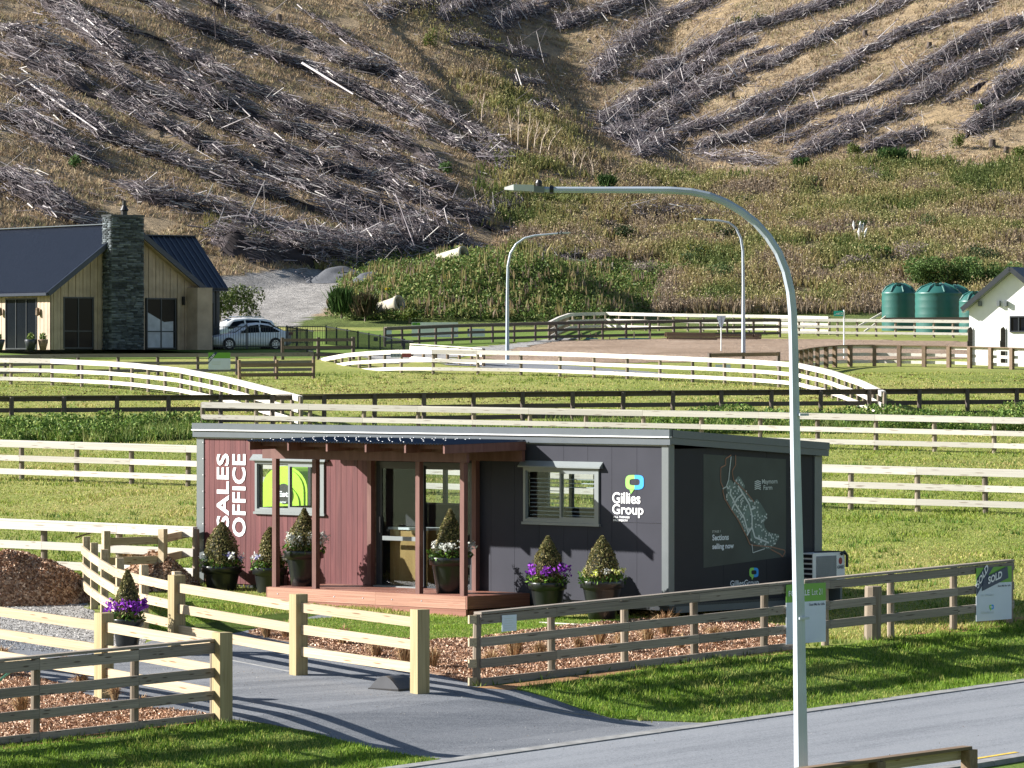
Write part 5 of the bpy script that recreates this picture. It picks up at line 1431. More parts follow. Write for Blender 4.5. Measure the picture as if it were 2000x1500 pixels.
for rdp in ([(300,490),(290,540),(340,640),(430,780),(470,930)], [(370,460),(420,540),(480,640),(510,750),(512,870)], [(420,540),(360,590),(310,690)], [(500,700),(545,680)], [(512,870),(460,960)], [(512,880),(540,980),(680,1035)]):
    stroke(rdp, 0.035, M['print_grey'], .012, 'map_road')
dots = MB(); rr_ = random.Random(4)
for k in range(420):
    x, y = rr_.uniform(240, 790), rr_.uniform(360, 1100)
    if bool(inpoly(np.array([x]), np.array([y]), lots)[0]):
        p = sidep(*Z2(x, y), .009); dots.box(p, (0.002, 0.03, 0.03))
dots.build('lot_marks', M['print_grey'], office, kind='stuff')
def tside(s_, pa, pb, ya, yb, mat, bold=0.0):
    o_ = sidep(pa, yb); ax = sidep(pb, yb) - o_; ax.z = 0; ay = sidep(pa, ya) - o_; ay.y = 0
    text_at(s_, office, o_, ax, ay, mat, bold)
tside('Maymorn', 1488, 1518, 936, 948, M['print_grey'], 0.01)
tside('Farm', 1491, 1508, 948, 957, M['print_grey'], 0.01)
tside('STAGE 1', 1391, 1407, 1036, 1040.5, M['print_grey'])
tside('Sections', 1391, 1423, 1044, 1056, M['sign_white'], 0.03)
tside('selling now', 1391, 1433, 1062, 1076, M['sign_white'], 0.03)
tside('GilliesGroup', 1426, 1482, 1134, 1149, M['sign_white'], 0.01)
logo(office, lambda u, v: sidep(u, v, 0.008), 1472.5, 1118, 18, -24, M['print_green'], M['print_blue'])
for k in range(5):
    yy = 939 + k * 3.6
    poly_at([sidep(1474, yy + 1.5), sidep(1480, yy - 1.2), sidep(1486, yy + 1.5), sidep(1486, yy + 3.4), sidep(1480, yy + 0.9), sidep(1474, yy + 3.4)], M['print_grey'], office, 'leaf_emblem')

# things inside the office, seen through the glass
ofl = lambda x, y, z: CO + cu_ * x + cv_ * y + Vector((0, 0, z))
a_, za = cab(762, 1030, 0.2); b_, zb = cab(818, 1030, 0.2)
dk = empty('reception_desk', ofl(a_, 0.2, ZB + 0.01), -TH, 'light oak reception desk behind the glass door', 'desk')
oak = wood('oak_veneer', (0.42, 0.25, 0.08), (0.55, 0.34, 0.12), (0.3, 0.18, 0.07), 0.5, (6, 6, 1.2), 0.05, 0.1)
MB().bb(0, 0.14, 0, 0.6, 0, za - ZB - 0.05).build('front_panel', oak, dk)
MB().bb(0.145, b_ - a_ + 0.25, 0, 0.6, 0.02, za - ZB - 0.05).build('front_panel', oak, dk)
MB().bb(-0.03, b_ - a_ + 0.28, -0.03, 0.63, za - ZB - 0.047, za - ZB).build('desk_top', M['white'], dk)
lime = plain('lime_plastic', (0.42, 0.72, 0.04), 0.4, 0, 0.06)
LY = CD + 1.8
def lp(px, py, yl=LY): a, b = cab(px, py, yl); return Vector((a, 0, b))
g0 = lp(512, 1115); kz = empty('portable_unit', ofl(g0.x, LY, g0.z), -TH, 'lime green arched plastic unit with a round black badge, seen through the left window', 'portable unit')
wq = lp(600, 1115).x - g0.x; hq = lp(550, 910).z - g0.z
arch = [(0, 0, 0), (wq, 0, 0)] + [(wq / 2 + wq / 2 * math.cos(t_), 0, hq * 0.78 + hq * 0.22 * math.sin(t_)) for t_ in [math.pi * k / 14 for k in range(15)]]
MB().prism(arch, (0, 1.0, 0)).build('shell', lime, kz)
for s_, yy in ((0.88, -0.03), (0.72, -0.06), (0.56, -0.09)):
    MB().prism([(wq / 2 + (p[0] - wq / 2) * s_, yy, p[2] * min(1, s_ + 0.10)) for p in arch], (0, 0.03, 0)).build('ridge', lime, kz)
bd = [(wq * 0.55 + 0.23 * math.cos(t_), -0.105, hq * 0.74 + 0.23 * math.sin(t_)) for t_ in [2 * math.pi * k / 20 for k in range(20)]]
MB().prism(bd, (0, 0.012, 0)).build('badge', M['black'], kz)
text_at('Est', kz, Vector((wq * 0.55 - 0.17, -0.11, hq * 0.71)), Vector((0.34, 0, 0)), Vector((0, 0, 0.13)), M['print_white'], 0.04)
text_at('NOW', kz, Vector((wq * 0.55 - 0.10, -0.11, hq * 0.65)), Vector((0.2, 0, 0)), Vector((0, 0, 0.045)), M['print_white'], 0.03)

# ------------------------------------------------------------------ porch and deck
stain = wood('brown_stained_timber', (0.115, 0.050, 0.040), (0.18, 0.085, 0.07), (0.06, 0.03, 0.02), 0.6, (8, 8, 1.5), 0.1, 0.1)
porch = empty('porch', CO, -TH, 'brown timber porch with corrugated roof over the office door', 'porch')
DZ = 0.506
for px, yl in ((539, -1.62), (617, -1.62), (819, -1.62), (906, -1.62), (724.5, -0.10), (929, -0.10)):
    x = cab(px, 1100, yl)[0]
    MB().bb(x - 0.055, x + 0.055, yl - 0.055, yl + 0.055, DZ, 3.07).build('post', stain, porch)
rx = [cab(px, 870, -2.40)[0] for px in (486.5, 562.5, 638, 714, 791, 867)]
def rz_(y): return 3.46 + 0.0155 * y
for x in rx:
    mb = MB()
    vs = []
    for y in (-2.40, -0.12):
        for dx, dz in ((-0.022, -0.165), (0.022, -0.165), (0.022, 0), (-0.022, 0)): vs.append((x + dx, y, rz_(y) + dz))
    mb.add(vs, [(0, 1, 2, 3), (7, 6, 5, 4), (0, 4, 5, 1), (1, 5, 6, 2), (2, 6, 7, 3), (3, 7, 4, 0)]).build('rafter', stain, porch)
bx0 = cab(515, 890, -1.62)[0]; bx1 = cab(914, 890, -1.62)[0]
MB().bb(bx0, bx1, -1.66, -1.58, 3.072, 3.268).build('beam', stain, porch)
MB().bb(rx[0], rx[-1], -0.20, -0.12, 3.072, 3.285).build('beam', stain, porch)
for a, b in zip(rx, rx[1:]):
    for yy in (-2.05, -1.25, -0.55):
        MB().bb(a + 0.025, b - 0.025, yy - 0.022, yy + 0.022, rz_(yy) - 0.095, rz_(yy) - 0.012).build('purlin', stain, porch)
roofm = plain('navy_roof_steel', (0.03, 0.045, 0.075), 0.32, 0.35, 0.1)
nn_ = int((rx[-1] - rx[0] + 0.08) / 0.019); V = []; Fq = []
for j, y in enumerate((-2.44, -0.115)):
    for i in range(nn_ + 1):
        x = rx[0] - 0.04 + i * 0.019; V.append((x, y, rz_(y) + 0.022 + 0.017 * math.sin(i * 0.019 / 0.076 * 2 * math.pi)))
for i in range(nn_): Fq.append((i, i + 1, nn_ + 2 + i, nn_ + 1 + i))
mb = MB(); mb.add(V, Fq); rs = mb.build('roof_sheet', roofm, porch); sm = rs.modifiers.new('s', 'SOLIDIFY'); sm.thickness = 0.003
scr = MB()
for y in (-2.33, -1.8, -1.2, -0.6, -0.2):
    for i in range(15):
        x = rx[0] + i * 0.304; scr.box((x + random.uniform(-.02, .02), y, rz_(y) + 0.046), (0.02, 0.02, 0.012))
wv_ = MB()
for a, b in zip(rx, rx[1:]):
    n_ = 22; top_ = [(a + 0.024 + (b - a - 0.048) * i / n_, -1.70, 3.36 + 0.022 * math.sin((a + (b - a) * i / n_) / 0.1 * 2 * math.pi)) for i in range(n_ + 1)]
    MB().prism([(a + 0.024, -1.70, 3.27), (b - 0.024, -1.70, 3.27)] + top_[::-1], (0, 0.035, 0)).build('eave_board', stain, porch)
scr.build('roof_screws', M['print_white'], porch, kind='stuff')

redw = wood('red_stained_deck', (0.17, 0.068, 0.045), (0.28, 0.125, 0.09), (0.2, 0.06, 0.04), 0.55, (1.6, 9, 9), 0.12, 0.2)
redl = wood('worn_red_fascia', (0.28, 0.13, 0.085), (0.44, 0.25, 0.18), (0.25, 0.09, 0.05), 0.55, (1.6, 9, 9), 0.1, 0.3)
deck = empty('deck', CO, -TH, 'red-stained timber deck with a low step in front of the office door', 'deck')
dx0 = cab(525, 1152, -1.74)[0]; dx1 = cab(912, 1165, -1.74)[0]
def cplank(name, x0, x1, y0, y1, z0, z1, mat, par):
    o = link(name, plank_mesh_m(mat), par, ((x0 + x1) / 2, (y0 + y1) / 2, (z0 + z1) / 2), None, (x1 - x0, y1 - y0, z1 - z0)); return o
_pm = {}
def plank_mesh_m(mat):
    if mat.name not in _pm: _pm[mat.name] = _cube.mesh('plank', mat)
    return _pm[mat.name]
for i in range(12):
    y = -1.738 + i * 0.1445
    cplank('deck_board', dx0, dx1, y, y + 0.138, DZ - 0.03, DZ - random.uniform(0, 0.003), redw, deck)
dm = (dx0 + dx1) / 2
cplank('fascia_board', dx0, dm + 0.3, -1.78, -1.742, DZ - 0.25, DZ - 0.006, redl, deck)
cplank('fascia_board', dm + 0.303, dx1, -1.78, -1.742, DZ - 0.25, DZ - 0.006, redl, deck)
for xx in (dx0 - 0.02, dx1 + 0.02):
    o = link('side_fascia_board', plank_mesh_m(redw), deck, (xx, -0.89, DZ - 0.128), (0, 0, R(90)), (1.77, 0.04, 0.244))
    o = link('side_fascia_board', plank_mesh_m(redw), deck, (xx - 0.01, -0.86, 0.10), (0, 0, R(90)), (1.66, 0.04, 0.26))
cplank('step_board', dx0 + 0.5, dx1, -1.77, -1.71, -0.02, DZ - 0.256, redw, deck)
st_x = cab(700, 1200, -2.5)[0]
cplank('step_tread', dx0 + 0.7, dx0 + 2.1, -2.05, -1.79, 0.16, 0.20, redl, deck)
cplank('step_riser', dx0 + 0.7, dx0 + 2.1, -2.03, -1.99, -0.02, 0.158, redw, deck)
for k in range(6):
    MB().box((dx0 + 0.3 + k * 0.8, -1.783, DZ - 0.13), (0.02, 0.01, 0.02)).build('bolt', M['galv'], deck)

# ------------------------------------------------------------------ air conditioner
ya, z1 = side(1588, 1078, CW + 0.5); yb, _ = side(1650, 1078, CW + 0.5); z0 = side(1588, 1146, CW + 0.5)[1]
acx = CW + 0.5
ac = empty('heat_pump', ofl(acx, ya, -0.05), -TH, 'white heat pump outdoor unit on a stand at the rear corner of the cabin', 'heat pump')
L_ = yb - ya
MB().bb(-0.34, 0, 0, L_, z0 + 0.05, z1 + 0.02).build('casing', M['white'], ac)
MB().bb(0.001, 0.015, 0.10, L_ - 0.28, z0 + 0.10, z1 - 0.04).build('fan_panel', plain('grille_grey', (0.22, 0.23, 0.25), 0.6), ac)
gr_ = MB()
for k in range(14): gr_.bb(0.015, 0.022, 0.10, L_ - 0.28, z0 + 0.13 + k * (z1 - z0 - 0.2) / 14, z0 + 0.14 + k * (z1 - z0 - 0.2) / 14)
gr_.build('fan_grille', M['frame'], ac, kind='stuff')
for k in range(6): MB().bb(-0.30, -0.02, -0.012, -0.001, z0 + 0.12 + k * 0.098, z0 + 0.185 + k * 0.098).build('louvre', M['black'], ac)
MB().tube([(0.02, L_ - 0.14, z1 - 0.02), (0.03, L_ - 0.05, z1 + 0.03), (0.03, L_ + 0.03, z1 - 0.05), (0.02, L_ + 0.04, z0 + 0.4)], 0.03, 6).build('hose', M['black'], ac)
MB().tube([(-0.2, 0.3, z1 + 0.03), (-0.1, L_ * 0.6, z1 + 0.04), (0, L_ - 0.05, z1 + 0.02)], 0.018, 6).build('cable', M['black'], ac)
text_at('GREE', ac, Vector((0.004, L_ - 0.24, z1 - 0.30)), Vector((0, 0.2, 0)), Vector((0, 0, 0.06)), M['print_navy'], 0.03)
MB().prism([(0.003, L_ - 0.14 + 0.055 * math.cos(t_), z1 - 0.15 + 0.07 * math.sin(t_)) for t_ in [2 * math.pi * k / 10 for k in range(10)]], (0.004, 0, 0)).build('emblem', plain('red_emblem', (0.35, 0.03, 0.03), 0.5), ac)
for yy in (0.1, L_ - 0.1): MB().bb(-0.32, -0.01, yy - 0.03, yy + 0.03, 0.0, z0 + 0.049).build('leg', M['grey_trim'], ac)
MB().bb(-0.02, 0.02, 0.02, L_ - 0.1, 0.14, 0.22).build('stand_rail', M['white'], ac)

# ------------------------------------------------------------------ topiary planters
potm = plain('black_glazed_pot', (0.012, 0.014, 0.015), 0.28, 0, 0.1, 3, 0.6)
TP = [[0.15, 0.16, 0.06], [0.25, 0.23, 0.09], [0.09, 0.10, 0.035], [0.38, 0.32, 0.15], [0.20, 0.16, 0.075]]
def planter(loc, r, h, ch, cr, fl, label, green=0.5, seed=0):
    root = empty('planter', loc, random.uniform(0, 6), label, 'planter', 'black topiary planters')
    MB().lathe([(0, 0.0), (r * 0.62, 0.0), (r * 0.72, h * 0.35), (r * 0.86, h * 0.78), (r * 0.87, h * 0.80), (r * 0.99, h * 0.81), (r, h * 0.985), (r * 0.985, h), (r * 0.90, h), (r * 0.88, h * 0.93), (0, h * 0.92)], 28).build('pot', potm, root, True)
    MB().tube([(0, 0, h * 0.9), (0, 0, h + ch * 0.5)], 0.03, 6).build('stem', M['round_post'], root)
    MB().lathe([(0.0, h), (cr * 0.8, h + 0.04), (cr * 0.88, h + ch * 0.2), (cr * 0.6, h + ch * 0.55), (cr * 0.2, h + ch * 0.88), (0, h + ch * 0.95)], 14).build('topiary_core', plain('topiary_core', (0.03, 0.03, 0.014), 0.9), root, True)
    n = 3400; t = rng.uniform(0, 1, n) ** 1.3; an = rng.uniform(0, 6.28, n)
    jj = rng.uniform(-0.07, 0.07, 4); prof = cr * np.interp(t, [0, 0.12, 0.3, 0.6, 0.85, 1], [0.8 + jj[0], 1.0, 0.93 + jj[1], 0.62 + jj[2], 0.3 + jj[3], 0.05]) * rng.normal(1, 0.06, n) * (1 + 0.10 * np.sin(an * 2 + jj[0] * 90) * np.cos(t * 7 + jj[1] * 50))
    p = np.stack([np.cos(an) * prof, np.sin(an) * prof, h + t * ch], 1)
    build_np('topiary', [quads_at(p, 0.026, TP)], M['leaves'], root)
    n = 320; an = rng.uniform(0, 6.28, n); rr = r * rng.uniform(0.45, 1.12, n)
    p = np.stack([np.cos(an) * rr, np.sin(an) * rr, h + rng.uniform(-0.04, 0.14, n)], 1)
    build_np('underplanting', [quads_at(p, 0.045, [[0.06, 0.13, 0.03], [0.10, 0.2, 0.03], [0.16, 0.27, 0.04], [0.04, 0.08, 0.02]])], M['leaves'], root)['kind'] = 'stuff'
    for cols, num, up in fl:
        for k in range(num):
            a = 2 * math.pi * (k + random.uniform(0, .8)) / num; q = r * random.uniform(0.7, 1.15)
            zz = h + random.uniform(0.12, 0.2)
            m = 40 if up > 0.1 else 26
            pp = np.array([math.cos(a) * q, math.sin(a) * q, zz]) + rng.normal(0, 1, (m, 3)) * np.array([0.04, 0.04, 0.025]) + np.stack([np.zeros(m), np.zeros(m), rng.uniform(0, up, m)], 1)
            build_np('flower', [quads_at(pp, 0.034, cols)], M['leaves'], root)
    return root
WHT = [[0.75, 0.76, 0.72], [0.65, 0.67, 0.62]]; PUR = [[0.30, 0.05, 0.50], [0.40, 0.09, 0.62], [0.2, 0.03, 0.36]]; LIL = [[0.22, 0.2, 0.5], [0.6, 0.6, 0.75]]; YEL = [[0.55, 0.6, 0.08], [0.7, 0.72, 0.35]]
def planter_cab(px, pyt, yl, r, h, apex, cr, fl, label):
    x, zt = cab(px, pyt, yl); d = CO.y + cu_.y * x + cv_.y * yl
    ch = (pyt - apex) * d / F
    return planter(ofl(x, yl, zt - h), r, h, ch, cr, fl, label)
planter_cab(433, 1105, -0.65, 0.42, 0.74, 1020, 0.37, [(WHT, 5, 0.08), (LIL, 3, 0.08)], 'leftmost planter by the SALES lettering, with white and lilac pansies')
planter_cab(527, 1108, -0.5, 0.36, 0.74, 1030, 0.28, [(WHT, 4, 0.08), (LIL, 4, 0.08)], 'planter half hidden behind the leftmost porch post')
planter_cab(594, 1075, -1.0, 0.40, 0.80, 993, 0.33, [(WHT, 16, 0.16)], 'white-flowered planter on the deck under the left window')
planter_cab(879, 1088, -1.1, 0.41, 0.78, 995, 0.31, [(WHT, 13, 0.12)], 'white-flowered planter on the deck right of the glass door')
planter_cab(1070, 1137, -0.95, 0.37, 0.70, 1047, 0.29, [(PUR, 14, 0.16), (WHT, 2, 0.04)], 'purple-flowered planter under the right window')
planter_cab(1176, 1134, -0.95, 0.42, 0.72, 1047, 0.32, [(YEL, 6, 0.04), (WHT, 3, 0.06)], 'rightmost planter with pale yellow flowers, below the logo')
pg_ = G(249, 1277)
planter(pg_, 0.29, 0.62, 0.86, 0.24, [(PUR, 15, 0.16), (WHT, 1, 0.03)], 'purple-flowered planter between the square gateway posts')

# ------------------------------------------------------------------ small things around the office
def board_thing(name, a, b, w, h, mk, label, cat, z=0.0):
    A = a + Vector((0, 0, z)); B = b + Vector((0, 0, z)); d = B - A
    o = plank(name, A, B, w, h, mk, None); return tag(o, label, cat)
board_thing('edging_board', ofl(cab(362, 1170, -1.3)[0], -1.3, 0.06), ofl(cab(484, 1180, -1.3)[0], -1.3, 0.04), 0.05, 0.12, 'pine', 'pale timber edging board in front of the leftmost planters', 'edging board')
board_thing('edging_board', ofl(cab(1055, 1205, -1.75)[0], -1.75, 0.02), ofl(cab(1244, 1214, -1.75)[0], -1.75, 0.02), 0.05, 0.14, 'pine', 'pale timber edging board in front of the right-hand planters', 'edging board')
board_thing('garden_peg', G(1243, 1242) + Vector((0, 0, -0.1)), G(1243, 1242) + Vector((0, 0, 0.34)), 0.06, 0.06, 'pine', 'short pale timber peg at the end of the right edging board', 'peg')
board_thing('garden_peg', G(889, 1310) + Vector((0, 0, -0.05)), G(889, 1310) + Vector((0, 0, 0.42)), 0.07, 0.07, 'fresh_wood', 'short yellow peg standing in the mulch left of the front fence', 'peg')
# half-round cover on the asphalt
hb = empty('drain_cover', G(765, 1347), R(-38), 'dark grey half-round plastic cover lying on the driveway beside a square post', 'cover')
arc = [(-0.30, 0, 0.0)] + [(-0.30 + 0.6 * k / 10, 0, 0.035 + 0.20 * math.sin(math.pi * k / 10)) for k in range(11)] + [(0.30, 0, 0.0)]
MB().prism([(x, -0.2, z) for x, _, z in arc], (0, 0.5, 0)).build('shell', plain('grey_plastic', (0.06, 0.062, 0.07), 0.5), hb)
MB().bb(-0.32, 0.32, -0.22, 0.32, 0.0, 0.03).build('rim', M['black'], hb)
# notice on the fence
nb_ = along_pt = None
def on_fence(A_, B_, px, dz0, dz1, w, off):
    u = (px - 1000) / F; t = (u * A_.y - A_.x) / ((B_.x - A_.x) - u * (B_.y - A_.y)); p = A_.lerp(B_, t)
    d = (B_ - A_); d.z = 0; d.normalize(); n_ = Vector((d.y, -d.x, 0)); n_ = n_ if n_.y < 0 else -n_
    return p + n_ * off, d, n_
def sign(name, label, A_, B_, px, z0, z1, w, off=0.13, cat='sign'):
    p, d, n_ = on_fence(A_, B_, px, 0, 0, w, off)
    root = empty(name, p + Vector((0, 0, z0)), math.atan2(d.y, d.x), label, cat)
    return root
nt = sign('notice', 'small white notice fixed under the top rail of the front fence', F1A, F1B, 983, 0.86, 1.1, .25)
MB().bb(-0.18, 0.18, -0.006, 0.0, 0, 0.27).build('sheet', M['sign_white'], nt)
for k in range(5):
    MB().bb(-0.12, 0.10 - 0.03 * (k % 2), -0.008, -0.0065, 0.05 + k * 0.04, 0.058 + k * 0.04).build('print_line', M['print_grey'], nt)
# Lot 21 board
s1 = sign('sale_board', 'green and white Lot 21 board hung on the front fence behind the lamp post', F1A, F1B, 1561, 0.10, 1.16, 1.0, 0.15)
def ws(px): 
    u = (px - 1000) / F; t = (u * F1A.y - F1A.x) / ((F1B.x - F1A.x) - u * (F1B.y - F1A.y)); return (F1A.lerp(F1B, t) - F1A).length
hw = (ws(1614) - ws(1537)) / 2
MB().bb(-hw, hw, -0.006, 0, 0, 0.74).build('panel', M['sign_white'], s1)
MB().bb(-hw, hw, -0.006, 0, 0.74, 1.06).build('panel', M['sign_green'], s1)
TX = Vector((1, 0, 0)); TZ = Vector((0, 0, 1))
text_at('FOR SALE', s1, Vector((-hw + 0.06, -0.010, 0.85)), TX * hw * 1.05, TZ * 0.10, M['print_white'], 0.02)
text_at('Lot 21', s1, Vector((hw * 0.28, -0.010, 0.85)), TX * hw * 0.52, TZ * 0.11, M['print_white'], 0.0)
text_at('Scan Me for info', s1, Vector((hw * 0.15, -0.010, 0.66)), TX * hw * 0.78, TZ * 0.045, M['print_navy'], 0.02)
# SOLD board
s2 = sign('sold_board', 'green and white board with two SOLD stickers at the right end of the front fence', F1A, F1B, 1930, 0.12, 1.2, 1.0, 0.13)
hw2 = (ws(1975) - ws(1906)) / 2
MB().bb(-hw2, hw2, -0.006, 0, 0, 0.70).build('panel', M['sign_white'], s2)
MB().bb(-hw2, hw2, -0.006, 0, 0.70, 1.00).build('panel', M['sign_green'], s2)
MB().prism([(-hw2, -0.012, 0.48), (-hw2, -0.012, 0.78), (-hw2 * 0.55, -0.012, 1.0), (-hw2 * 0.05, -0.012, 1.0)], (0, 0.004, 0)).build('sticker', M['print_navy'], s2)
MB().prism([(-hw2 * 0.70, -0.02, 0.56), (-hw2 * 0.62, -0.02, 0.80), (hw2 * 0.70, -0.03, 1.00), (hw2 * 0.76, -0.03, 0.78)], (0, 0.004, 0)).build('sticker', M['print_navy'], s2)
text_at('SOLD', s2, Vector((-hw2 * 0.40, -0.030, 0.68)), Vector((hw2 * 0.78, -0.004, 0.11)), Vector((0, 0, 0.14)), M['print_white'], 0.035)
text_at('SOLD', s2, Vector((-hw2 * 0.95, -0.016, 0.60)), Vector((hw2 * 0.62, 0, 0.36)), Vector((-0.05, 0, 0.12)), M['print_white'], 0.03)
text_at('021 045 4005', s2, Vector((-hw2 * 0.75, -0.010, 0.46)), TX * hw2 * 0.72, TZ * 0.035, M['print_grey'], 0.01)
text_at('GilliesGroup', s2, Vector((-hw2 * 0.75, -0.010, 0.12)), TX * hw2 * 0.74, TZ * 0.06, M['print_grey'], 0.01)
text_at('Scan Me for info', s2, Vector((hw2 * 0.2, -0.010, 0.62)), TX * hw2 * 0.72, TZ * 0.035, M['print_navy'], 0.02)
logo(s2, lambda u, v: Vector((u, -0.011, v)), -hw2 * 0.15, 0.25, 0.14, 0.12, M['print_green'], M['print_blue'])

# ------------------------------------------------------------------ mulch: pile, mound, chips, tussocks
CH = [[0.26, 0.15, 0.09], [0.42, 0.26, 0.17], [0.15, 0.08, 0.05], [0.56, 0.38, 0.26], [0.72, 0.55, 0.42], [0.34, 0.19, 0.12]]
MB_ = M['mulch']
def heap(name, c, rx_, ry_, h, label, cat, mat, chips=0, n=40, peak=0.0, chs=0.03, pal=CH, seed=1, flat=1.0, rough=0.05, tilt=0.0):
    vs = []; fs = []
    for j in range(n + 1):
        for i in range(n + 1):
            u = -1 + 2 * i / n; v = -1 + 2 * j / n
            rr = math.sqrt(u * u + v * v)
            z = h * (max(0, 1 - rr ** flat) ** 0.9) * (0.75 + 0.5 * float(vnoise(u * 2.5 + seed, v * 2.5, 3))) + rough * h * (float(vnoise(u * 9, v * 9, 5)) + float(vnoise(u * 17, v * 17, 6)) * 0.5) * (1 if rr < 0.95 else 0.3) - 0.08
            z = z * (1 + tilt * u)
            vs.append((u * rx_, v * ry_, z))
    for j in range(n):
        for i in range(n):
            a = j * (n + 1) + i; fs.append((a, a + 1, a + n + 2, a + n + 1))
    me = bpy.data.meshes.new(name); me.from_pydata([(x, y, z + SLOPE * y) for x, y, z in vs], [], fs); me.materials.append(mat)
    me.polygons.foreach_set('use_smooth', [True] * len(fs)); me.update()
    root = empty(name, c, 0, label, cat)
    link('heap', me, root)
    if chips:
        idx = rng.integers(0, len(fs), chips); V = np.array([v.co[:] for v in me.vertices]); FI = np.array(fs)[idx]
        w = rng.dirichlet([1, 1, 1, 1], chips); p = (V[FI] * w[..., None]).sum(1) + np.array([0, 0, 0.015])
        p = p[p[:, 2] > SLOPE * p[:, 1] + 0.0]
        o = build_np('chips', [quads_at(p, chs, pal)], M['chips'], root); o['kind'] = 'stuff'
    return root
heap('mulch_pile', G(-75, 1174), 2.7, 1.5, 0.76, 'large heap of brown bark mulch at the left edge', 'mulch pile', MB_, 36000, 48, 0, 0.035, flat=3.6, rough=0.18, tilt=0.22)
heap('mulch_mound', G(295, 1150), 1.1, 0.9, 0.75, 'low dark mulch mound with tussocks behind the yellow fence', 'mulch mound', MB_, 5000, 24, 0, 0.03, flat=1.5)
pc = []
for pg in (mulchA, mulchB):
    x, y = sample_poly(gp(*pg), 950); k = np.abs(x) < 0.12 * y; x, y = x[k], y[k]
    p = np.stack([x, y, plane_z(y) + 0.02 + rng.uniform(0, 0.025, len(x)) + 0.03 * vnoise(x * 4, y * 4, 7)], 1)
    pc.append(quads_at(p, 0.028, CH))
tag(build_np('mulch_chips', pc, M['chips']), kind='stuff')
# loose stones on the gravel
x, y = sample_poly(gp((-300, 1150), (0, 1152), (170, 1160), (175, 1190), (300, 1236), (250, 1290), (100, 1275), (0, 1268), (-300, 1240)), 260)
k = np.abs(x) < 0.12 * y; x, y = x[k], y[k]
tag(build_np('loose_gravel', [quads_at(np.stack([x, y, plane_z(y) + 0.012], 1), 0.018, [[0.35, 0.34, 0.32], [0.2, 0.19, 0.18], [0.5, 0.48, 0.45], [0.12, 0.11, 0.1]])], M['chips']), kind='stuff')

def tussock_mesh(h, w, pal, n=150):
    an = rng.uniform(0, 6.28, n); r = rng.uniform(0, 0.05, n); sp = rng.uniform(0.1, 1, n)
    x = np.cos(an) * r; y = np.sin(an) * r; V = []; 
    dx = -np.sin(an) * 0.008; dy = np.cos(an) * 0.008
    hh = h * rng.uniform(0.5, 1.1, n)
    b0 = np.stack([x - dx, y - dy, np.zeros(n) - .02], 1); b1 = np.stack([x + dx, y + dy, np.zeros(n) - .02], 1)
    m0 = np.stack([x + np.cos(an) * sp * w * .45 - dx, y + np.sin(an) * sp * w * .45 - dy, hh * .8], 1); m1 = m0 + np.stack([2 * dx, 2 * dy, 0 * dx], 1)
    t_ = np.stack([x + np.cos(an) * sp * w, y + np.sin(an) * sp * w, hh * rng.uniform(0.55, 1.1, n)], 1)
    V = np.stack([b0, b1, m1, m0], 1).reshape(-1, 3); V2 = np.stack([m0, m1, t_, t_ + np.array([0, 0, .004])], 1).reshape(-1, 3)
    V = np.concatenate([V, V2]); c_ = np.array(pal)[rng.integers(0, len(pal), n)] * rng.uniform(.7, 1.3, (n, 1))
    C_ = np.concatenate([np.repeat(c_[:, None], 4, 1).reshape(-1, 3)] * 2)
    return np_mesh('tussock', V, np.arange(len(V)).reshape(-1, 4), M['leaves'], C_)
TPAL = [[0.33, 0.20, 0.10], [0.42, 0.28, 0.15], [0.24, 0.13, 0.07], [0.5, 0.36, 0.2]]
tms = [tussock_mesh(0.38, 0.28, TPAL), tussock_mesh(0.30, 0.22, TPAL), tussock_mesh(0.45, 0.34, TPAL, 190)]
for px, py in [(668, 1262), (735, 1287), (790, 1300), (845, 1308), (960, 1308), (1005, 1292), (1055, 1288), (1130, 1272), (1170, 1262), (1215, 1278), (1265, 1262), (1300, 1245), (1330, 1270), (520, 1246), (1395, 1262), (560, 1250)]:
    o = link('tussock_grass', random.choice(tms), None, G(px, py), (0, 0, random.uniform(0, 6)), (random.uniform(.8, 1.15),) * 3)
    tag(o, 'small reddish-brown tussock planted in the mulch behind the front fence', 'tussock', 'tussocks in the mulch bed by the front fence')
for px, py in [(5, 1300), (42, 1400), (160, 1352), (225, 1368), (130, 1310), (275, 1390)]:
    o = link('tussock_grass', random.choice(tms), None, G(px, py), (0, 0, random.uniform(0, 6)), (random.uniform(.8, 1.15),) * 3)
    tag(o, 'small reddish-brown tussock planted in the mulch of the left foreground bed', 'tussock', 'tussocks in the left foreground mulch bed')
for px, py in [(245, 1120), (262, 1118), (280, 1119), (298, 1117), (330, 1120)]:
    o = link('tussock_grass', tms[2], None, G(px, py) + Vector((0, 0, 0.1)), (0, 0, random.uniform(0, 6)), (1.1, 1.1, 0.9))
    tag(o, 'dry brown tussock growing on the low mulch mound behind the yellow fence', 'tussock', 'tussocks on the mulch mound')
hs_ = MB().tube([G(-30, 1372) + Vector((0, 0, .3)), G(0, 1365) + Vector((0, 0, .3)), G(18, 1352) + Vector((0, 0, .32)), G(32, 1345) + Vector((0, 0, .32))], 0.022, 6)
tag(hs_.build('garden_hose', plain('green_hose', (0.0, 0.25, 0.14), 0.5)), 'green garden hose in the mulch at the left edge', 'hose')
br_ = MB().tube([Q(148, 1050, 98), Q(180, 1040, 97.5), Q(205, 1030, 97.2), Q(220, 1021.5, 97.2), Q(226, 1033, 97.1), Q(220, 1043, 97.1)], [0.02] * 6, 5)
tag(br_.build('bent_cable', M['brown_wood']), 'thin bent cable looped over the pale fence above the mulch pile', 'cable')
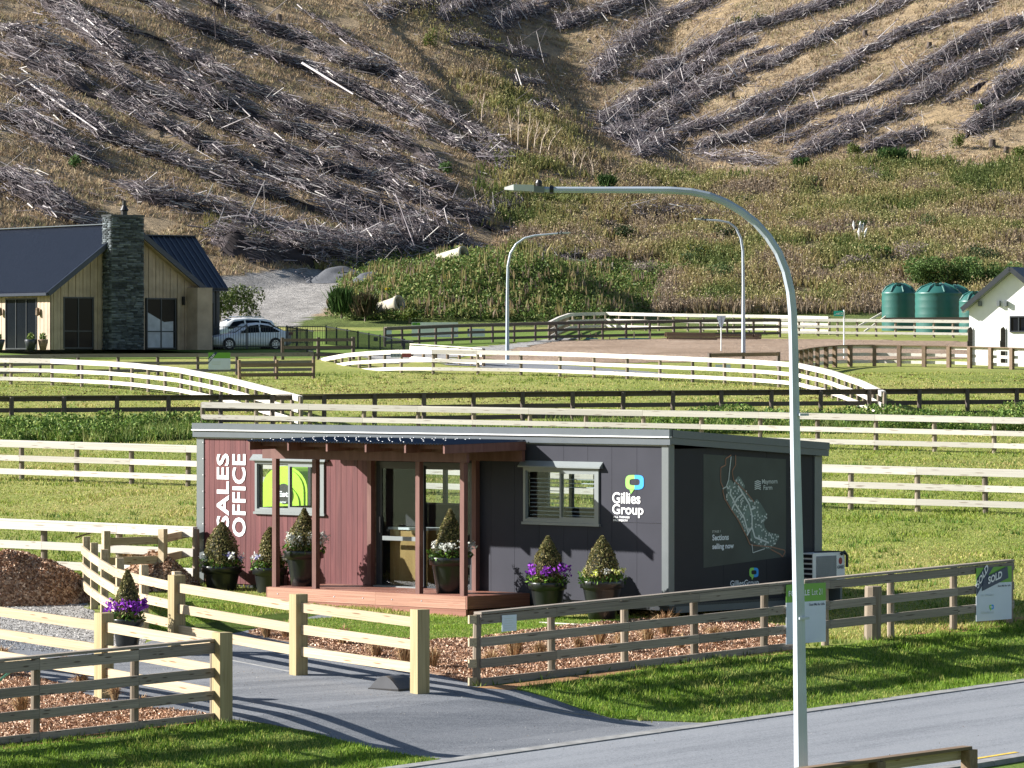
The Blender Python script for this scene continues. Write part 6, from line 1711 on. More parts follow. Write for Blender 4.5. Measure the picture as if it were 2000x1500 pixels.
# ------------------------------------------------------------------ street lamps
def lamp(label, base, pts, r0, r1, head_dir, n=8, group='street lamps', big=False):
    root = empty('street_lamp', base, 0, label, 'street lamp', group)
    P = [Vector(p) - base for p in pts]
    L = [0.0]
    for a, b in zip(P, P[1:]): L.append(L[-1] + (b - a).length)
    rad = [r0 + (r1 - r0) * (l / L[-1]) ** 0.8 for l in L]
    MB().tube(P, rad, n, phase=0.5).build('pole', M['galv'], root)
    for zz in ((3.05, 5.7) if big else ()):
        MB().tube([(P[0].x, P[0].y, zz), (P[0].x, P[0].y, zz + 0.03)], [np.interp(zz, [0, 8], [r0, r1 + 0.03]) + 0.008] * 2, n, phase=0.5).build('seam', M['galv'], root)
    e = P[-1]; hd = Vector(head_dir).normalized(); s = hd.cross(Vector((0, 0, 1))).normalized()
    MB().tube([e - hd * 0.02, e + hd * 0.03], [r1 + 0.012] * 2, 8).build('collar', M['black'], root)
    MB().tube([e + hd * 0.03, e + hd * 0.11], [r1 - 0.006] * 2, 8).build('spigot', M['galv'], root)
    def bx(a, b, w0, w1, h0, h1, z0, z1, nm, mat):
        A = e + hd * a; B = e + hd * b; vs = []
        for p, w, h, z in ((A, w0, h0, z0), (B, w1, h1, z1)):
            for i, j in ((-1, -1), (1, -1), (1, 1), (-1, 1)): vs.append(p + s * (i * w / 2) + Vector((0, 0, z + j * h / 2)))
        return MB().add(vs, [(0, 3, 2, 1), (4, 5, 6, 7), (0, 1, 5, 4), (1, 2, 6, 5), (2, 3, 7, 6), (3, 0, 4, 7)]).build(nm, mat, root)
    bx(0.10, 0.24, 0.16, 0.24, 0.08, 0.075, -0.005, 0.0, 'bracket', M['grey_trim'])
    h = bx(0.235, 0.50, 0.25, 0.27, 0.085, 0.075, 0.01, 0.012, 'head', lampw)
    bx(0.50, 0.62, 0.27, 0.14, 0.075, 0.03, 0.012, -0.005, 'head', lampw)
    bx(0.26, 0.56, 0.2, 0.16, 0.012, 0.012, -0.038, -0.034, 'lens', M['glass'])
    c = e + hd * 0.17
    MB().lathe([(0.0, 0.0), (0.042, 0.0), (0.045, 0.05), (0.03, 0.085), (0.0, 0.092)], 12, (c.x, c.y, c.z + 0.035)).build('photocell', M['black'], root)
    return root
lampw = plain('lamp_head_grey', (0.50, 0.51, 0.50), 0.5, 0, 0.05)
d0 = 60.0
bx_ = Q(1567, 1667, d0)
path = [(1567, 1667), (1560, 1180), (1553.5, 880), (1550, 680), (1548, 610), (1544, 570), (1535, 530), (1520, 493), (1500, 462), (1476, 435), (1448, 413), (1418, 395), (1385, 382), (1350, 374.5), (1310, 371.5), (1250, 371), (1160, 371), (1078, 370.5)]
lamp('tall galvanised street lamp in the foreground with a long curved arm reaching left', bx_, [Q(a, b, d0) for a, b in path], 0.105, 0.042, (-1, 0, 0.03), big=True)
d2 = 240.0
lamp('far galvanised street lamp with its arm pointing left, right of the give way sign', Q(1452, 694, d2), [Q(a, b, d2) for a, b in ((1452, 694), (1452, 560), (1451, 490), (1447, 465), (1438, 446), (1424, 435), (1405, 431), (1378, 429.5))], 0.12, 0.055, (-1, 0, 0.1))
d3 = 225.0
lamp('far galvanised street lamp with its arm pointing right, in front of the green mound', Q(991, 712, d3), [Q(a, b, d3) for a, b in ((991, 712), (991, 580), (992, 520), (997, 495), (1008, 477), (1025, 465), (1045, 460), (1090, 456))], 0.11, 0.045, (1, 0.3, 0.06))

# ------------------------------------------------------------------ timber house on the left
hw_ = plain('cedar_cladding', (0.385, 0.295, 0.215), 0.7, 0, 0.2, 1.5)
roof_n = plain('navy_roof', (0.028, 0.036, 0.058), 0.38, 0.3, 0.08)
dglass = plain('dark_window_glass', (0.006, 0.008, 0.012), 0.08, 0, 0.1, 1, 0.12)
DH = 237.0; PH = R(36)
hu = Vector((math.cos(PH), math.sin(PH), 0)); hv = Vector((-math.sin(PH), math.cos(PH), 0))
HO = Q(97, 683, DH)
house = empty('timber_house', HO, PH, 'cedar-clad house with dark roofs and a tall stone chimney', 'house')
def hg(px, py, yl=0.0):
    """point on the gable plane (local y = yl) -> local x, z"""
    k = (px - 1000) / F; ax = HO.x + hv.x * yl; ay = HO.y + hv.y * yl
    xl = (k * ay - ax) / (hu.x - k * hu.y); d = ay + hu.y * xl
    return xl, EYE - (py - YH) * d / F - HO.z
def hs2(px, py):
    k = (px - 1000) / F; yl = (k * HO.y - HO.x) / (hv.x - k * hv.y); d = HO.y + hv.y * yl
    return yl, EYE - (py - YH) * d / F - HO.z
GWd = hg(395, 600)[0]; EV = hg(97, 567)[1]; AP = EV + GWd / 2 * math.tan(R(36)); LEN = 15.0
win1 = (*[hg(p, 600)[0] for p in (123, 182)], 0.05, hg(150, 580)[1]); win2 = (*[hg(p, 600)[0] for p in (285.5, 343)], 0.05, hg(315, 582)[1])
# gable cladding boards as real strips
mb = MB(); nb2 = 42; w2 = GWd / nb2
for i in range(nb2):
    a, b = i * w2, (i + 1) * w2; xm_ = (a + b) / 2
    zt = EV + (GWd / 2 - abs(xm_ - GWd / 2)) * (AP - EV) / (GWd / 2) - 0.02
    yy = -0.02 if i % 2 else 0.0
    hs = [w for w in (win1, win2) if w[0] < xm_ < w[1]]
    if hs: mb.bb(a + .01, b - .01, yy, 0.1, hs[0][3], zt)
    else: mb.bb(a + .01, b - .01, yy, 0.1, 0, zt)
mb.build('gable_cladding', hw_, house, kind='stuff')
MB().prism([(0.02, 0.06, 0), (GWd - 0.02, 0.06, 0), (GWd - 0.02, 0.06, EV - .02), (GWd / 2, 0.06, AP - 0.04), (0.02, 0.06, EV - .02)], (0, 0.06, 0)).build('gable_wall', M['dark'], house)
door = (hs2(72, 600)[0], hs2(11, 600)[0], 0.02, hs2(40, 582)[1])
mb = MB(); n_ = int(LEN / 0.2)
for i in range(n_):
    a, b = i * 0.2, i * 0.2 + 0.18; m_ = (a + b) / 2
    z0 = door[3] if door[0] < m_ < door[1] else 0
    mb.bb(0.0 + (0.0 if i % 2 else 0.012), 0.1, a, b, z0, EV + 0.02)
mb.build('side_cladding', hw_, house, kind='stuff')
MB().bb(0.04, 0.12, 0.1, LEN, 0, EV).build('side_wall', M['dark'], house)
MB().bb(GWd - 0.1, GWd, 0.1, LEN, 0, EV).build('side_wall', hw_, house)
def dark_window(par, x0, x1, z0, z1, y, axis='x', cols=2, trans=True):
    fr = MB(); t = 0.07
    def add(mb, a, b, c, d, y0, y1):
        if axis == 'x': mb.bb(a, b, y0, y1, c, d)
        else: mb.bb(y0, y1, a, b, c, d)
    for a, b, c, d in ((x0, x0 + t, z0, z1), (x1 - t, x1, z0, z1), (x0 + t, x1 - t, z0, z0 + t), (x0 + t, x1 - t, z1 - t, z1)): add(fr, a, b, c, d, y - 0.05, y + 0.1)
    xs_ = [x0 + (x1 - x0) * k / cols for k in range(1, cols)]
    for x in xs_: add(fr, x - 0.03, x + 0.03, z0 + t, z1 - t, y - 0.04, y + 0.08)
    if trans: add(fr, x0 + t, x1 - t, z0 + (z1 - z0) * 0.33, z0 + (z1 - z0) * 0.33 + 0.06, y - 0.035, y + 0.07)
    f = fr.build('window', M['steel_dark'], par)
    for a, b in zip([x0] + xs_, xs_ + [x1]):
        g = MB(); add(g, a + 0.04, b - 0.04, z0 + t, z1 - t, y, y + 0.02); g.build('pane', dglass, f)
    return f
dark_window(house, *win1, 0.0); dark_window(house, *win2, 0.0)
dark_window(house, *door, 0.02, 'y', 3, False)
# pale sheet whose colour paints a reflection on the right gable window
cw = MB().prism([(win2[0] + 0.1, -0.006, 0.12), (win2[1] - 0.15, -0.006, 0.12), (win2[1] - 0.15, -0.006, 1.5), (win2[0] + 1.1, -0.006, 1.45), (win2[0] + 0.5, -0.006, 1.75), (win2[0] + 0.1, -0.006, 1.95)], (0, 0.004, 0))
cw.build('window_reflection', plain('pale_reflection', (0.45, 0.47, 0.52), 0.6), house)
# roof
def slab(par, pts, th, mat, name='roof'):
    return MB().prism(pts, (0, 0, -th)).build(name, mat, par)
oh = 0.45; k_ = (AP - EV) / (GWd / 2)
slab(house, [(-0.35, -oh, EV - 0.35 * k_ + 0.12), (GWd / 2, -oh, AP + 0.12), (GWd / 2, LEN, AP + 0.12), (-0.35, LEN, EV - 0.35 * k_ + 0.12)], 0.16, roof_n)
slab(house, [(GWd / 2, -oh, AP + 0.12), (GWd + 0.35, -oh, EV - 0.35 * k_ + 0.12), (GWd + 0.35, LEN, EV - 0.35 * k_ + 0.12), (GWd / 2, LEN, AP + 0.12)], 0.16, roof_n)
cor = MB(); sl_ = math.hypot(GWd / 2 + 0.35, (GWd / 2 + 0.35) * k_)
i = 0; y = -oh + 0.05
while y < LEN:
    for sgn in (0, 1):
        x0_, x1_ = (-0.34, GWd / 2 - 0.02) if sgn == 0 else (GWd + 0.34, GWd / 2 + 0.02)
        cor.beam((x0_, y, EV - 0.34 * k_ + 0.14), (x1_, y, AP + 0.12), 0.06, 0.045)
    y += 0.16
cor.build('roof_corrugations', roof_n, house, kind='stuff')
MB().beam((GWd / 2, -oh - 0.02, AP + 0.17), (GWd / 2, LEN, AP + 0.17), 0.35, 0.05).build('ridge_cap', M['fascia'], house)
for xe, sx in ((-0.35, 1), (GWd + 0.35, -1)):
    MB().beam((xe, -oh - 0.03, EV - 0.35 * k_ + 0.06), (GWd / 2, -oh - 0.03, AP + 0.06), 0.06, 0.26).build('barge_board', roof_n, house)
MB().beam((-0.42, -oh, EV - 0.35 * k_ + 0.05), (-0.42, LEN, EV - 0.35 * k_ + 0.05), 0.14, 0.14).build('gutter', roof_n, house)
MB().prism([(0.0, -oh + 0.05, EV - 0.1), (GWd / 2, -oh + .05, AP - 0.1), (GWd, -oh + 0.05, EV - 0.1), (GWd, -oh + .05, EV - 0.14), (GWd / 2, -oh + .05, AP - .15), (0, -oh + .05, EV - .14)], (0, 0.38, 0)).build('soffit', hw_, house)
# chimney of stacked stone
cx0 = hg(218, 600, -0.9)[0]; cx1 = hg(281, 600, -0.9)[0]; ct = hg(243, 423, -0.9)[1]
cpar = empty('chimney', (0, 0, 0)); cpar.parent = house
MB().bb(cx0 + .04, cx1 - .04, -0.86, 0.0, 0, ct - 0.05).build('core', M['dark'], cpar)
stn = vcol('stacked_stone', 0.85)
parts = []; V = []; Fs = []; Cs = []
def stone_boxes(x0, x1, y0, y1, z0, z1, axis):
    z = z0
    while z < z1:
        hh = random.uniform(0.055, 0.11); p = x0
        while p < x1:
            ww = random.uniform(0.18, 0.5); q = min(p + ww, x1); pr = random.uniform(0, 0.05)
            col = np.array([0.10, 0.115, 0.125]) * random.choice([0.45, 0.7, 0.9, 1.1, 1.5]) * random.uniform(.85, 1.15)
            if axis == 'x': b = MB().bb(p + .006, q - .006, y0 - pr, y1, z + .005, z + hh - .005)
            else: b = MB().bb(y0 - pr, y1, p + .006, q - .006, z + .005, z + hh - .005)
            o_ = len(V); V.extend(b.v); Fs.extend([tuple(i + o_ for i in f) for f in b.f]); Cs.extend([col] * 8)
            p = q
        z += hh
stone_boxes(cx0, cx1, -0.9, -0.8, 0, ct, 'x')
stone_boxes(-0.9, 0.0, cx0, cx0 + 0.1, 0, ct, 'y')
o = link('stone_courses', np_mesh('stone_courses', V, Fs, stn, np.array(Cs)), cpar); o['kind'] = 'stuff'
MB().bb(cx0 - .05, cx1 + .05, -0.95, 0.05, ct, ct + 0.1).build('cap', M['steel_dark'], cpar)
fx = (cx0 + cx1) / 2
MB().lathe([(0.0, 0.75), (0.1, 0.75), (0.1, 0.5), (0.24, 0.25), (0.2, 0.23), (0.17, 0.2), (0.17, 0.0)], 12, (fx + 0.15, -0.3, ct + 0.1)).build('flue', M['black'], cpar)
# wing behind on the right
wx0 = GWd / 2 + 1.2; wy = 4.6
def hwg(px, py, yl): return hg(px, py, yl)
wxe = hg(441, 600, wy)[0]; we_z = hg(441, 567, wy)[1]; wr_z = hg(383, 462, wy + 3.1)[1]
wxr = hg(383, 462, wy + 3.1)[0]
wx0 = GWd - 3.0; wrx = GWd / 2 + 0.6
MB().bb(wx0, wxe - 0.35, wy + 0.05, wy + 6.0, 0, we_z).build('wing_wall', M['steel_dark'], house)
bt = MB()
x = GWd
while x < wxe - 0.35: bt.bb(x, x + 0.06, wy, wy + 0.06, 0, we_z - 0.02); x += 0.42
bt.build('wing_battens', M['black'], house, kind='stuff')
MB().bb(GWd - 0.5, wxe, wy - 0.25, wy - 0.1, we_z - 0.05, we_z + 0.1).build('gutter', roof_n, house)
MB().prism([(wrx, wy - 0.25, we_z + 0.12), (wxe, wy - 0.25, we_z + 0.12), (wxe, wy + 3.1, wr_z), (wrx, wy + 3.1, wr_z)], (0, 0, -0.14)).build('wing_roof', roof_n, house)
MB().prism([(wrx, wy + 3.1, wr_z), (wxe, wy + 3.1, wr_z), (wxe, wy + 6.4, we_z + .12), (wrx, wy + 6.4, we_z + 0.12)], (0, 0, -0.14)).build('wing_roof', roof_n, house)
MB().prism([(wxe - 0.36, wy + 0.1, we_z), (wxe - 0.36, wy + 6.0, we_z), (wxe - 0.36, wy + 3.1, wr_z - 0.15)], (-0.1, 0, 0)).build('wing_gable', M['steel_dark'], house)
x = wrx + 0.2
ribm = plain('light_roof_ribs', (0.10, 0.12, 0.15), 0.3, 0.4, 0.05)
while x < wxe:
    MB().beam((x, wy - 0.25, we_z + 0.14), (x, wy + 3.1, wr_z + 0.02), 0.05, 0.06).build('roof_rib', ribm, house); x += 0.36
MB().beam((wrx, wy + 3.1, wr_z + 0.03), (wxe + .03, wy + 3.1, wr_z + 0.03), 0.3, 0.06).build('ridge_cap', roof_n, house)
dark_window(house, hg(402, 600, wy)[0], hg(418, 600, wy)[0], 0.4, 2.6, wy, 'x', 1, False)
# short return wall with the wall light, right end of the gable
MB().bb(hg(364, 600)[0], hg(393, 600)[0], -1.1, -0.02, 0, EV + 0.2).build('porch_wall', hw_, house)
wl_ = hg(366, 585, -0.1)
MB().bb(wl_[0] - 0.3, wl_[0] - 0.2, -0.2, -0.03, wl_[1] - 0.3, wl_[1] + 0.15).build('wall_light', M['black'], house)
for pxx_ in (5, 78):
    y_, z_ = hs2(pxx_, 610)
    MB().lathe([(0.0, 0), (0.12, 0.06), (0.1, 0.4), (0, 0.46)], 8, (-0.14, y_, z_ - 0.2)).build('wall_lantern', M['brown_wood'], house)
yb_, zb_ = hs2(87, 573)
for k in range(-1, 2): MB().box((-0.03, yb_ + k * 0.3, zb_ + 0.04 * abs(k)), (0.04, 0.24, 0.13)).build('wall_ornament', M['black'], house)
for (px, r_) in ((60, 0.32), (-4, 0.36), (84, 0.26)):
    p = Q(px, 684, 233)
    t_ = empty('garden_pot', p, 0, {60: 'round dark pot right of the side door of the timber house', -4: 'dark pot at the left edge by the timber house', 84: 'small pot at the corner of the timber house'}[px], 'plant pot')
    MB().lathe([(0, 0), (r_ * 0.6, 0), (r_, 0.5), (r_ * 0.9, 0.55), (0, 0.5)], 14).build('pot', M['steel_dark'] if px != 84 else M['brown_wood'], t_, True)
    build_np('plant', [leafcloud(160, (0, 0, 0.68), (0.2, 0.2, 0.2), 0.06, RG)], M['leaves'], t_)

# ------------------------------------------------------------------ white house on the right
DWH = 226.0
WO = Q(1893, 716, DWH); wr = R(-30)
wh = empty('white_house', WO, wr, 'white gabled house with a black roof at the right edge', 'house')
wu = Vector((math.cos(wr), math.sin(wr), 0)); wv = Vector((-math.sin(wr), math.cos(wr), 0))
def wg(px, py, yl=0.0):
    k = (px - 1000) / F; ax = WO.x + wv.x * yl; ay = WO.y + wv.y * yl
    xl = (k * ay - ax) / (wu.x - k * wu.y); d = ay + wu.y * xl
    return xl, EYE - (py - YH) * d / F - WO.z
ev = wg(1893, 603)[1]; ax_, az = wg(1978, 531); WWd = 2 * ax_
MB().prism([(0, 0, 0), (WWd, 0, 0), (WWd, 0, ev), (ax_, 0, az), (0, 0, ev)], (0, 9, 0)).build('wall', M['white'], wh)
k2 = (az - ev) / ax_
for sx, xe in ((-1, -0.25), (1, WWd + 0.25)):
    MB().prism([(xe, -0.35, ev - 0.25 * k2 + 0.22), (ax_, -0.35, az + 0.24), (ax_, 9.3, az + 0.24), (xe, 9.3, ev - .25 * k2 + 0.22)], (0, 0, -0.12)).build('roof', roof_n, wh)
    MB().beam((xe, -0.36, ev - 0.25 * k2 + 0.14), (ax_, -0.36, az + 0.16), 0.05, 0.24).build('barge_board', M['steel_dark'], wh)
    MB().beam((xe, -0.18, ev - 0.25 * k2 + 0.02), (ax_, -0.18, az + 0.04), 0.32, 0.05).build('soffit', M['frame'], wh)
w0 = wg(1973, 649); w1 = wg(2008, 617)
dark_window(wh, w0[0], w1[0], w0[1], w1[1], -0.03, 'x', 2, False)
for px in (1915.5, 1952, 1966):
    x, z = wg(px, 593); MB().box((x, -0.09, z), (0.14, 0.16, 0.26)).build('vent', M['grey_trim'], wh)
for px in (1895.5, 1959.5):
    p = Q(px, 714, 222.5)
    t_ = empty('gate_pillar', p, 0, ('left' if px < 1900 else 'right') + ' dark slab gate pillar in front of the white house', 'gate pillar')
    MB().prism([(-0.12, 0, 0), (0.12, 0, 0), (0.12, 0, 1.72), (0.02, 0, 1.88), (-0.12, 0, 1.78)], (0, 0.12, 0)).build('slab', M['dark_wood'], t_)
    MB().prism([(0.135, 0.02, 0), (0.22, 0.10, 0), (0.22, 0.10, 1.7), (0.135, 0.02, 1.85)], (0, 0.05, 0)).build('side_slab', M['grey_trim'], t_)
    MB().bb(-0.16, -0.125, -0.05, 0.02, 0.9, 1.2).build('latch', M['dark_wood'], t_)
wr_ = MB()
for z in (0.85, 1.0, 1.15):
    wr_.tube([Q(1898, 714, 222.4) + Vector((0, 0, z)), Q(1957, 714, 222.4) + Vector((0, 0, z + 0.02))], 0.006, 4)
tag(wr_.build('wire_strands', M['grey_trim']), 'thin wires strung between the two dark gate pillars', 'wire')

# ------------------------------------------------------------------ water tanks
tk = plain('green_tank_plastic', (0.024, 0.112, 0.098), 0.42, 0, 0.12, 0.6)
def tank(px0, px1, pyt, d, label):
    r = (px1 - px0) / 2 * d / F; c = Q((px0 + px1) / 2, 656, d); top = EYE - (pyt - YH) * d / F - c.z
    root = empty('water_tank', c, 0, label, 'water tank', 'green water tanks')
    wallh = top - 0.62
    pr = [(0, 0), (r, 0)]
    for k in range(6): pr += [(r, wallh * (k + 0.1) / 6), (r * 0.988, wallh * (k + 0.5) / 6), (r, wallh * (k + 0.9) / 6)]
    pr += [(r * 1.01, wallh), (r * 0.97, wallh + 0.06), (r * 0.75, wallh + 0.33), (r * 0.45, wallh + 0.52), (r * 0.2, top), (0, top)]
    MB().lathe(pr, 36).build('shell', tk, root, True)
    for k in range(8):
        a = 2 * math.pi * k / 8 + 0.2; ca, sa = math.cos(a), math.sin(a)
        MB().tube([(ca * r * 0.97, sa * r * 0.97, wallh + 0.07), (ca * r * 0.75, sa * r * 0.75, wallh + 0.37), (ca * r * 0.3, sa * r * 0.3, top - 0.02)], [0.06, 0.07, 0.06], 5).build('roof_rib', tk, root)
    MB().box((-r * 0.1, -r * 0.5, wallh + 0.55), (0.26, 0.26, 0.16)).build('hatch', tk, root)
    return root
tank(1722, 1790, 553, 284, 'leftmost dark green plastic water tank')
tank(1787, 1878, 553, 280, 'largest green water tank in the middle of the group')
tank(1822, 1898, 556, 288, 'green water tank mostly hidden behind the largest tank')
tank(1873, 1936, 569, 277, 'low green water tank partly behind the white house roof')
# dark low roof line in front of the tanks
board_thing('long_beam', Q(1722, 623, 283 - 6), Q(1892, 622, 276), 0.12, 0.16, 'dark_wood', 'long dark beam lying in front of the green water tanks', 'beam')
board_thing('ramp_plank', Q(1672, 640, 276), Q(1722, 612, 277), 0.06, 0.12, 'pine', 'pale sloping plank left of the water tanks', 'plank')
board_thing('ramp_plank', Q(1688, 648, 274), Q(1730, 618, 275), 0.06, 0.10, 'pine', 'lower pale sloping plank left of the water tanks', 'plank')

# ------------------------------------------------------------------ concrete pipes, gravel heaps, wire fence
conc = plain('weathered_concrete', (0.36, 0.33, 0.26), 0.9, 0, 0.3, 1.2, 0.2, 0.3, 12)
def pipe(px, py, d, L, r, yaw, pitch, label):
    c = Q(px, py, d); root = empty('concrete_pipe', c, 0, label, 'concrete pipe', 'old concrete pipes by the mound'); root.rotation_euler = (0, R(pitch), R(yaw))
    mb = MB(); n = 24; base = 0; V = []; prof = [(-L / 2, r), (L / 2 - 0.3, r), (L / 2 - 0.22, r * 1.13), (L / 2, r * 1.13), (L / 2, r * 0.88), (-L / 2, r * 0.82)]
    for x, rr in prof:
        for k in range(n):
            a = 2 * math.pi * k / n; V.append((x, math.cos(a) * rr, math.sin(a) * rr))
    fs = [(i * n + k, i * n + (k + 1) % n, ((i + 1) % 6) * n + (k + 1) % n, ((i + 1) % 6) * n + k) for i in range(6) for k in range(n)]
    mb.add(V, fs).build('barrel', conc, root, True)
    return root
pipe(882, 501, 321, 2.3, 0.45, -38, -12, 'pale concrete pipe lying on top of the green mound')
pipe(921, 505, 324, 0.9, 0.42, -20, -4, 'dark short concrete pipe right behind the pale pipe on the mound')
pipe(762, 598, 296, 1.7, 0.46, -38, -14, 'lower concrete pipe tipped in the bushes at the front of the mound')
gvm = ground_mat('blue_grey_gravel', [(0.3, (0.07, 0.073, 0.08)), (0.5, (0.10, 0.104, 0.115)), (0.7, (0.15, 0.155, 0.17))], 0.6, 8, 0.5, 0.04)
def hump(px, py, rx_, ry_, h, label):
    p = ray(px, py); o = heap('gravel_heap', p + Vector((0, 0, -0.05)), rx_, ry_, h, label, 'gravel heap', gvm, 0, 24, seed=px, flat=1.7)
hump(668, 551, 2.7, 1.6, 0.95, 'main blue-grey gravel heap at the end of the gravel yard')
hump(722, 552, 1.5, 1.2, 0.8, 'smaller gravel heap at the right of the main heap')
hump(618, 550, 1.3, 1.0, 0.5, 'lowest gravel heap at the left of the main heap')
wf = [ray(1060, 521), ray(1092, 522), ray(1110, 525), ray(1175, 536), ray(1197, 538)]
wfr = empty('wire_fence', wf[0], 0, 'old sagging wire fence with thin posts on top of the green mound', 'fence')
for p in wf: post(p, 0.06, 0.9, 'grey_wood', wfr)
for a, b in zip(wf, wf[1:]):
    for z in (0.4, 0.7): MB().tube([a - wf[0] + Vector((0, 0, z)), b - wf[0] + Vector((0, 0, z))], 0.008, 3).build('wire', M['grey_trim'], wfr)

# ------------------------------------------------------------------ far signs, pegs and timber stacks
gw = empty('give_way_sign', Q(1408.5, 692, 245), 0, 'back of a triangular give way sign on a white post', 'road sign')
MB().tube([(0, 0, 0), (0, 0, 1.95)], 0.032, 8).build('post', M['white'], gw)
s_ = 245 / F
tri = [(-9.5 * s_, -0.05, 75.5 * s_), (9.5 * s_, -0.05, 75.5 * s_), (1.8 * s_, -0.05, 52 * s_), (-1.8 * s_, -0.05, 52 * s_)]
MB().prism(tri, (0, 0.01, 0)).build('plate', M['sign_white'], gw)
MB().bb(-0.03, 0.03, -0.08, -0.052, 53 * s_, 74 * s_).build('bracket', M['galv'], gw)
sn = empty('street_sign', Q(1648.5, 700, 232), 0, 'small turquoise street name sign on a white post left of the tanks', 'street sign')
s_ = 232 / F
MB().tube([(0, 0, 0), (0, 0, 95 * s_)], 0.04, 8).build('post', M['white'], sn)
MB().bb(-20 * s_, -1 * s_, -0.02, 0.0, 82.5 * s_, 93 * s_).build('blade', plain('turquoise_sign', (0.02, 0.42, 0.33), 0.4), sn)
text_at('..nd D', sn, Vector((-18.5 * s_, -0.024, 85 * s_)), Vector((16.5 * s_, 0, 0)), Vector((0, 0, 5 * s_)), M['print_white'], 0.02)
lmb = plain('blue_marker_board', (0.10, 0.34, 0.42), 0.6)
peg_m = plain('peg_timber', (0.55, 0.43, 0.28), 0.8)
for px, py0, py1, lab in ((1135.5, 649, 662, 'leftmost timber peg on the arena edge'), (1153, 650, 662, 'second timber peg from the left on the arena edge'), (1164, 649, 660, 'third timber peg from the left on the arena edge'), (1190.5, 658, 665, 'short timber stub between the peg groups'), (1221, 646, 662, 'tall timber peg left of the turquoise board'), (1238.5, 648, 662, 'tall timber peg behind the turquoise board'), (1270, 647, 662, 'rightmost timber peg on the arena edge')):
    d = 266; p = Q(px, 664, d)
    o = MB().box((0, 0, (664 - py0) * d / F / 2 - 0.1), (0.07, 0.07, (664 - py0) * d / F + 0.2)).build('marker_peg', peg_m); o.location = p
    tag(o, lab, 'peg', 'timber pegs on the arena edge')
for a, b, lab, mt in ((1144, 1168, 'short light blue formwork board between the left pegs', lmb), (1207, 1243, 'long light blue formwork board between the tall pegs', lmb), (1243, 1268, 'turquoise formwork board left of the rightmost peg', plain('turquoise_board', (0.03, 0.28, 0.26), 0.6))):
    o = MB().beam(Q(a, 661.5, 265.5), Q(b, 662, 265.5), 0.04, 0.09).build('formwork_board', mt); tag(o, lab, 'board')
def stack(px0, px1, py, label, rows, d=264):
    A_ = Q(px0, py, d); B_ = Q(px1, py + 1, d); root = empty('timber_stack', A_, 0, label, 'timber stack', 'timber stacks by the arena')
    for r_ in range(rows):
        for k in range(2):
            e = random.uniform(-0.15, 0.15)
            plank('beam', A_ + Vector((e, k * 0.22, 0.08 + r_ * 0.14)), B_ + Vector((e, k * 0.22, 0.08 + r_ * 0.14)), 0.2, 0.13, 'brown_wood', root)
stack(1302, 1398, 663, 'long timber stack beside the arena with two pale blocks on top', 3)
stack(1400, 1476, 662, 'timber stack behind the give way sign post', 2)
stack(1474, 1488, 662, 'short dark end of timber right of the stacks', 2)
for px in (1317, 1323):
    o = MB().box((0, 0, 0), (0.14, 0.14, 0.08)).build('timber_block', peg_m); o.location = Q(px, 650.3, 264); tag(o, ('left' if px == 1317 else 'right') + ' pale block on the long timber stack', 'block')
def small_board(px0, px1, py0, py1, d, mat, label, extra=None):
    p = Q(px0, py1, d); r = empty('sign_board', p, 0, label, 'sign')
    w = (px1 - px0) * d / F; h = (py1 - py0) * d / F
    MB().bb(0, w, -0.01, 0.01, 0, h).build('panel', mat, r)
    return r, w, h
r, w, h = small_board(804, 895, 629.5, 660, 270, M['white'], 'large white sign board standing behind the dark arena fence')
MB().bb(0.03, 0.5, -0.014, -0.011, h - 0.17, h - 0.02).build('green_strip', M['sign_green'], r)
text_at('17', r, Vector((0.18, -0.018, h - 0.15)), Vector((0.13, 0, 0)), Vector((0, 0, 0.11)), M['print_navy'], 0.04)
r, w, h = small_board(913, 947, 642, 657.5, 262, M['sign_white'], 'small blue-white sign on the dark arena fence')
MB().prism([(0, -0.014, h), (0.16, -0.014, h), (0, -0.014, h - 0.22)], (0, 0.003, 0)).build('sticker', M['print_navy'], r)
r, w, h = small_board(750, 765, 639, 665, 258, M['sign_white'], 'narrow white and orange sign at the left end of the arena fence')
MB().bb(0, w, -0.014, -0.011, h - 0.14, h).build('orange_strip', plain('orange_print', (0.6, 0.3, 0.02), 0.5), r)
MB().bb(-0.05, 0, -0.02, 0.02, -0.1, h).build('post', peg_m, r)
for k in range(3): MB().bb(0.05, w - 0.06, -0.014, -0.011, 0.08 + k * 0.1, 0.12 + k * 0.1).build('print_line', M['print_grey'], r)
r, w, h = small_board(407, 450, 688.5, 722, 207, M['sign_white'], 'green and white board with a SOLD corner sticker on the fence below the cars')
MB().bb(0, w, -0.014, -0.011, h * 0.66, h).build('green_strip', M['sign_green'], r)
MB().prism([(0, -0.018, h * 0.35), (0, -0.018, h * 0.68), (w * 0.28, -0.018, h), (w * 0.42, -0.018, h)], (0, 0.003, 0)).build('sticker', M['print_navy'], r)
text_at('SOLD', r, Vector((w * 0.02, -0.024, h * 0.44)), Vector((w * 0.28, 0, h * 0.42)), Vector((-0.05, 0, 0.07)), M['print_white'], 0.04)
for k in range(2): MB().bb(w * 0.15, w * 0.55, -0.014, -0.011, h * (0.3 + .12 * k), h * (0.35 + .12 * k)).build('print_line', M['print_grey'], r)
r, w, h = small_board(1397, 1427, 712, 719, 214, M['sign_white'], 'low pale board half hidden below the single brown rail')
r, w, h = small_board(763, 783, 690, 698, 212, M['sign_white'], 'left lettered board behind the long curved fence')
for k in range(7): MB().bb(0.02 + k * 0.065, 0.06 + k * 0.065, -0.014, -0.011, 0.03, h - 0.03).build('letter_stroke', M['print_navy'], r)
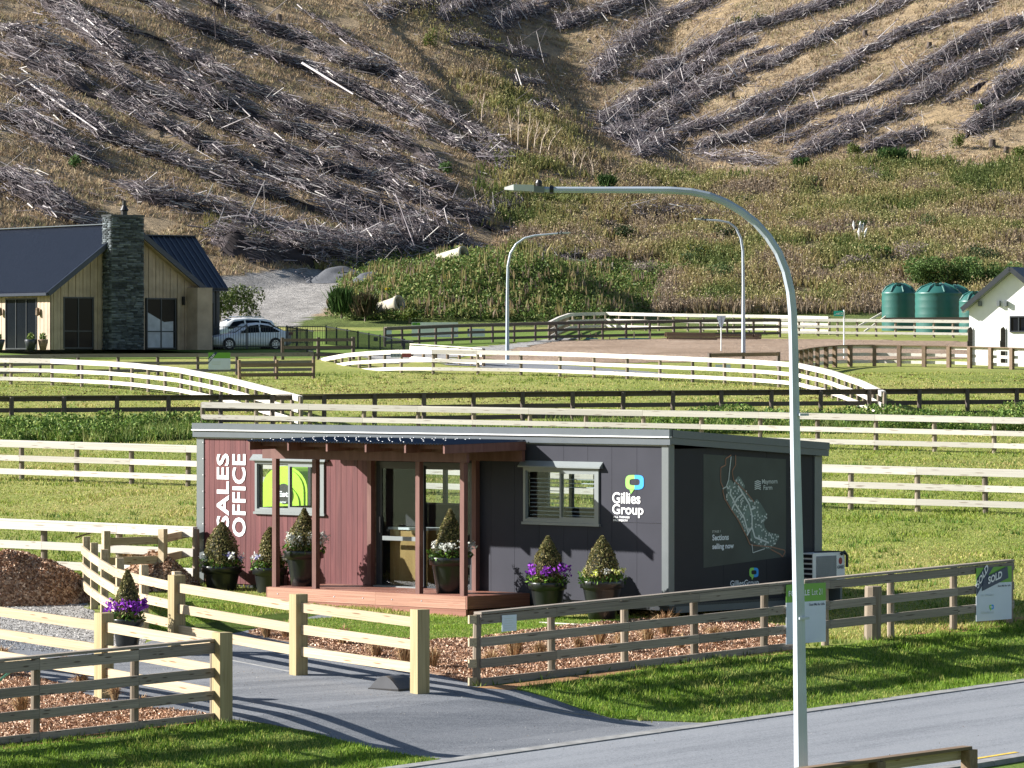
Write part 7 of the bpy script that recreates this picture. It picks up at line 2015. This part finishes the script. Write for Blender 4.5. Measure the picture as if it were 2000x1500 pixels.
r, w, h = small_board(785, 803, 690, 698, 212, plain('red_board', (0.30, 0.06, 0.07), 0.5), 'red board behind the long curved fence')
o = MB().bb(-0.11, 0.11, -0.1, 0.1, 0, 0.42).build('dark_box', M['steel_dark']); o.location = Q(734, 673, 262); tag(o, 'small dark box standing on the grass behind the picket fence', 'box')

# ------------------------------------------------------------------ cars
carw = plain('white_car_paint', (0.72, 0.73, 0.74), 0.22, 0, 0.02, 1, 0.6)
rub = plain('tyre_rubber', (0.015, 0.015, 0.016), 0.8); rimm = plain('alloy_rim', (0.55, 0.56, 0.58), 0.35, 0.6, 0.05)
redl_ = plain('red_lens', (0.30, 0.01, 0.012), 0.2); hlm = plain('headlamp_lens', (0.55, 0.6, 0.62), 0.1)
def car(name, label, loc, yaw, prof, L, W, zt, tail=True, wheels=(0.86, 3.48)):
    """prof: stations (x, z_low, z_belt, z_top, half width at belt, half width at top); x from the nose"""
    root = empty(name, loc, yaw, label, 'car')
    xs_ = np.linspace(0, L, 46); P = np.array(prof)
    zl, zb, ztp, hb, ht = [np.interp(xs_, P[:, 0], P[:, k]) for k in range(1, 6)]
    V = []; K = 11
    for i, x in enumerate(xs_):
        hb_, ht_ = hb[i], ht[i]
        ring = [(hb_ * 0.80, zl[i]), (hb_ * 0.97, zl[i] + 0.06), (hb_, zl[i] + 0.25), (hb_ * 1.0, (zl[i] + zb[i]) / 2 + .08), (hb_ * 0.965, zb[i]), (ht_ + (hb_ * .965 - ht_) * .1, zb[i] + (ztp[i] - zb[i]) * 0.85), (ht_ * 0.9, ztp[i] - 0.015), (0, ztp[i] + 0.012)]
        full = [(y, z) for y, z in ring] + [(-y, z) for y, z in ring[:-1][::-1]]
        V += [(x, y, z) for y, z in full]
    n = 15; fs = []
    for i in range(len(xs_) - 1):
        for k in range(n - 1): fs.append((i * n + k, i * n + k + 1, (i + 1) * n + k + 1, (i + 1) * n + k))
        fs.append((i * n + n - 1, i * n, (i + 1) * n, (i + 1) * n + n - 1))
    fs.append(tuple(range(n))[::-1]); fs.append(tuple((len(xs_) - 1) * n + k for k in range(n)))
    MB().add(V, fs).build('body', carw, root, True)
    def surf(x, f, sd, e=0.012):
        """point on the side glass: f 0 at belt .. 1 at roof"""
        hb_, ht_, b, t = [np.interp(x, P[:, 0], P[:, k]) for k in (4, 5, 2, 3)]
        y = hb_ * 0.965 + (ht_ + (hb_ * .965 - ht_) * .1 - hb_ * .965) * f
        return (x, sd * (y + e), b + (t - b) * 0.85 * f)
    return root, surf
def car_details(root, surf, L, W, wheels, wr, glass_x, nose_z, tail_z, hood_x=None, fine=True):
    for sd in (-1, 1):
        for wins in glass_x:
            pts = [surf(x, f, sd) for x, f in wins]
            if sd > 0: pts = pts[::-1]
            MB().prism(pts, (0, -sd * 0.01, 0)).build('side_window', dglass, root)
        for x in wheels:
            MB().lathe([(0.001, 0.012), (wr * 1.13, 0.012), (wr * 1.13, 0.0)], 20).build('wheel_arch', M['black'], root, False)
            o = [c for c in root.children if c.name.startswith('wheel_arch')][-1]; o.location = (x, sd * (W / 2 - 0.0), wr); o.rotation_euler = (R(90) if sd < 0 else R(-90), 0, 0)
            wm = MB(); wm.lathe([(0.001, 0.05), (wr * 0.62, 0.055), (wr * 0.66, 0.04), (wr * 0.7, 0.07), (wr, 0.05), (wr, -0.16), (0.001, -0.16)], 22)
            w = wm.build('wheel', rub, root, True); w.location = (x, sd * (W / 2 - 0.025), wr); w.rotation_euler = (R(90) if sd < 0 else R(-90), 0, 0)
            MB().lathe([(0.001, 0.062), (wr * 0.18, 0.065), (wr * 0.2, 0.058), (0.001, 0.05)], 10).build('hub', rimm, w)
            for k in range(7):
                a = 2 * math.pi * k / 7; ca, sa = math.cos(a), math.sin(a)
                MB().beam((ca * wr * .15, sa * wr * .15, 0.064), (ca * wr * .63, sa * wr * .63, 0.064), 0.06, 0.012).build('spoke', rimm, w)
            MB().lathe([(wr * 0.60, 0.058), (wr * 0.60, 0.072), (wr * 0.68, 0.072), (wr * 0.68, 0.058)], 22).build('rim', rimm, w)
        MB().box((0.16, sd * (W / 2 - 0.20), nose_z), (0.26, 0.3, 0.13)).build('headlight', hlm, root)
        MB().box((L - 0.10, sd * (W / 2 - 0.14), tail_z), (0.24, 0.26, 0.15)).build('tail_light', redl_, root)
    MB().box((0.0, 0, nose_z - 0.06), (0.05, W * 0.5, 0.12)).build('grille', M['black'], root)
    MB().box((0.0, 0, 0.33), (0.08, W * 0.6, 0.16)).build('intake', M['black'], root)
yaw = R(22)
SED = [(0, .28, .52, .56, .62, .5), (.12, .22, .62, .68, .76, .62), (.5, .2, .72, .80, .84, .66), (1.0, .2, .80, .88, .865, .68), (1.30, .2, .86, .93, .87, .66), (1.75, .2, .90, 1.22, .87, .60), (2.15, .2, .91, 1.42, .87, .56), (2.7, .2, .92, 1.47, .87, .56), (3.2, .2, .93, 1.42, .87, .55), (3.75, .2, .95, 1.18, .865, .58), (4.1, .22, .97, 1.03, .85, .64), (4.38, .26, .95, 1.0, .80, .62), (4.48, .34, .78, .86, .68, .55)]
cp_ = Q(407, 683.5, 247)
c1, sf = car('white_sedan', 'white four-door sedan parked behind the picket fence, nose to the left', cp_, yaw, SED, 4.48, 1.74, 1.47)
car_details(c1, sf, 4.48, 1.74, (0.88, 3.50), 0.315, [[(1.55, .05), (1.62, .3), (2.12, .93), (2.62, .96), (2.62, .05)], [(2.70, .05), (2.70, .96), (3.22, .92), (3.78, .3), (3.70, .05)]], 0.62, 0.88)
MB().prism([(1.34, -0.6, 0.955), (1.34, 0.6, 0.955), (2.06, 0.5, 1.40), (2.06, -0.5, 1.40)], (-0.02, 0, 0.02)).build('windscreen', dglass, c1)
MB().prism([(3.30, -0.5, 1.405), (3.30, 0.5, 1.405), (4.0, 0.56, 1.06), (4.0, -0.56, 1.06)], (0.02, 0, 0.02)).build('rear_window', dglass, c1)
for sd in (-1, 1): MB().box((1.62, sd * 0.95, 0.98), (0.12, 0.16, 0.12)).build('mirror', M['black'], c1)
for x in (1.52, 2.66, 3.62): MB().bb(x, x + 0.012, -0.884, -0.872, 0.35, 0.93).build('door_seam', M['black'], c1)
WAG = [(0, .3, .58, .62, .64, .5), (.12, .24, .70, .76, .78, .62), (.5, .22, .84, .92, .87, .66), (1.1, .22, .95, 1.04, .89, .68), (1.6, .22, 1.0, 1.40, .90, .62), (2.0, .22, 1.02, 1.60, .90, .60), (2.8, .22, 1.03, 1.66, .90, .60), (3.8, .22, 1.05, 1.62, .90, .60), (4.3, .24, 1.05, 1.50, .88, .60), (4.6, .3, .9, 1.0, .82, .62)]
c2, sf = car('white_wagon', 'white station wagon half hidden behind the sedan and the house', Q(383, 678, 258), yaw, WAG, 4.6, 1.8, 1.66)
car_details(c2, sf, 4.6, 1.8, (0.95, 3.6), 0.34, [[(1.55, .08), (1.95, .85), (2.6, .93), (2.6, .05)], [(2.7, .05), (2.7, .93), (3.5, .92), (3.5, .05)], [(3.58, .05), (3.58, .92), (4.15, .85), (4.3, .3), (4.2, .05)]], 0.78, 1.0)
MB().prism([(1.22, -0.6, 1.08), (1.22, 0.6, 1.08), (1.92, 0.52, 1.56), (1.92, -0.52, 1.56)], (-0.02, 0, 0.02)).build('windscreen', dglass, c2)
for sd in (-1, 1): MB().tube([(2.1, sd * 0.52, 1.68), (2.2, sd * 0.52, 1.72), (3.7, sd * 0.52, 1.70), (3.85, sd * 0.52, 1.65)], 0.02, 5).build('roof_rail', M['galv'], c2)
